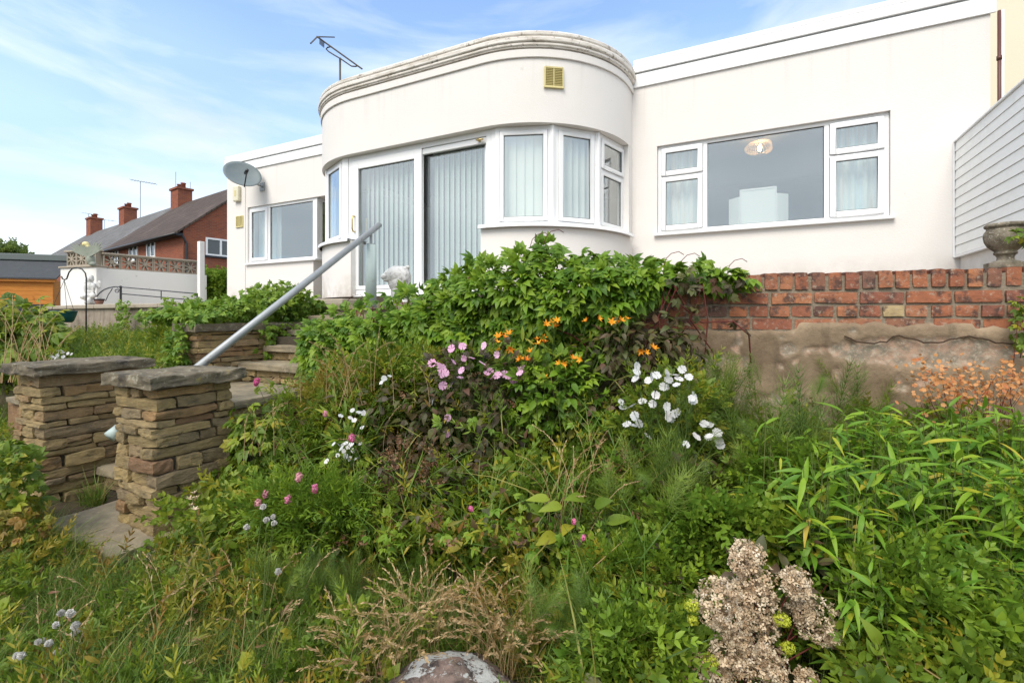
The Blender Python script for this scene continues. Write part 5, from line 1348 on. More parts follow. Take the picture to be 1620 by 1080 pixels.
def sprig(nn=5, step=.02, L=.036, W=.017, ang=55, seed=0, segs=3, droop=.4, alt=True):
    r = np.random.default_rng(seed); ps = []; ln = step * nn
    for i in range(nn):
        for sgn in (-1, 1):
            f = 1.0 - .45 * (i / nn); v, t = lance(L * f * r.uniform(.85, 1.1), W * f * r.uniform(.85, 1.1), segs, .3, r.uniform(.1, droop), .85)
            v = v @ rotm('X', r.uniform(.1, .6)).T @ rotm('Z', -sgn * R(ang * (1 - .55 * i / nn) + r.uniform(-8, 8))).T
            if alt: v = v @ rotm('Y', (i % 2) * 1.3 + r.uniform(-.3, .3)).T
            ps.append((v + [0, step * (i + .5), 0], t))
    v, t = lance(L * .5, W * .5, segs, .3, .1); ps.append((v + [0, ln, 0], t))
    w = .0016; ps.append((np.array([(-w, 0, 0), (w, 0, 0), (0, ln, 0), (0, 0, -w), (0, 0, w)]), np.array([(0, 1, 2), (3, 4, 2)])))
    return join(ps)
def blade(L, W, bend, segs=3):
    V = []; T = []
    for i in range(segs + 1):
        t = i / segs; w = W * .5 * (1 - t ** 1.6); y = bend * L * t * t; z = L * t * (1 - .25 * bend * t)
        if i < segs: V += [(-w, y, z), (w, y, z)]
        else: V.append((0, y, z))
    for i in range(segs - 1): a = 2 * i; T += [(a, a + 1, a + 2), (a + 1, a + 3, a + 2)]
    a = 2 * (segs - 1); T.append((a, a + 1, a + 2))
    return np.array(V, float), np.array(T, int)
def horsetail(h=.4, nodes=11, nl=11, seed=0):
    r = np.random.default_rng(seed); ps = []
    w = .0022; ps.append((np.array([(-w, 0, 0), (w, 0, 0), (0, 0, h), (0, -w, 0), (0, w, 0)]), np.array([(0, 1, 2), (3, 4, 2)])))
    for i in range(nodes):
        z = h * (.16 + .80 * i / nodes); L = (.14 * (1 - .72 * (i / nodes)) + .02)
        for j in range(nl):
            a = 2 * math.pi * (j + r.uniform(-.3, .3)) / nl; up = r.uniform(.55, .95)
            d = np.array([math.cos(a), math.sin(a), up]); d /= np.linalg.norm(d); s = np.array([-math.sin(a), math.cos(a), 0]) * .0012
            l = L * r.uniform(.75, 1.1); m_ = d * l * .55; e = d * l + np.array([0, 0, .18 * l])
            o = np.array([0, 0, z]); ps.append((np.array([o - s, o + s, o + m_ + s * .8, o + m_ - s * .8, o + e]), np.array([(0, 1, 2), (0, 2, 3), (3, 2, 4)])))
    return join(ps)
def flower(n=5, Rr=.025, W=.024, cup=.3, notch=True, seed=0, lift=.0):
    r = np.random.default_rng(seed); ps = []
    for i in range(n):
        a = 2 * math.pi * i / n + r.uniform(-.1, .1); l = Rr * r.uniform(.9, 1.08); w = W * r.uniform(.9, 1.1) * .5
        v = np.array([(0, 0, 0), (-w * .5, l * .4, cup * l * .30), (0, l * .45, cup * l * .20), (w * .5, l * .4, cup * l * .30), (-w * .98, l * .74, cup * l * .42), (w * .98, l * .74, cup * l * .42), (-w * .62, l * .99, cup * l * .40), (0, l * (.86 if notch else 1.06), cup * l * .30), (w * .62, l * .99, cup * l * .40)])
        t = np.array([(0, 2, 1), (0, 3, 2), (1, 2, 4), (2, 3, 5), (2, 7, 4), (4, 7, 6), (2, 5, 7), (5, 8, 7)])
        ps.append((v @ rotm('Z', a).T, t))
    return join(ps)
def lily(seed=0, s=.035):
    r = np.random.default_rng(seed); ps = []
    for i in range(6):
        v, t = lance(s * r.uniform(.9, 1.1), s * .38, 4, .3, .35, .7)
        v = v @ rotm('X', R(58 + r.uniform(-8, 8))).T @ rotm('Z', math.pi * i / 3).T; ps.append((v, t))
    return join(ps)
def puff(Rr, n, l, w, seed=0, hemi=False, sx=1, sz=1):
    r = np.random.default_rng(seed); d = nrmz(r.normal(size=(n, 3)))
    if hemi: d[:, 2] = np.abs(d[:, 2])
    ps = []
    for q in d:
        c = q * Rr * r.uniform(.75, 1.0) * np.array([sx, sx, sz]); a = nrmz(np.cross(q, r.normal(size=3))); b = np.cross(q, a)
        k = q * r.uniform(-.3, .5) * l
        ps.append((np.array([c - a * w + k, c - b * l * .5, c + a * w - k * .4, c + b * l * .6]), np.array([(0, 1, 2), (0, 2, 3)])))
    return join(ps)
def np_mesh(name, V, T, mat, tint=None, smooth=False):
    me = bpy.data.meshes.new(name); nv, nt = len(V), len(T)
    me.vertices.add(nv); me.vertices.foreach_set('co', np.ascontiguousarray(V, dtype=np.float32).ravel())
    me.loops.add(nt * 3); me.loops.foreach_set('vertex_index', np.ascontiguousarray(T, dtype=np.int32).ravel())
    me.polygons.add(nt); me.polygons.foreach_set('loop_start', np.arange(nt, dtype=np.int32) * 3)
    me.materials.append(mat)
    if tint is not None: me.attributes.new('tint', 'FLOAT', 'POINT').data.foreach_set('value', np.ascontiguousarray(tint, dtype=np.float32))
    me.update(calc_edges=True); me.validate() if False else None
    if smooth: me.polygons.foreach_set('use_smooth', np.ones(nt, dtype=bool))
    return me
_bm = {}
def base_mesh(b, mat):
    k = (id(b[0]), mat.name)
    if k not in _bm: _bm[k] = (np_mesh("leaf_mesh", b[0], b[1], mat), b)
    return _bm[k][0]
def frames(D, N):
    y = nrmz(D); x = np.cross(y, N); bad = np.linalg.norm(x, axis=1) < 1e-4
    x[bad] = np.cross(y[bad], np.array([1.0, .2, .1])); x = nrmz(x); z = np.cross(x, y)
    return np.stack([x, y, z], axis=2)
def scatter(root, name, bases, P, D, N, S, mat, parts=0, stuff='foliage', near=None):
    """leaves at P along D facing N: the nearest ones become single parts, the rest one joined part"""
    n = len(P)
    if n == 0: return
    M = frames(D, N); bi = RNG.integers(0, len(bases), n); S = np.broadcast_to(S, (n,)).copy()
    single = np.zeros(n, bool)
    if parts:
        key = -np.linalg.norm(P, axis=1) + .35 * P[:, 2] + RNG.normal(size=n) * .05 if near is None else near
        single[np.argsort(-key)[:min(parts, 300)]] = True
        for i in np.nonzero(single)[0]:
            m4 = Matrix.Identity(4); A = M[i] * S[i]
            for r_ in range(3):
                for c_ in range(3): m4[r_][c_] = A[r_, c_]
                m4[r_][3] = P[i, r_]
            inst(name, base_mesh(bases[bi[i]], mat), root, m4)
    Vs, Ts, Tn, o = [], [], [], 0; base = np.array(WL[root.name])
    for b in range(len(bases)):
        ix = np.nonzero((bi == b) & ~single)[0]
        if not len(ix): continue
        V, T = bases[b]
        vv = np.einsum('nij,vj->nvi', M[ix] * S[ix, None, None], V) + (P[ix] - base)[:, None, :]
        tt = T[None] + (np.arange(len(ix)) * len(V))[:, None, None] + o
        Vs.append(vv.reshape(-1, 3)); Ts.append(tt.reshape(-1, 3)); Tn.append(np.repeat(RNG.random(len(ix)), len(V))); o += len(ix) * len(V)
    if Vs:
        me = np_mesh(stuff, np.concatenate(Vs), np.concatenate(Ts), mat, np.concatenate(Tn))
        ob = bpy.data.objects.new(stuff, me); link(ob, root, WL[root.name]); ob['kind'] = 'stuff'; return ob
def uvp(u, v, Y):
    u, v, Y = np.asarray(u, float), np.asarray(v, float), np.asarray(Y, float)
    return np.stack([(u - U0) / F * Y, Y + 0 * u, (V0 - v) / F * Y], -1)
def stems(root, base, tips, mat, r=.003, bow=.1, name='stem', k=5):
    mb = MB()
    for t in tips:
        t = Vector(t); b = Vector(base) + Vector((random.uniform(-.05, .05), random.uniform(-.05, .05), 0)); mid = (b + t) / 2 + Vector((random.uniform(-bow, bow), random.uniform(-bow, bow), .06)) * (t - b).length
        mb.tube([b, b.lerp(mid, .55) * 1.0, mid, mid.lerp(t, .6), t], [r, r, r * .8, r * .7, r * .4], k, caps=False)
    if not mb.v: return None
    o = obj(name, mb, mat, root, smooth=True, weld=False)
    if len(tips) > 1: o['kind'] = 'stuff'
    return o
def cloud(u0, u1, v0, v1, Y0, Y1, n, power=.5, flat=False):
    """points in a superellipsoid given by its outline in the view; returns points and outward directions"""
    d = nrmz(RNG.normal(size=(n * 3, 3))); d = d[(d[:, 1] < .75)][:n]
    so = RNG.random() * 90; wob = np.array([noise.noise(Vector(tuple(x * 1.9 + so))) for x in d])
    r = RNG.random(len(d)) ** power * (1 + .55 * wob) * np.where(RNG.random(len(d)) < .1, 1.22, 1.0); q = d * r[:, None]
    cu, cv, cy = (u0 + u1) / 2, (v0 + v1) / 2, (Y0 + Y1) / 2
    sq = lambda a: np.sign(a) * np.abs(a) ** .8
    P = uvp(cu + sq(q[:, 0]) * (u1 - u0) / 2, cv - sq(q[:, 2]) * (v1 - v0) / 2, cy + q[:, 1] * (Y1 - Y0) / 2)
    return P, d
def ground_at(u, Y):
    x = (u - U0) / F * Y; return Vector((x, Y, gz(x, Y)))
BASE = {}
def clump(name, label, cat, box, Yr, n, bases, mat, parts=0, sc=1.0, up=.4, droop=0.0, power=.5, group=None, nst=8, stem=None, pname='leaf', srad=.003, stuffname='foliage', down=False):
    u0, u1, v0, v1 = box; Y0, Y1 = Yr
    b = ground_at((u0 + u1) / 2, (Y0 + Y1) / 2)
    r = thing(name, label, cat, b, group)
    P, d = cloud(u0, u1, v0, v1, Y0, Y1, n, power)
    D = nrmz(d * .8 + RNG.normal(size=d.shape) * .55 + np.array([0, -.15, up - droop]))
    N = nrmz(d * .5 + RNG.normal(size=d.shape) * .35 + np.array([0, -.35, .9]))
    S = sc * RNG.uniform(.7, 1.25, len(P))
    scatter(r, pname, bases, P, D, N, S, mat, parts, stuffname)
    if nst:
        ix = RNG.choice(len(P), min(nst, len(P)), replace=False); stems(r, b, [P[i] for i in ix], stem or STEM, srad)
    BASE[label] = b
    return r
def flowers(root, pts, Y, bases, mat, sc=1.0, name='flower', face=(0, -.75, .6), stem=True, base=None, jit=.5, smat=None):
    pts = np.array(pts, float); Ys = np.broadcast_to(Y, (len(pts),)) + RNG.uniform(-.06, .06, len(pts)); P = uvp(pts[:, 0], pts[:, 1], Ys)
    Z = nrmz(np.array(face) + RNG.normal(size=P.shape) * jit); P = P + RNG.normal(size=P.shape) * [.006, .03, .006]; X = np.cross(Z, RNG.normal(size=P.shape))
    s = sc * RNG.uniform(.85, 1.15, len(P))
    for i in range(len(P)):
        b = bases[int(RNG.integers(len(bases)))]; m = frames(X[i:i + 1], Z[i:i + 1])[0] * s[i]
        m4 = Matrix.Identity(4)
        for r_ in range(3):
            for c_ in range(3): m4[r_][c_] = m[r_, c_]
            m4[r_][3] = P[i, r_]
        inst(name, base_mesh(b, mat), root, m4)
    if stem:
        b = base or WL[root.name]; stems(root, b, P - Z * .002, smat or STEM, .0022, .08, 'flower_stem')
    return P

CREEP = [palmate(5, .088, .046, 165, s) for s in range(6)]
CREEPS = [palmate(5, .060, .032, 165, s, .03) for s in range(10, 14)]
GERAN = [palmate(5, .042, .040, 190, s, .02) for s in range(20, 23)]
LANCES = [lance(.07, .016, 4, .3, c) for c in (.1, .35, .6)]
OVATE = [lance(.062, .034, 4, .3, c, .75) for c in (.15, .35, .6)]
OVATEB = [lance(.15, .075, 5, .25, c, .75) for c in (.3, .5)]
BAMB = [lance(.125, .0225, 5, .35, c, .72, tw) for c, tw in ((.15, .2), (.4, -.3), (.65, .4), (.25, -.2))]
SPR = [sprig(5, .021, .040, .018, 58, s) for s in range(5)]
SPRW = [sprig(4, .020, .034, .024, 62, s) for s in range(5, 9)]
SPRN = [sprig(6, .020, .050, .011, 45, s, 3, .5) for s in range(9, 13)]
TINY = [sprig(4, .012, .018, .010, 55, s, 2) for s in range(13, 16)]
HORSE = [horsetail(.42, 12, 12, s) for s in range(4)]
BLADES = [blade(L, .0052, b) for L, b in ((.20, .25), (.24, .6), (.16, .15), (.28, .9), (.22, .45))]
BLADEF = [blade(L, .0034, b, 3) for L, b in ((.22, .4), (.27, .8), (.18, .2))]

# ---- the big creeper over the retaining wall ------------------------------------------------
prof = np.array([(470, 520), (500, 500), (540, 486), (600, 470), (650, 455), (690, 444), (720, 430), (745, 408), (790, 408), (825, 390), (860, 382), (900, 393), (940, 404), (980, 412), (1040, 416), (1100, 422), (1150, 428), (1190, 434)], float)
botp = np.array([(470, 590), (500, 615), (560, 625), (620, 615), (700, 590), (780, 575), (860, 555), (930, 535), (980, 505), (1020, 478), (1045, 455), (1070, 438), (1120, 436), (1190, 438)], float)
pathp = np.array([(470, 4.35), (520, 4.2), (600, 3.95), (700, 3.62), (800, 3.36), (900, 3.18), (1000, 3.06), (1100, 3.0), (1190, 2.95)], float)
n = 4200
u = np.concatenate([RNG.uniform(478, 1045, int(n * .965)), RNG.uniform(1035, 1180, n - int(n * .965))])
f = RNG.random(n) ** .85
vt = np.interp(u, prof[:, 0], prof[:, 1]); vb = np.interp(u, botp[:, 0], botp[:, 1]); Yw = np.interp(u, pathp[:, 0], pathp[:, 1])
cl = np.array([noise.noise(Vector((a * .016, b * 2.6, 4))) for a, b in zip(u, f)])
off = (.05 + .20 * np.sin(np.pi * np.clip(f * .95 + .05, 0, 1)) ** .6) * (1 + .7 * cl) * np.clip((1080 - u) / 140, .18, 1)
depth = RNG.random(n) ** 1.6 * .16
back = (f < .16) * RNG.random(n) * .35
ww_ = Yw - off + depth + back
vv = vt + (vb - vt) * f + 14 * cl * (f > .1) + 5
P = uvp(u, vv, ww_)
cre = thing("creeper", "large bright green creeper spilling over the terrace wall in the middle", "climbing plant", Vector((0, 3.4, TZ)))
D = nrmz(RNG.normal(size=P.shape) * .5 + np.stack([np.zeros(n), -.55 - .2 * (f > .1), .35 - 1.15 * f], -1))
N = nrmz(RNG.normal(size=P.shape) * .38 + np.stack([.1 + 0 * f, -.75 + 0 * f, .9 - .35 * f], -1))
near = -depth * 3 - back * 3 + RNG.random(n) * .25
scatter(cre, 'leaf', CREEP, P, D, N, RNG.uniform(.55, 1.0, n), L_CREEP, 300, near=near)
tips = [uvp(a, b, c) for a, b, c in zip(RNG.uniform(520, 1060, 40), RNG.uniform(440, 580, 40), np.interp(RNG.uniform(520, 1060, 40), pathp[:, 0], pathp[:, 1]))]
mb = MB()
for i in range(26):
    a = random.uniform(520, 1120); Yc = float(np.interp(a, pathp[:, 0], pathp[:, 1])); v0_ = float(np.interp(a, prof[:, 0], prof[:, 1])) + 12
    mb.tube([uvp(a, v0_, Yc + .1), uvp(a + random.uniform(-12, 12), v0_ + 20, Yc - .1), uvp(a + random.uniform(-30, 30), v0_ + 70, Yc - .12), uvp(a + random.uniform(-40, 40), v0_ + 130, Yc - .05)], .004, 5, caps=False)
mb.tube([uvp(880, 520, 2.95), uvp(905, 530, 2.93), uvp(925, 545, 2.95), uvp(940, 570, 3.0)], .006, 6); mb.tube([uvp(1025, 440, 3.0), uvp(1110, 510, 2.9), uvp(1160, 508, 2.86), uvp(1185, 530, 2.85), uvp(1188, 575, 2.84)], .005, 6)
for a, Yc in ((838, 3.2), (860, 3.15), (1050, 3.0), (1075, 2.98), (1150, 2.9), (545, 4.0)):       # bare curling tendrils
    v0_ = float(np.interp(a, prof[:, 0], prof[:, 1])) + 6
    mb.tube([uvp(a, v0_, Yc), uvp(a + 4, v0_ - 14, Yc), uvp(a + 12, v0_ - 22, Yc), uvp(a + 24, v0_ - 25, Yc), uvp(a + 32, v0_ - 20, Yc)], .0022, 4)
o = obj("vine", mb, REDST, cre, smooth=True, weld=False); o['kind'] = 'stuff'
# few leaves running on along the bricks
n = 46; u = RNG.uniform(1055, 1185, n); P = uvp(u, np.where(RNG.random(n) < .5, RNG.uniform(428, 470, n), RNG.uniform(470, 535, n)), 2.86)
scatter(cre, 'leaf', CREEPS, P[:30], nrmz(RNG.normal(size=(30, 3)) + [0, -.6, -.3]), nrmz(RNG.normal(size=(30, 3)) * .3 + [0, -1, .5]), RNG.uniform(.7, 1.1, 30), L_DARK, 0, 'young_foliage')
# ---- creeper mound on the raised bed left of the steps
n = 2300; k = RNG.uniform(-.95, .03, n); mm = RNG.uniform(1.0, 2.85, n)
hgt = np.exp(-((k + .22) / .45) ** 2 - ((mm - 2.1) / .5) ** 2) * .40 + .12 * np.exp(-((k + .5) / .8) ** 2 - ((mm - 1.4) / .5) ** 2) + .03
gk = np.stack([OG.x + E1.x * k + E2.x * mm, OG.y + E1.y * k + E2.y * mm, -.06 + hgt * RNG.random(n) ** .35], -1)
ivy = thing("creeper", "low yellow green creeper mound on the raised bed left of the handrail", "climbing plant", G(-.5, 1.8, -.1))
scatter(ivy, 'leaf', CREEPS, gk, nrmz(RNG.normal(size=gk.shape) + [.25, -.5, .1]), nrmz(RNG.normal(size=gk.shape) * .5 + [.1, -.5, 1]), RNG.uniform(.7, 1.25, n), L_IVY, 220, near=gk[:, 2] - .3 * gk[:, 1] + RNG.random(n) * .2)
n = 150; P = np.array([tuple(G(.03 + .03 * RNG.random(), RNG.choice([1.72, 1.80, 1.9, 2.35]) + RNG.normal() * .05, -.06 - .42 * RNG.random() ** 1.2)) for _ in range(n)])
scatter(ivy, 'leaf', CREEPS, P, nrmz(RNG.normal(size=P.shape) * .5 + [.3, -.3, -.7]), nrmz(RNG.normal(size=P.shape) * .3 + [.8, -.5, .4]), RNG.uniform(.6, 1.0, n), L_IVY, 0, 'hanging_foliage')
# ivy on the old rendered wall
for (u0, u1, v0, v1, Y, n, lab) in ((182, 206, 476, 600, 7.9, 300, "narrow ivy column growing up the old garden wall, farther from the house"), (258, 282, 474, 585, 7.3, 330, "leafy ivy clump on the old garden wall, nearer the raised bed"), (292, 322, 468, 515, 7.0, 170, "ivy creeping along the wall coping beside the creeper mound")):
    t = thing("ivy", lab, "climbing plant", Vector(uvp((u0 + u1) / 2, v1, Y)), "ivy on the old garden wall")
    f = RNG.random(n); uu = (u0 + u1) / 2 + (u1 - u0) / 2 * RNG.uniform(-1, 1, n) * (.75 + .25 * np.sin(f * 9)); P = uvp(uu, v0 + (v1 - v0) * f, Y + .25 - (uu - u0) * .005 - RNG.random(n) * .12 - .1)
    scatter(t, 'leaf', CREEPS, P, nrmz(RNG.normal(size=P.shape) * .6 + [0, -.4, -.4]), nrmz(RNG.normal(size=P.shape) * .4 + [0, -1, .6]), RNG.uniform(.55, .95, n), L_IVY, 40)
# yellow-green sprays at the corner of the stone wall
clump("creeper", "bright lime creeper strand at the left corner of the dry stone wall", "climbing plant", (268, 294, 525, 590), (4.15, 4.45), 170, CREEPS, L_IVY, 60, .9, 0, .3, nst=3)
clump("creeper", "young creeper climbing against the right side of the nearer pier", "climbing plant", (364, 452, 632, 800), (2.92, 3.3), 230, CREEP, L_MID, 120, .72, -.2, .3, nst=8)
clump("ivy", "small ivy sprig on the stone urn", "climbing plant", (1598, 1625, 362, 384), (2.58, 2.66), 14, CREEPS, L_MID, 14, .55, -.2, .2, nst=0)
clump("ivy", "thin ivy trailing down the brick wall at the right edge", "climbing plant", (1603, 1632, 462, 560), (2.52, 2.62), 40, CREEPS, L_MID, 40, .6, -.4, .3, nst=3, stem=REDST)

# ---- upper left bed ---------------------------------------------------------------------------
wd_ = thing("meadow_weeds", "fine tangled green weeds covering the upper bed behind the piers", "weeds", G(-3, 1.5, -.5))
n = 4200; k = RNG.uniform(-7.6, -.25, n); mm = RNG.uniform(.45, 2.8, n)
gx = np.stack([OG.x + E1.x * k + E2.x * mm, OG.y + E1.y * k + E2.y * mm, 0 * k], -1); gx[:, 2] = [gz(a, b) for a, b in gx[:, :2]]
hh = RNG.random(n) ** .8 * (.20 + .12 * np.sin(k * 2.2) * np.cos(mm * 2)) ; P = gx.copy(); P[:, 2] += hh
scatter(wd_, 'sprig', SPRN + TINY, P, nrmz(RNG.normal(size=P.shape) * .6 + [0, 0, .8]), nrmz(RNG.normal(size=P.shape) * .5 + [0, -.6, .8]), RNG.uniform(.8, 1.5, n), L_MID, 0)
n = 5000; k = RNG.uniform(-7.6, -.2, n); mm = RNG.uniform(.45, 2.8, n)
gx = np.stack([OG.x + E1.x * k + E2.x * mm, OG.y + E1.y * k + E2.y * mm, 0 * k], -1); gx[:, 2] = [gz(a, b) for a, b in gx[:, :2]]
a = RNG.uniform(0, 6.28, n)
scatter(wd_, 'blade', [(v[:, [0, 2, 1]] * [1, 1, -1], t) for v, t in BLADES], gx, nrmz(RNG.normal(size=gx.shape) * .25 + [0, 0, 1]), np.stack([np.cos(a), np.sin(a), 0 * a], -1), RNG.uniform(.8, 1.7, n), L_GRASS, 0, 'grass')


clump("shrub", "dark green shrub with large leaves under the timber shed at the left edge", "shrub", (-50, 92, 482, 590), (5.2, 6.6), 800, CREEP, L_MID, 100, 1.35, -.1, .3, nst=8, stem=WOOD)
def culms(root, bases_, L, n, lean, droop, mat, r=.0016, heads=True, name='culm', spread=.05, hl=.35, seeds=14):
    """grass stalks with seed heads; each stalk one part"""
    for i in range(n):
        b = Vector(bases_[int(RNG.integers(len(bases_)))]) + Vector((RNG.normal() * spread, RNG.normal() * spread, 0)); l = L * RNG.uniform(.7, 1.15)
        az = RNG.uniform(0, 2 * math.pi); d = Vector((lean[0] + RNG.normal() * .25, lean[1] + RNG.normal() * .2, 1)).normalized(); hz_ = Vector((d.x, d.y, 0)); hz_ = hz_.normalized() if hz_.length > .02 else Vector((1, 0, 0))
        path = []; p_ = b.copy(); dd = d.copy(); ns = 9
        for j in range(ns + 1):
            path.append(p_.copy()); p_ = p_ + dd * (l / ns); dd = (dd + (hz_ * .9 - UP) * (droop * (j / ns) ** 1.5 * .42) + Vector((RNG.normal(), RNG.normal(), RNG.normal())) * .03).normalized()
        mb = MB().tube(path, [r * (1 - .6 * j / ns) for j in range(ns + 1)], 4, caps=False)
        if heads:
            for s_ in range(seeds):
                q = 1 - hl * (s_ / seeds); x = q * ns; j = min(ns - 1, int(x)); c = path[j].lerp(path[j + 1], x - j); t_ = (path[j + 1] - path[j]).normalized()
                sd_ = Vector((RNG.normal(), RNG.normal(), RNG.normal())); sd_ = (sd_ - t_ * sd_.dot(t_)).normalized(); e = (t_ * .85 + sd_ * .45).normalized(); wv = e.cross(sd_).normalized() * .0028; ll = .02 * RNG.uniform(.7, 1.3) * (.6 + .8 * s_ / seeds)
                mb.add([c, c + e * ll * .5 + wv, c + e * ll, c + e * ll * .5 - wv], [(0, 1, 2), (0, 2, 3)])
        o = obj(name, mb, mat, root, weld=False)
t = thing("tall_grass", "tall pale seeding grass beside the dark shrub at the left edge", "grass clump", Vector(uvp(60, 610, 4.6)))
culms(t, [uvp(a, b, 4.6) for a, b in ((30, 612), (50, 612), (65, 615), (82, 610), (15, 605))], .80, 24, (-.12, 0), .35, L_STRAW, .0042, hl=.3, seeds=10)
clump("weeds", "arching green weed tuft under the left creeper on the old wall", "weeds", (240, 290, 515, 590), (5.8, 6.8), 200, SPRN, L_MID, 40, 1.9, .5, .0, nst=6)
t = clump("white_flower", "low white flowered plant in the upper bed above the farther pier", "flower", (70, 110, 552, 575), (4.3, 4.8), 60, TINY, L_MID, 20, 1.2, nst=3)
flowers(t, [(78 + RNG.uniform(-4, 26), 560 + RNG.uniform(-5, 8)) for _ in range(14)], 4.4, [flower(5, .02, .02, .3, True, 3)], P_WHITE, .8, stem=False)

# ---- hedge and trees beyond
hd_ = at(345, 462, 11.6); t = thing("hedge", "clipped yellow green hedge behind the house corner", "hedge", Vector((hd_.x, hd_.y, TZ)))
n = 2200; P = uvp(RNG.uniform(320, 380, n), 437 + 34 * RNG.random(n) ** 1.3 + 3 * np.sin(RNG.uniform(320, 380, n) * .4), RNG.uniform(11.5, 12.4, n))
scatter(t, 'leaf', SPRW, P, nrmz(RNG.normal(size=P.shape) + [0, -.3, .5]), nrmz(RNG.normal(size=P.shape) * .5 + [0, -.6, .8]), RNG.uniform(1.6, 2.8, n), L_IVY, 0)
mb = MB(); 
for i in range(4): mb.tube([Vector(uvp(330 + i * 11, 470, 11.9)), Vector(uvp(332 + i * 11, 445, 11.9))], .02, 5)
o = obj("trunk", mb, WOOD, t); o['kind'] = 'stuff'
for (u0, u1, v0, v1, Y, lab) in ((-26, 14, 388, 440, 19.5, "small leafy tree top over the shed roof, at the left edge"), (14, 26, 387, 430, 20, "slender light tree top right of the first, over the shed roof"), (31, 42, 400, 430, 20, "tiny tree tip showing over the middle of the shed roof")):
    b = uvp((u0 + u1) / 2, 480, Y); t = thing("tree", lab, "tree", Vector(b), "trees behind the shed")
    P, d = cloud(u0, u1, v0, v1, Y - .6, Y + .6, int(14 * (u1 - u0)), .6)
    scatter(t, 'leaf', SPRW, P, nrmz(d + RNG.normal(size=d.shape) * .5), nrmz(RNG.normal(size=d.shape) * .5 + [0, -.4, 1]), RNG.uniform(2.5, 5, len(P)), L_PALE, 0, 'crown')
    mb = MB().tube([Vector(b), Vector(uvp((u0 + u1) / 2, (v0 + v1) / 2, Y)), Vector(uvp((u0 + u1) / 2 + 2, v0 + 6, Y))], [.09, .05, .015], 7); obj("trunk", mb, WOOD, t)

# ---- the long flower bed under the creeper ---------------------------------------------------
clump("dark_shrub", "broad dark purple leaved shrub in the middle of the flower bed, below the pink mallow", "shrub", (585, 905, 590, 770), (2.75, 3.35), 1500, OVATE, L_DARK, 250, 1.0, .1, .25, .45, nst=22, stem=WOOD, srad=.004)
clump("dark_shrub", "dark leaved shrub under the creeper, left of the patched render", "shrub", (925, 1110, 505, 610), (2.75, 3.05), 640, OVATE, L_DARK, 160, .95, -.1, .35, .45, nst=14, stem=WOOD)
clump("dark_shrub", "bronze leaved bush low in the middle, in front of the dark purple shrub", "shrub", (560, 790, 720, 860), (2.6, 3.05), 800, OVATE, L_DARK, 150, .9, .15, .2, .45, nst=14, stem=WOOD)
clump("leafy_shrub", "mixed green shrub between the white phlox and the creeper", "shrub", (560, 720, 560, 680), (3.1, 3.5), 520, SPRN + SPRW, L_MID, 130, 1.35, .3, .1, .5, nst=14)
clump("leafy_shrub", "green shrub low down behind the white phlox", "shrub", (430, 640, 640, 800), (2.95, 3.3), 800, SPRN + OVATE, L_MID, 130, 1.2, .3, .1, .5, nst=14)
clump("leafy_shrub", "green leafed shrub rising between the orange lilies and the dark purple shrub", "shrub", (790, 960, 560, 680), (2.7, 3.0), 420, CREEPS + OVATE, L_CREEP, 110, 1.0, .2, .1, .5, nst=12)
clump("leafy_shrub", "low green shrub with broad leaves right of the bronze bush", "shrub", (770, 1000, 720, 880), (2.4, 2.85), 560, OVATE + SPRW, L_MID, 140, 1.25, .2, .1, .5, nst=14)
clump("dark_shrub", "dark leaved shrub under the white mallow", "shrub", (1010, 1180, 720, 850), (2.25, 2.6), 420, OVATE, L_DARK, 110, .9, .1, .2, .5, nst=10, stem=WOOD)
clump("leafy_shrub", "tangled green and brown growth left of the dark purple shrub", "shrub", (470, 620, 590, 720), (3.05, 3.4), 500, SPRN, L_YELL, 60, .9, .4, 0, .5, nst=14)
# pink mallow
t = thing("pink_mallow", "pink mallow flowering above the dark purple shrub", "flower", ground_at(740, 3.0))
flowers(t, [(714, 551), (731, 547), (763, 546), (738, 566), (786, 566), (690, 578), (700, 580), (683, 577), (718, 577), (726, 596), (705, 590), (700, 604), (788, 594), (797, 596), (806, 602), (813, 605), (823, 588), (818, 590), (776, 588), (745, 570), (693, 592), (712, 610), (760, 575), (711, 660), (707, 686), (730, 588), (768, 590), (781, 592), (803, 596), (828, 583)], 2.78, [flower(5, .024, .024, .5, True, s) for s in range(3)], P_PINK, 1.0)
P, d = cloud(660, 850, 540, 640, 2.75, 3.1, 220, .6); scatter(t, 'leaf', CREEPS + OVATE, P, nrmz(d + [0, -.2, .4]), nrmz(RNG.normal(size=d.shape) * .4 + [0, -.5, 1]), RNG.uniform(.5, .9, len(P)), L_DARK, 60)
# orange lilies
t = thing("orange_lily", "orange lilies flowering at the foot of the big creeper", "flower", ground_at(880, 3.0))
op = [(790, 536), (797, 533), (807, 530), (788, 545), (791, 552), (809, 554), (822, 567), (832, 570), (824, 572), (863, 516), (872, 514), (876, 519), (880, 511), (850, 540), (858, 534), (862, 544), (855, 546), (841, 556), (887, 576), (895, 575), (903, 571), (905, 577), (928, 508), (944, 508), (966, 510), (975, 508), (985, 511), (989, 505), (983, 516), (1013, 553), (1025, 551), (1021, 556), (861, 598), (918, 570)]
flowers(t, op, 2.78, [lily(s, .032) for s in range(4)], P_ORANGE, 1.0, face=(0, -.5, .7), jit=.45)
P, d = cloud(800, 1000, 520, 640, 2.78, 3.05, 240, .7); scatter(t, 'leaf', LANCES, P, nrmz(RNG.normal(size=d.shape) * .6 + [0, -.2, .4]), nrmz(RNG.normal(size=d.shape) * .4 + [0, -.6, .8]), RNG.uniform(.9, 1.6, len(P)), L_MID, 60)
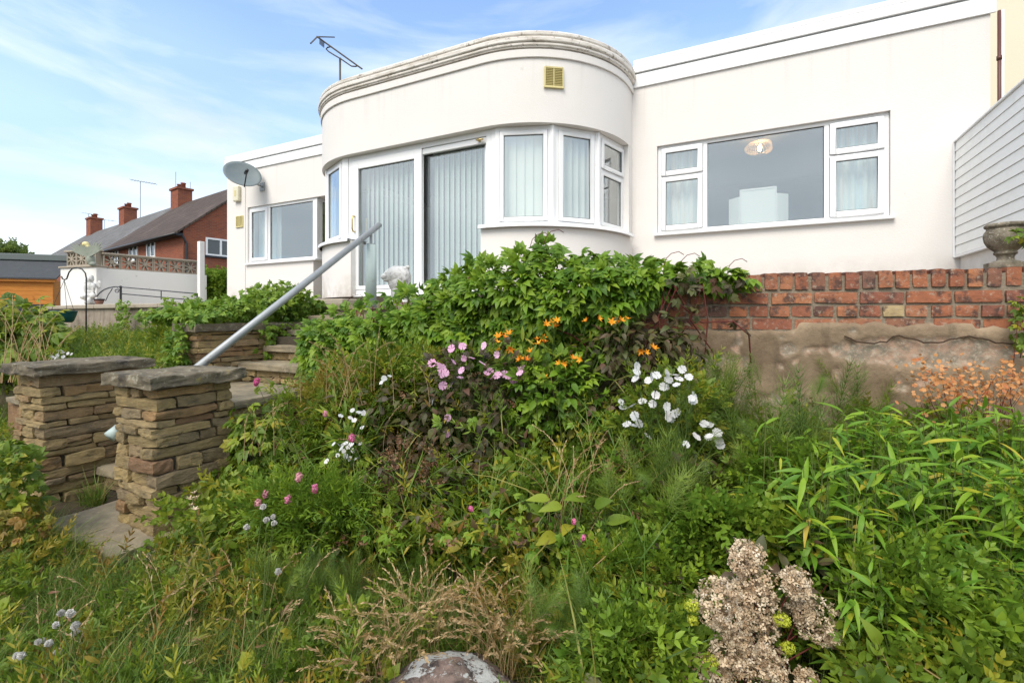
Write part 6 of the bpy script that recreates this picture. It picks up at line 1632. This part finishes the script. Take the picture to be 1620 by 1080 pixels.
# white mallow
t = thing("white_mallow", "tall white mallow flowering in front of the brick wall", "flower", ground_at(1060, 2.55))
wp = [(1003, 582), (1010, 590), (1021, 592), (1035, 590), (1042, 596), (1052, 590), (1060, 600), (1068, 592), (1046, 608), (1056, 612), (1064, 606), (1074, 600), (1095, 599), (1090, 630), (1086, 628), (1098, 628), (1030, 636), (1018, 634), (986, 641), (993, 645), (990, 648), (1002, 676), (1058, 640), (1064, 648), (1060, 655), (1053, 650), (1070, 652), (1022, 690), (996, 672), (1012, 604), (1030, 604), (1118, 670), (1126, 676), (1132, 684), (1122, 688), (1135, 692), (1128, 695), (1088, 703), (1110, 745), (1105, 690), (1077, 585), (1005, 662), (1013, 668), (1040, 626), (1063, 662), (1138, 706)]
flowers(t, wp, 2.4, [flower(5, .0215, .0235, .55, True, s + 5) for s in range(3)], P_WHITE, 1.0)
P, d = cloud(985, 1150, 580, 760, 2.4, 2.75, 420, .7); scatter(t, 'leaf', SPRN + CREEPS, P, nrmz(d + [0, -.2, .4]), nrmz(RNG.normal(size=d.shape) * .4 + [0, -.5, 1]), RNG.uniform(.5, .95, len(P)), L_MID, 80)
# white phlox
t = thing("white_phlox", "white phlox heads near the left end of the flower bed", "flower", ground_at(545, 2.95))
pp_ = [(555, 650), (552, 664), (562, 664), (570, 650), (574, 653), (608, 600), (604, 597), (612, 599), (605, 604), (535, 700), (541, 706), (547, 704), (549, 712), (556, 702), (560, 712), (534, 719), (544, 722), (525, 721), (562, 725), (552, 726), (540, 712), (549, 698), (536, 559 + 100), (686, 636), (569, 677), (566, 706), (535, 705)]
flowers(t, pp_, 2.72, [flower(5, .014, .0155, .3, False, s + 9) for s in range(3)], P_WHITE, 1.0)
P, d = cloud(515, 600, 640, 790, 2.72, 3.0, 170, .7); scatter(t, 'leaf', LANCES, P, nrmz(d + [0, -.2, .4]), nrmz(RNG.normal(size=d.shape) * .4 + [0, -.5, 1]), RNG.uniform(.8, 1.4, len(P)), L_MID, 50)
# pink spiraea
t = clump("spiraea", "pink flowered spiraea bush beside the nearer pier", "shrub", (402, 580, 768, 862), (2.4, 2.8), 560, SPRN, L_HYP, 170, 1.1, .55, 0, .55, nst=16, stem=WOOD)
SPK = [puff(.016, 120, .008, .004, s, False, .8, 1.25) for s in range(3)]
flowers(t, [(408, 603), (563, 690), (463, 760), (415, 783), (495, 773), (409, 798), (456, 788)], 2.45, SPK, P_ROSE, 1.25, 'flower_spike', (0, 0, 1), jit=.15)
t = thing("pink_spikes", "scattered rose pink flower spikes on thin stems right of the middle", "flower", ground_at(830, 2.4))
flowers(t, [(745, 806), (909, 822), (918, 840), (880, 1010), (873, 1007), (878, 1062), (897, 1075), (509, 659)], 2.15, SPK, P_ROSE, .85, 'flower_spike', (0, 0, 1), jit=.2)
# tall leafy stems
def leafy_stem(name, label, cat, pth, Y, n, L, W, mat, group=None, buds=None):
    b = uvp(pth[0][0], pth[0][1], Y); r = thing(name, label, cat, Vector(b), group); path = [Vector(uvp(a, c, Y)) for a, c in pth]
    mb = MB().tube(path, [.005 * (1 - .7 * i / len(path)) for i in range(len(path))], 6, caps=False); obj("stem", mb, STEM, r, smooth=True)
    P, D, N = [], [], []
    for i in range(n):
        f = (.12 + .88 * i / n) * (len(path) - 1); j = min(len(path) - 2, int(f)); c = path[j].lerp(path[j + 1], f - j); a = i * 2.4; d = Vector((math.cos(a), math.sin(a), .75 + .5 * i / n)).normalized()
        P.append(c); D.append(d); N.append((-d.x * .5, -d.y * .5, 1))
    bs = [lance(L, W, 4, .3, c, .8) for c in (.2, .5)]
    scatter(r, 'leaf', bs, np.array(P), np.array(D), np.array(N), np.linspace(1.15, .5, n), mat, n)
    if buds: flowers(r, buds[0], Y, buds[1], buds[2], buds[3], 'bud', (0, 0, 1), False, jit=.3)
    return r
leafy_stem("evening_primrose", "tall leafy evening primrose stalk in front of the nearer pier", "plant", [(352, 965), (342, 920), (330, 880), (316, 830), (303, 785)], 2.2, 34, .075, .018, L_YELL, None, ([(303, 786), (299, 790), (308, 792), (296, 800), (310, 800)], [lily(3, .022)], P_DRY, 1.0))
for i, (pth, lab) in enumerate(((((455, 780), (452, 730), (444, 680), (436, 645)), "left green willowherb stalk beside the nearer pier"), (((480, 790), (476, 740), (462, 690), (452, 665)), "second green willowherb stalk, just right of the left one"), (((500, 800), (492, 760), (484, 720), (478, 690)), "shortest green willowherb stalk above the pink spiraea"))):
    leafy_stem("willowherb", lab, "plant", pth, 2.75, 26, .062, .013, L_HYP, "willowherb stalks beside the pier")
leafy_stem("willowherb", "upright pale green stalk in the grass, centre of the bottom edge", "plant", ((902, 1085), (908, 1020), (913, 985)), 1.75, 22, .05, .014, L_IVY)
# thistles gone to seed
FL = [puff(.0095, 120, .013, .0009, s) for s in range(3)]
def thistle(label, heads, base, Y):
    r = thing("seeding_thistle", label, "weed", Vector(uvp(*base, Y)), "thistles gone to white seed"); flowers(r, heads, Y, FL, P_FLUFF, 1.0, 'seed_head', (0, 0, 1), True, jit=.4)
    P = uvp(np.array([base[0] + RNG.normal() * 18 for _ in range(24)]), np.array([base[1] - abs(RNG.normal()) * 45 for _ in range(24)]), Y)
    scatter(r, 'leaf', LANCES, P, nrmz(RNG.normal(size=P.shape) + [0, 0, .3]), nrmz(RNG.normal(size=P.shape) * .3 + [0, -.4, 1]), RNG.uniform(.6, 1.0, len(P)), L_YELL, 24)
thistle("thistle with white fluffy seed heads at the bottom left corner", [(40, 1027), (46, 1024), (57, 1014), (72, 1002), (76, 1017), (99, 1005), (90, 1033), (120, 965), (124, 983), (96, 976), (135, 1050), (55, 1020)], (110, 1105), 1.72)
thistle("thin thistle with white seed heads in front of the pink spiraea", [(402, 826), (416, 802), (428, 819), (430, 828), (418, 832), (445, 900)], (415, 1080), 1.95)
# horsetails
def horse_patch(label, box, Yr, n, sc):
    u0, u1, v0, v1 = box; c = ground_at((u0 + u1) / 2, sum(Yr) / 2); r = thing("horsetail", label, "horsetail clump", c, "feathery horsetails in the flower bed")
    P = uvp(RNG.uniform(u0, u1, n), RNG.uniform(v0, v1, n), RNG.uniform(*Yr, n)); S = sc * RNG.uniform(.5, 1.3, n); P[:, 2] -= .34 * S
    HB = [(v[:, [0, 2, 1]] * [1, 1, -1], t) for v, t in HORSE]
    near = -P[:, 1] + RNG.random(n) * .2
    scatter(r, 'frond', HB, P, nrmz(RNG.normal(size=P.shape) * .38 + [0, -.1, 1]), nrmz(RNG.normal(size=P.shape) + [0, -1, 0]), S, L_HORSE, 14, near=near)
horse_patch("feathery horsetails below the patched render, right of the white mallow", (1140, 1360, 560, 730), (2.3, 2.75), 60, .95)
horse_patch("feathery dark horsetails below the white mallow in the middle", (945, 1100, 690, 850), (2.2, 2.5), 44, 1.0)
horse_patch("feathery horsetails left of the brick wall foot, behind the white mallow", (1040, 1180, 560, 660), (2.6, 2.85), 30, .85)
horse_patch("horsetails among the bamboo leaves on the right", (1370, 1480, 720, 860), (2.0, 2.2), 16, .7)
horse_patch("horsetails in the grass right of the dry straw clump", (830, 960, 900, 1060), (1.75, 2.0), 34, .7)
horse_patch("horsetails in the lawn left of the dry straw clump", (420, 640, 870, 960), (2.1, 2.5), 60, .7)
# bamboo-like leaves on the right
def bamboo(label, tips, Yr, mat, sc=1.0, nl=(5, 9)):
    tips = np.array(tips, float); Ys = RNG.uniform(*Yr, len(tips)); T = uvp(tips[:, 0], tips[:, 1], Ys); c = ground_at(tips[:, 0].mean(), sum(Yr) / 2)
    r = thing("bamboo", label, "bamboo", c, "broad leaved dwarf bamboo on the right"); P, D = [], []
    mb = MB()
    for t_ in T:
        t_ = Vector(t_); g_ = gz(t_.x, t_.y) ; b = Vector((t_.x + RNG.normal() * .06, t_.y + RNG.normal() * .06, min(g_, t_.z - .2)))
        mb.tube([b, b.lerp(t_, .5) + Vector((RNG.normal() * .02, RNG.normal() * .02, 0)), t_], .0015, 4, caps=False)
        for j in range(int(RNG.integers(*nl))):
            a = RNG.uniform(0, 6.28); f = RNG.uniform(.6, 1.0); P.append(b.lerp(t_, f)); D.append((math.cos(a), math.sin(a) * .8 - .2, RNG.uniform(-.5, 1.3)))
    o = obj("stem", mb, STEM, r, weld=False); o['kind'] = 'stuff'
    P, D = np.array(P), nrmz(np.array(D)); N = nrmz(np.cross(np.cross(D, [0, 0, 1.0]), D) + RNG.normal(size=D.shape) * .25 + [0, -.2, 0])
    scatter(r, 'leaf', BAMB, P, D, N, sc * RNG.uniform(.6, 1.1, len(P)), mat, 200)
def rp(n, u0, u1, v0, v1): return [(RNG.uniform(u0, u1), RNG.uniform(v0, v1)) for _ in range(n)]
bamboo("bright green bamboo thicket under the apricot seed heads at the right edge", rp(210, 1330, 1650, 640, 750), (2.1, 2.5), L_BAMB)
bamboo("bright green bamboo thicket in the right foreground", rp(340, 1270, 1650, 715, 900), (1.8, 2.1), L_BAMB)
bamboo("sparse bamboo shoots in front of the patched render", rp(80, 1200, 1420, 650, 790), (2.05, 2.35), L_BAMB, .8)
bamboo("few yellow green bamboo leaves between the hydrangea and the thicket", [(1285, 815), (1300, 830), (1345, 845), (1360, 870), (1380, 865), (1355, 900), (1290, 850), (1375, 890), (1390, 900)], (1.85, 2.05), L_BAMBY, .72, (2, 4))
bamboo("yellow green bamboo shoots beside the white mallow", [(1172, 745), (1185, 752), (1180, 765), (1225, 758), (1295, 775), (1305, 785), (1313, 770)], (2.1, 2.25), L_BAMBY, .62, (2, 4))
bamboo("yellowing bamboo leaves at the right edge, above the bottom corner", [(1540, 860), (1560, 880), (1600, 890), (1580, 870), (1520, 900)], (1.8, 1.95), L_BAMBY, .8, (2, 4))
bamboo("lower green bamboo leaves at the bottom right corner", rp(130, 1330, 1650, 880, 1060), (1.6, 1.85), L_BAMB, .75)
# small leaved shrubs in the right foreground
for box, Yr, n, pt_, lab, bs, mt in (((1160, 1330, 720, 840), (2.15, 2.5), 620, 140, "small leaved green shrub between the horsetails and the bamboo", SPR, L_HYP), ((1320, 1560, 880, 1100), (1.6, 2.0), 950, 180, "rich green small leaved shrub right of the dried hydrangea", SPR, L_HYP),
        ((1480, 1660, 960, 1110), (1.55, 1.85), 420, 140, "round leaved green shrub in the bottom right corner", SPRW, L_HYP), ((920, 1100, 860, 1000), (1.9, 2.25), 620, 150, "small leaved green shrub left of the dried hydrangea", SPR, L_HYP),
        ((1040, 1300, 800, 900), (2.0, 2.3), 640, 150, "pale green lady's mantle behind the dried hydrangea", SPRW, L_IVY), ((1220, 1400, 820, 960), (1.85, 2.15), 480, 120, "dark green scalloped shrub right of the lady's mantle", SPRW, L_MID),
        ((940, 1090, 980, 1110), (1.55, 1.85), 480, 120, "leafy green shrub at the bottom edge, left of the pink hydrangea head", SPR, L_HYP), ((1130, 1330, 980, 1120), (1.85, 2.1), 260, 90, "lime green hydrangea foliage under the dried heads", OVATE, L_IVY)):
    clump("small_leaved_shrub", lab, "shrub", box, Yr, n, bs, mt, pt_, 1.05 if bs is not SPRW else 1.2, .45, 0, .5, nst=14, stem=WOOD, pname='sprig' if bs is not OVATE else 'leaf')
clump("dark_shrub", "dark purple leaves around the dried hydrangea heads", "shrub", (1130, 1340, 850, 1000), (1.7, 1.95), 70, OVATE, L_DARK, 70, 1.2, .1, .2, .8, nst=8, stem=REDST)
# hydrangea
def floret_head(rad, n, seed, fl=.0105):
    r = np.random.default_rng(seed); d = nrmz(r.normal(size=(n, 3))); rr_ = r.uniform(.62, 1.08, n); Vs, Ts, tn, o = [], [], [], 0
    for i in range(n):
        v, t = flower(4, fl * r.uniform(.8, 1.25), fl * r.uniform(.6, 1.0), r.uniform(.5, 1.7), False, int(r.integers(1e6)))
        v = v + r.normal(size=v.shape) * fl * .13
        z = nrmz((d[i] + r.normal(size=3) * .55)[None])[0]; x = nrmz(np.cross(z, r.normal(size=3))[None])[0]; m_ = np.stack([x, np.cross(z, x), z], 1)
        Vs.append(v @ m_.T + d[i] * rad * rr_[i] * np.array([1, 1, .95])); Ts.append(t + o); o += len(v); tn += [r.random()] * len(v)
    return np.concatenate(Vs), np.concatenate(Ts), np.array(tn)
hyd = thing("hydrangea", "hydrangea with large dried tan flower heads at the bottom right", "shrub", ground_at(1190, 1.75))
HEADS = [(1183, 878, 25), (1172, 892, 18), (1196, 918, 30), (1138, 953, 38), (1168, 938, 25), (1196, 955, 36), (1257, 920, 24), (1290, 981, 38), (1268, 965, 22), (1187, 1004, 42), (1160, 990, 30), (1183, 1063, 46), (1214, 1050, 30), (1124, 1070, 26), (1275, 1076, 18), (1314, 1006, 16), (1150, 1035, 30)]
hb2 = Vector(WL[hyd.name]); tips = []
for i, (u_, v_, r_) in enumerate(HEADS):
    Y_ = 1.66 + RNG.uniform(-.05, .05); rad = r_ / F * Y_; c = uvp(u_, v_, Y_); tips.append(c)
    V, T, tn = floret_head(rad * .95, int(40 + 3.4 * r_), 100 + i); me = np_mesh("flower_head", V, T, P_DRY, tn)
    inst("flower_head", me, hyd, Matrix.Translation(Vector(c)))
stems(hyd, hb2, tips, REDST, .0035, .1)
for i, (u_, v_, r_, pm) in enumerate(((1094, 957, 13, P_LIME), (1096, 980, 9, P_LIME), (1237, 980, 14, P_LIME), (1247, 1024, 11, P_LIME), (1122, 1046, 15, P_LIME), (1100, 1044, 17, P_LPINK), (1076, 1074, 19, P_LPINK))):
    c = uvp(u_, v_, 1.6); V, T = puff(r_ / F * 1.6, 170, .008, .0032, 200 + i, False, 1, .8); inst("young_flower_head", np_mesh("young_flower_head", V, T, pm, np.repeat(RNG.random(len(V) // 4), 4)), hyd, Matrix.Translation(Vector(c)))
P, d = cloud(1070, 1330, 930, 1100, 1.78, 2.0, 80, .6); scatter(hyd, 'leaf', OVATEB, P, nrmz(d + [0, -.2, .1]), nrmz(RNG.normal(size=d.shape) * .4 + [0, -.5, 1]), RNG.uniform(.4, .75, len(P)), L_IVY, 90)
# apricot seed heads
t = thing("apricot_seedheads", "apricot coloured airy seed heads along the wall foot at the right edge", "plant", ground_at(1540, 2.5))
n = 640; cu = RNG.choice([1462, 1482, 1505, 1530, 1555, 1580, 1605, 1618], n); cv = np.interp(cu, [1460, 1500, 1560, 1620], [600, 610, 618, 600])
P = uvp(cu + RNG.normal(size=n) * 17, cv + RNG.normal(size=n) * 20, RNG.uniform(2.3, 2.5, n))
DISC = [flower(5, .0075, .009, .5, False, s) for s in range(3)]
scatter(t, 'seed_head', DISC, P, nrmz(RNG.normal(size=P.shape)), nrmz(RNG.normal(size=P.shape) * .5 + [0, -.5, .8]), RNG.uniform(.8, 1.4, n), P_APRI, 0, 'seed_heads'); stems(t, WL[t.name], [P[i] for i in range(40)], REDST, .0014, .08)
# broad leaves
t = thing("broad_leaf_plant", "plant with large glossy leaves in the middle of the bed, right of the dry stalks", "plant", ground_at(960, 2.3))
P = uvp([962, 958, 940, 925, 890, 905, 870, 880, 915, 945, 860], [838, 828, 800, 790, 800, 830, 790, 845, 858, 842, 815], 2.15)
scatter(t, 'leaf', OVATEB, P, nrmz(np.array([(.9, -.4, -.1), (.6, -.1, .3), (.3, -.5, .4), (-.4, -.5, .4), (-.7, -.4, .2), (-.3, -.6, .2), (-.8, -.2, .3), (-.5, -.6, .1), (.2, -.8, 0), (.4, -.5, -.2), (-.3, -.4, .6)])), nrmz(RNG.normal(size=P.shape) * .2 + [0, -.6, .9]), np.array([1, .8, .7, .75, .7, .8, .65, .8, .8, .7, .6]), L_MID, 20)
stems(t, WL[t.name], list(P), STEM, .003, .05)
# geranium clump at the left edge
clump("geranium", "low leafy clump of lobed leaves at the left edge before the farther pier", "plant", (-50, 58, 700, 872), (2.5, 3.1), 480, GERAN + CREEPS, L_MID, 150, 1.0, .1, .1, .5, nst=8)
clump("geranium", "yellowing lobed leaves low beside the soil path", "plant", (-10, 66, 805, 870), (2.4, 2.7), 90, GERAN, L_YELL, 60, 1.0, .1, .1, .5, nst=4)
# dry straw
t = thing("dry_grass", "clump of dry straw coloured grass bending behind the boulder", "grass clump", ground_at(690, 1.9))
culms(t, [tuple(ground_at(a, b)) for a, b in ((600, 1.8), (640, 1.85), (680, 1.95), (720, 1.95), (770, 1.9), (800, 1.85), (610, 1.75), (820, 1.85), (660, 2.0), (560, 1.8), (740, 2.05))], .36, 210, (0.0, -.12), .85, L_STRAW, .0012, seeds=20)
t = thing("dry_grass", "tall dry stalks arching over the middle of the flower bed", "grass clump", ground_at(885, 2.4))
culms(t, [uvp(a, b, 2.25) for a, b in ((880, 850), (890, 860), (900, 840))], .48, 16, (.12, 0), .8, L_STRAW, .002, seeds=14)
t = thing("dry_grass", "loose dry grass stalks standing in the lawn left of centre", "grass clump", ground_at(250, 1.9))
culms(t, [tuple(ground_at(a, b)) for a, b in ((120, 1.7), (200, 1.9), (300, 2.0), (150, 1.8), (380, 1.9), (260, 1.75), (60, 2.2), (420, 2.1))], .34, 46, (0, 0), .6, L_STRAW, .0014, spread=.12, seeds=10)
t = thing("dry_grass", "scattered dry stalks in the left part of the flower bed", "grass clump", ground_at(520, 2.8))
culms(t, [uvp(a, b, 2.85) for a, b in ((430, 720), (520, 640), (560, 620), (600, 760), (690, 800), (760, 790), (480, 640), (640, 640))], .40, 40, (0, -.1), .7, L_STRAW, .0018, spread=.1, seeds=10)
t = thing("dry_grass", "green gold grass stalks leaning right above the boulder", "grass clump", ground_at(830, 1.9))
culms(t, [tuple(ground_at(a, b)) for a, b in ((800, 2.0), (830, 1.95), (850, 2.05), (870, 2.1))], .46, 40, (-.1, -.1), .55, L_YELL, .0015, seeds=8)
# withered spikes
t = clump("withered_spikes", "withered brown flower spikes in the bronze bush", "plant", (600, 700, 690, 800), (2.5, 2.8), 160, TINY, L_BROWN, 40, 1.0, .8, 0, .7, nst=10, stem=WOOD)

# ---- lawn and undergrowth ----------------------------------------------------------------------
def area(n, x0, x1, y0, y1, ok):
    out = []
    while len(out) < n:
        x, y = RNG.uniform(x0, x1), RNG.uniform(y0, y1)
        if ok(x, y): out.append((x, y, gz(x, y)))
    return np.array(out)
def lawn_ok(x, y):
    u_ = U0 + F * x / y; k_, m_ = km(x, y)
    if u_ > 1010 + 40 * noise.noise(Vector((x * 3, y * 3, 0))): return False
    if k_ < .45 and m_ > -.75 + .15 * noise.noise(Vector((x * 4, y * 4, 2))) and u_ < 190: return noise.noise(Vector((x * 6, y * 6, 8))) > .25
    if .40 < k_ < 1.45 and m_ > -.22: return False
    if m_ > .3: return False
    if y > 3.45 + .1 * noise.noise(Vector((x * 3, 1, 1))): return False
    if (x + .18) ** 2 / .07 + (y - 1.68) ** 2 / .05 < 1: return False
    if -2.0 < x < -1.15 and 2.50 < y < 3.0: return RNG.random() < .16
    return noise.noise(Vector((x * 4.5, y * 4.5, 11))) > -.62
lw_ = area(60000, -3.2, 1.0, 1.3, 3.5, lawn_ok); n = len(lw_); a = RNG.uniform(0, 6.28, n)
BL = [(v[:, [0, 2, 1]] * [1, 1, -1], t) for v, t in BLADES + BLADEF]
ln_ = obj("lawn", MB().add([(-.01, 2, -1.6), (.01, 2, -1.6), (0, 2.01, -1.6)], [(0, 1, 2)]), L_GRASS, kind=None) if False else None
hs = np.array([noise.noise(Vector((p[0] * 2.1, p[1] * 2.1, 6))) for p in lw_])
def stuff_mesh(name, bases, P, D, N, S, mat):
    M = frames(D, N); bi = RNG.integers(0, len(bases), len(P)); Vs, Ts, Tn, o = [], [], [], 0
    for b in range(len(bases)):
        ix = np.nonzero(bi == b)[0]; V, T = bases[b]; vv = np.einsum('nij,vj->nvi', M[ix] * S[ix, None, None], V) + P[ix][:, None, :]
        Vs.append(vv.reshape(-1, 3)); Ts.append((T[None] + (np.arange(len(ix)) * len(V))[:, None, None] + o).reshape(-1, 3)); Tn.append(np.repeat(RNG.random(len(ix)), len(V))); o += len(ix) * len(V)
    ob = bpy.data.objects.new(name, np_mesh(name, np.concatenate(Vs), np.concatenate(Ts), mat, np.concatenate(Tn))); link(ob); ob['kind'] = 'stuff'; return ob
g = stuff_mesh("grass", BL, lw_, nrmz(RNG.normal(size=lw_.shape) * .30 + [.0, -.1, 1]), np.stack([np.cos(a), np.sin(a), 0 * a], -1), RNG.uniform(.45, 1.05, n) * (.8 + .6 * hs), L_GRASS); props(g, "long green grass of the overgrown lawn in the foreground", "grass")
# weeds and yellowing herbs in the grass
P = area(1100, -3.0, .9, 1.35, 3.0, lawn_ok); P[:, 2] += RNG.random(len(P)) * .14 + .02
kp = np.array([noise.noise(Vector((p[0] * 1.7, p[1] * 1.7, 21))) for p in P]) > -.02; P = P[kp]
g = stuff_mesh("weeds", TINY + SPRN, P, nrmz(RNG.normal(size=P.shape) * .7 + [0, 0, .7]), nrmz(RNG.normal(size=P.shape) * .5 + [0, -.4, 1]), RNG.uniform(.7, 1.3, len(P)), L_YELL); props(g, "yellowing small weeds scattered through the lawn", "weeds")
P = area(1000, -3.0, .9, 1.35, 3.0, lawn_ok); P[:, 2] += RNG.random(len(P)) * .12
g = stuff_mesh("withered_litter", TINY + LANCES, P, nrmz(RNG.normal(size=P.shape) * .8 + [0, 0, .3]), nrmz(RNG.normal(size=P.shape) * .5 + [0, -.4, 1]), RNG.uniform(.5, .9, len(P)), L_BROWN); props(g, "withered brown stems and leaves lying in the lawn", "dead leaves")
P = area(3200, -3.0, .9, 1.35, 3.2, lawn_ok); P[:, 2] += RNG.random(len(P)) * .13 + .01
kp = np.array([noise.noise(Vector((p[0] * 2.3, p[1] * 2.3, 41))) for p in P]) > -.08; P = P[kp]
g = stuff_mesh("low_weeds", SPRN + TINY + GERAN, P, nrmz(RNG.normal(size=P.shape) * .7 + [0, 0, .8]), nrmz(RNG.normal(size=P.shape) * .5 + [0, -.4, 1]), RNG.uniform(.6, 1.25, len(P)), L_MID); props(g, "low ferny green weeds growing through the lawn", "weeds")
# undergrowth filling the bed
def bed_ok(x, y):
    if walldist(x, y) < .04: return False
    if y > np.interp(x, [-1.6, -1.36, -.55, .2, 1.0, 4.2], [4.87, 4.87, 3.75, 3.27, 3.07, 2.25]) - .03: return False
    u_ = U0 + F * x / y; k_, m_ = km(x, y)
    if k_ < 1.25: return False
    if 1060 < u_ < 1345 and y < 1.85: return False
    return y > 2.5 - .4 * sstep(560, 900, u_) - .9 * sstep(900, 1060, u_)
P = area(9500, -1.9, 3.3, 1.4, 4.4, bed_ok); P[:, 2] += RNG.random(len(P)) * .34
g = stuff_mesh("undergrowth", SPRW + OVATE + SPR, P, nrmz(RNG.normal(size=P.shape) * .8 + [0, -.2, .6]), nrmz(RNG.normal(size=P.shape) * .5 + [0, -.5, 1]), RNG.uniform(.8, 1.5, len(P)), L_MID); props(g, "dense green undergrowth between the plants of the flower bed", "undergrowth")
P = area(2600, -1.9, 3.3, 1.4, 4.4, bed_ok); a = RNG.uniform(0, 6.28, len(P))
g = stuff_mesh("bed_grass", BL, P, nrmz(RNG.normal(size=P.shape) * .25 + [.0, -.1, 1]), np.stack([np.cos(a), np.sin(a), 0 * a], -1), RNG.uniform(1.2, 2.3, len(P)), L_GRASS); props(g, "long grass blades growing through the flower bed", "grass")
# wild growth running through all the bed plants
def canopy(n, seed, thr, bases, mat, sc, up, name, label, cat, lo=0.0):
    U = RNG.uniform(430, 1640, n * 3); Vv = RNG.uniform(560, 1090, n * 3)
    keep = []
    for a, b in zip(U, Vv):
        if a < 900 and b > 870 - .0 * a: keep.append(False); continue
        if a > 1130 and b < 640 + (40 if a < 1230 else 0): keep.append(False); continue
        if a < 640 and b < 600: keep.append(False); continue
        if 1080 < a < 1340 and b > 850: keep.append(False); continue
        if mat is not L_DARK and 590 < a < 905 and 590 < b < 760 and RNG.random() < .75: keep.append(False); continue
        keep.append(noise.noise(Vector((a * .012, b * .016, seed))) + .5 * noise.noise(Vector((a * .04, b * .05, seed + 3))) > thr)
    keep = np.array(keep); U, Vv = U[keep][:n], Vv[keep][:n]
    Y = np.interp(Vv, [560, 620, 700, 850, 950, 1080], [3.1, 2.85, 2.6, 2.2, 1.9, 1.62]) + np.clip((760 - U) / 700, 0, .4) - RNG.random(len(U)) * .12 + .03
    P = uvp(U, Vv, Y)
    g = stuff_mesh(name, bases, P, nrmz(RNG.normal(size=P.shape) * .75 + [0, -.15, up]), nrmz(RNG.normal(size=P.shape) * .45 + [0, -.5, 1]), sc * RNG.uniform(.7, 1.3, len(P)), mat); props(g, label, cat)
canopy(900, 1, .02, CREEPS, L_IVY, .75, .1, "wild_growth", "bright yellow green sprays threaded through the whole flower bed", "weeds")
canopy(1100, 2, .0, SPRN, L_MID, 1.0, .5, "wild_growth", "narrow leaved green weeds threaded through the whole flower bed", "weeds")
canopy(700, 5, .05, OVATE, L_DARK, .85, .1, "wild_growth", "dark bronze leaves scattered across the whole flower bed", "weeds")
canopy(420, 8, .05, TINY, L_BROWN, 1.2, .5, "wild_growth", "withered brown sprigs scattered across the flower bed", "weeds")
canopy(500, 11, .05, LANCES, L_YELL, .9, .3, "wild_growth", "yellowing lance leaves scattered across the flower bed", "weeds")
canopy(900, 14, -.05, BL, L_GRASS, 1.3, 1.2, "wild_growth", "loose green grass blades standing among the flower bed plants", "grass")
# straw litter round the piers
P = np.array([tuple(uvp(RNG.normal(365, 30), RNG.normal(838, 9), 1.0) * 1) for _ in range(160)])
P = np.array([p * (-1.29 / p[2]) for p in P])
g = stuff_mesh("straw_litter", LANCES, P, nrmz(RNG.normal(size=P.shape) * [1, 1, .15]), nrmz(RNG.normal(size=P.shape) * .2 + [0, 0, 1]), RNG.uniform(.8, 2.0, len(P)) , L_STRAW); props(g, "dry straw litter on the stones right of the nearer pier", "straw")
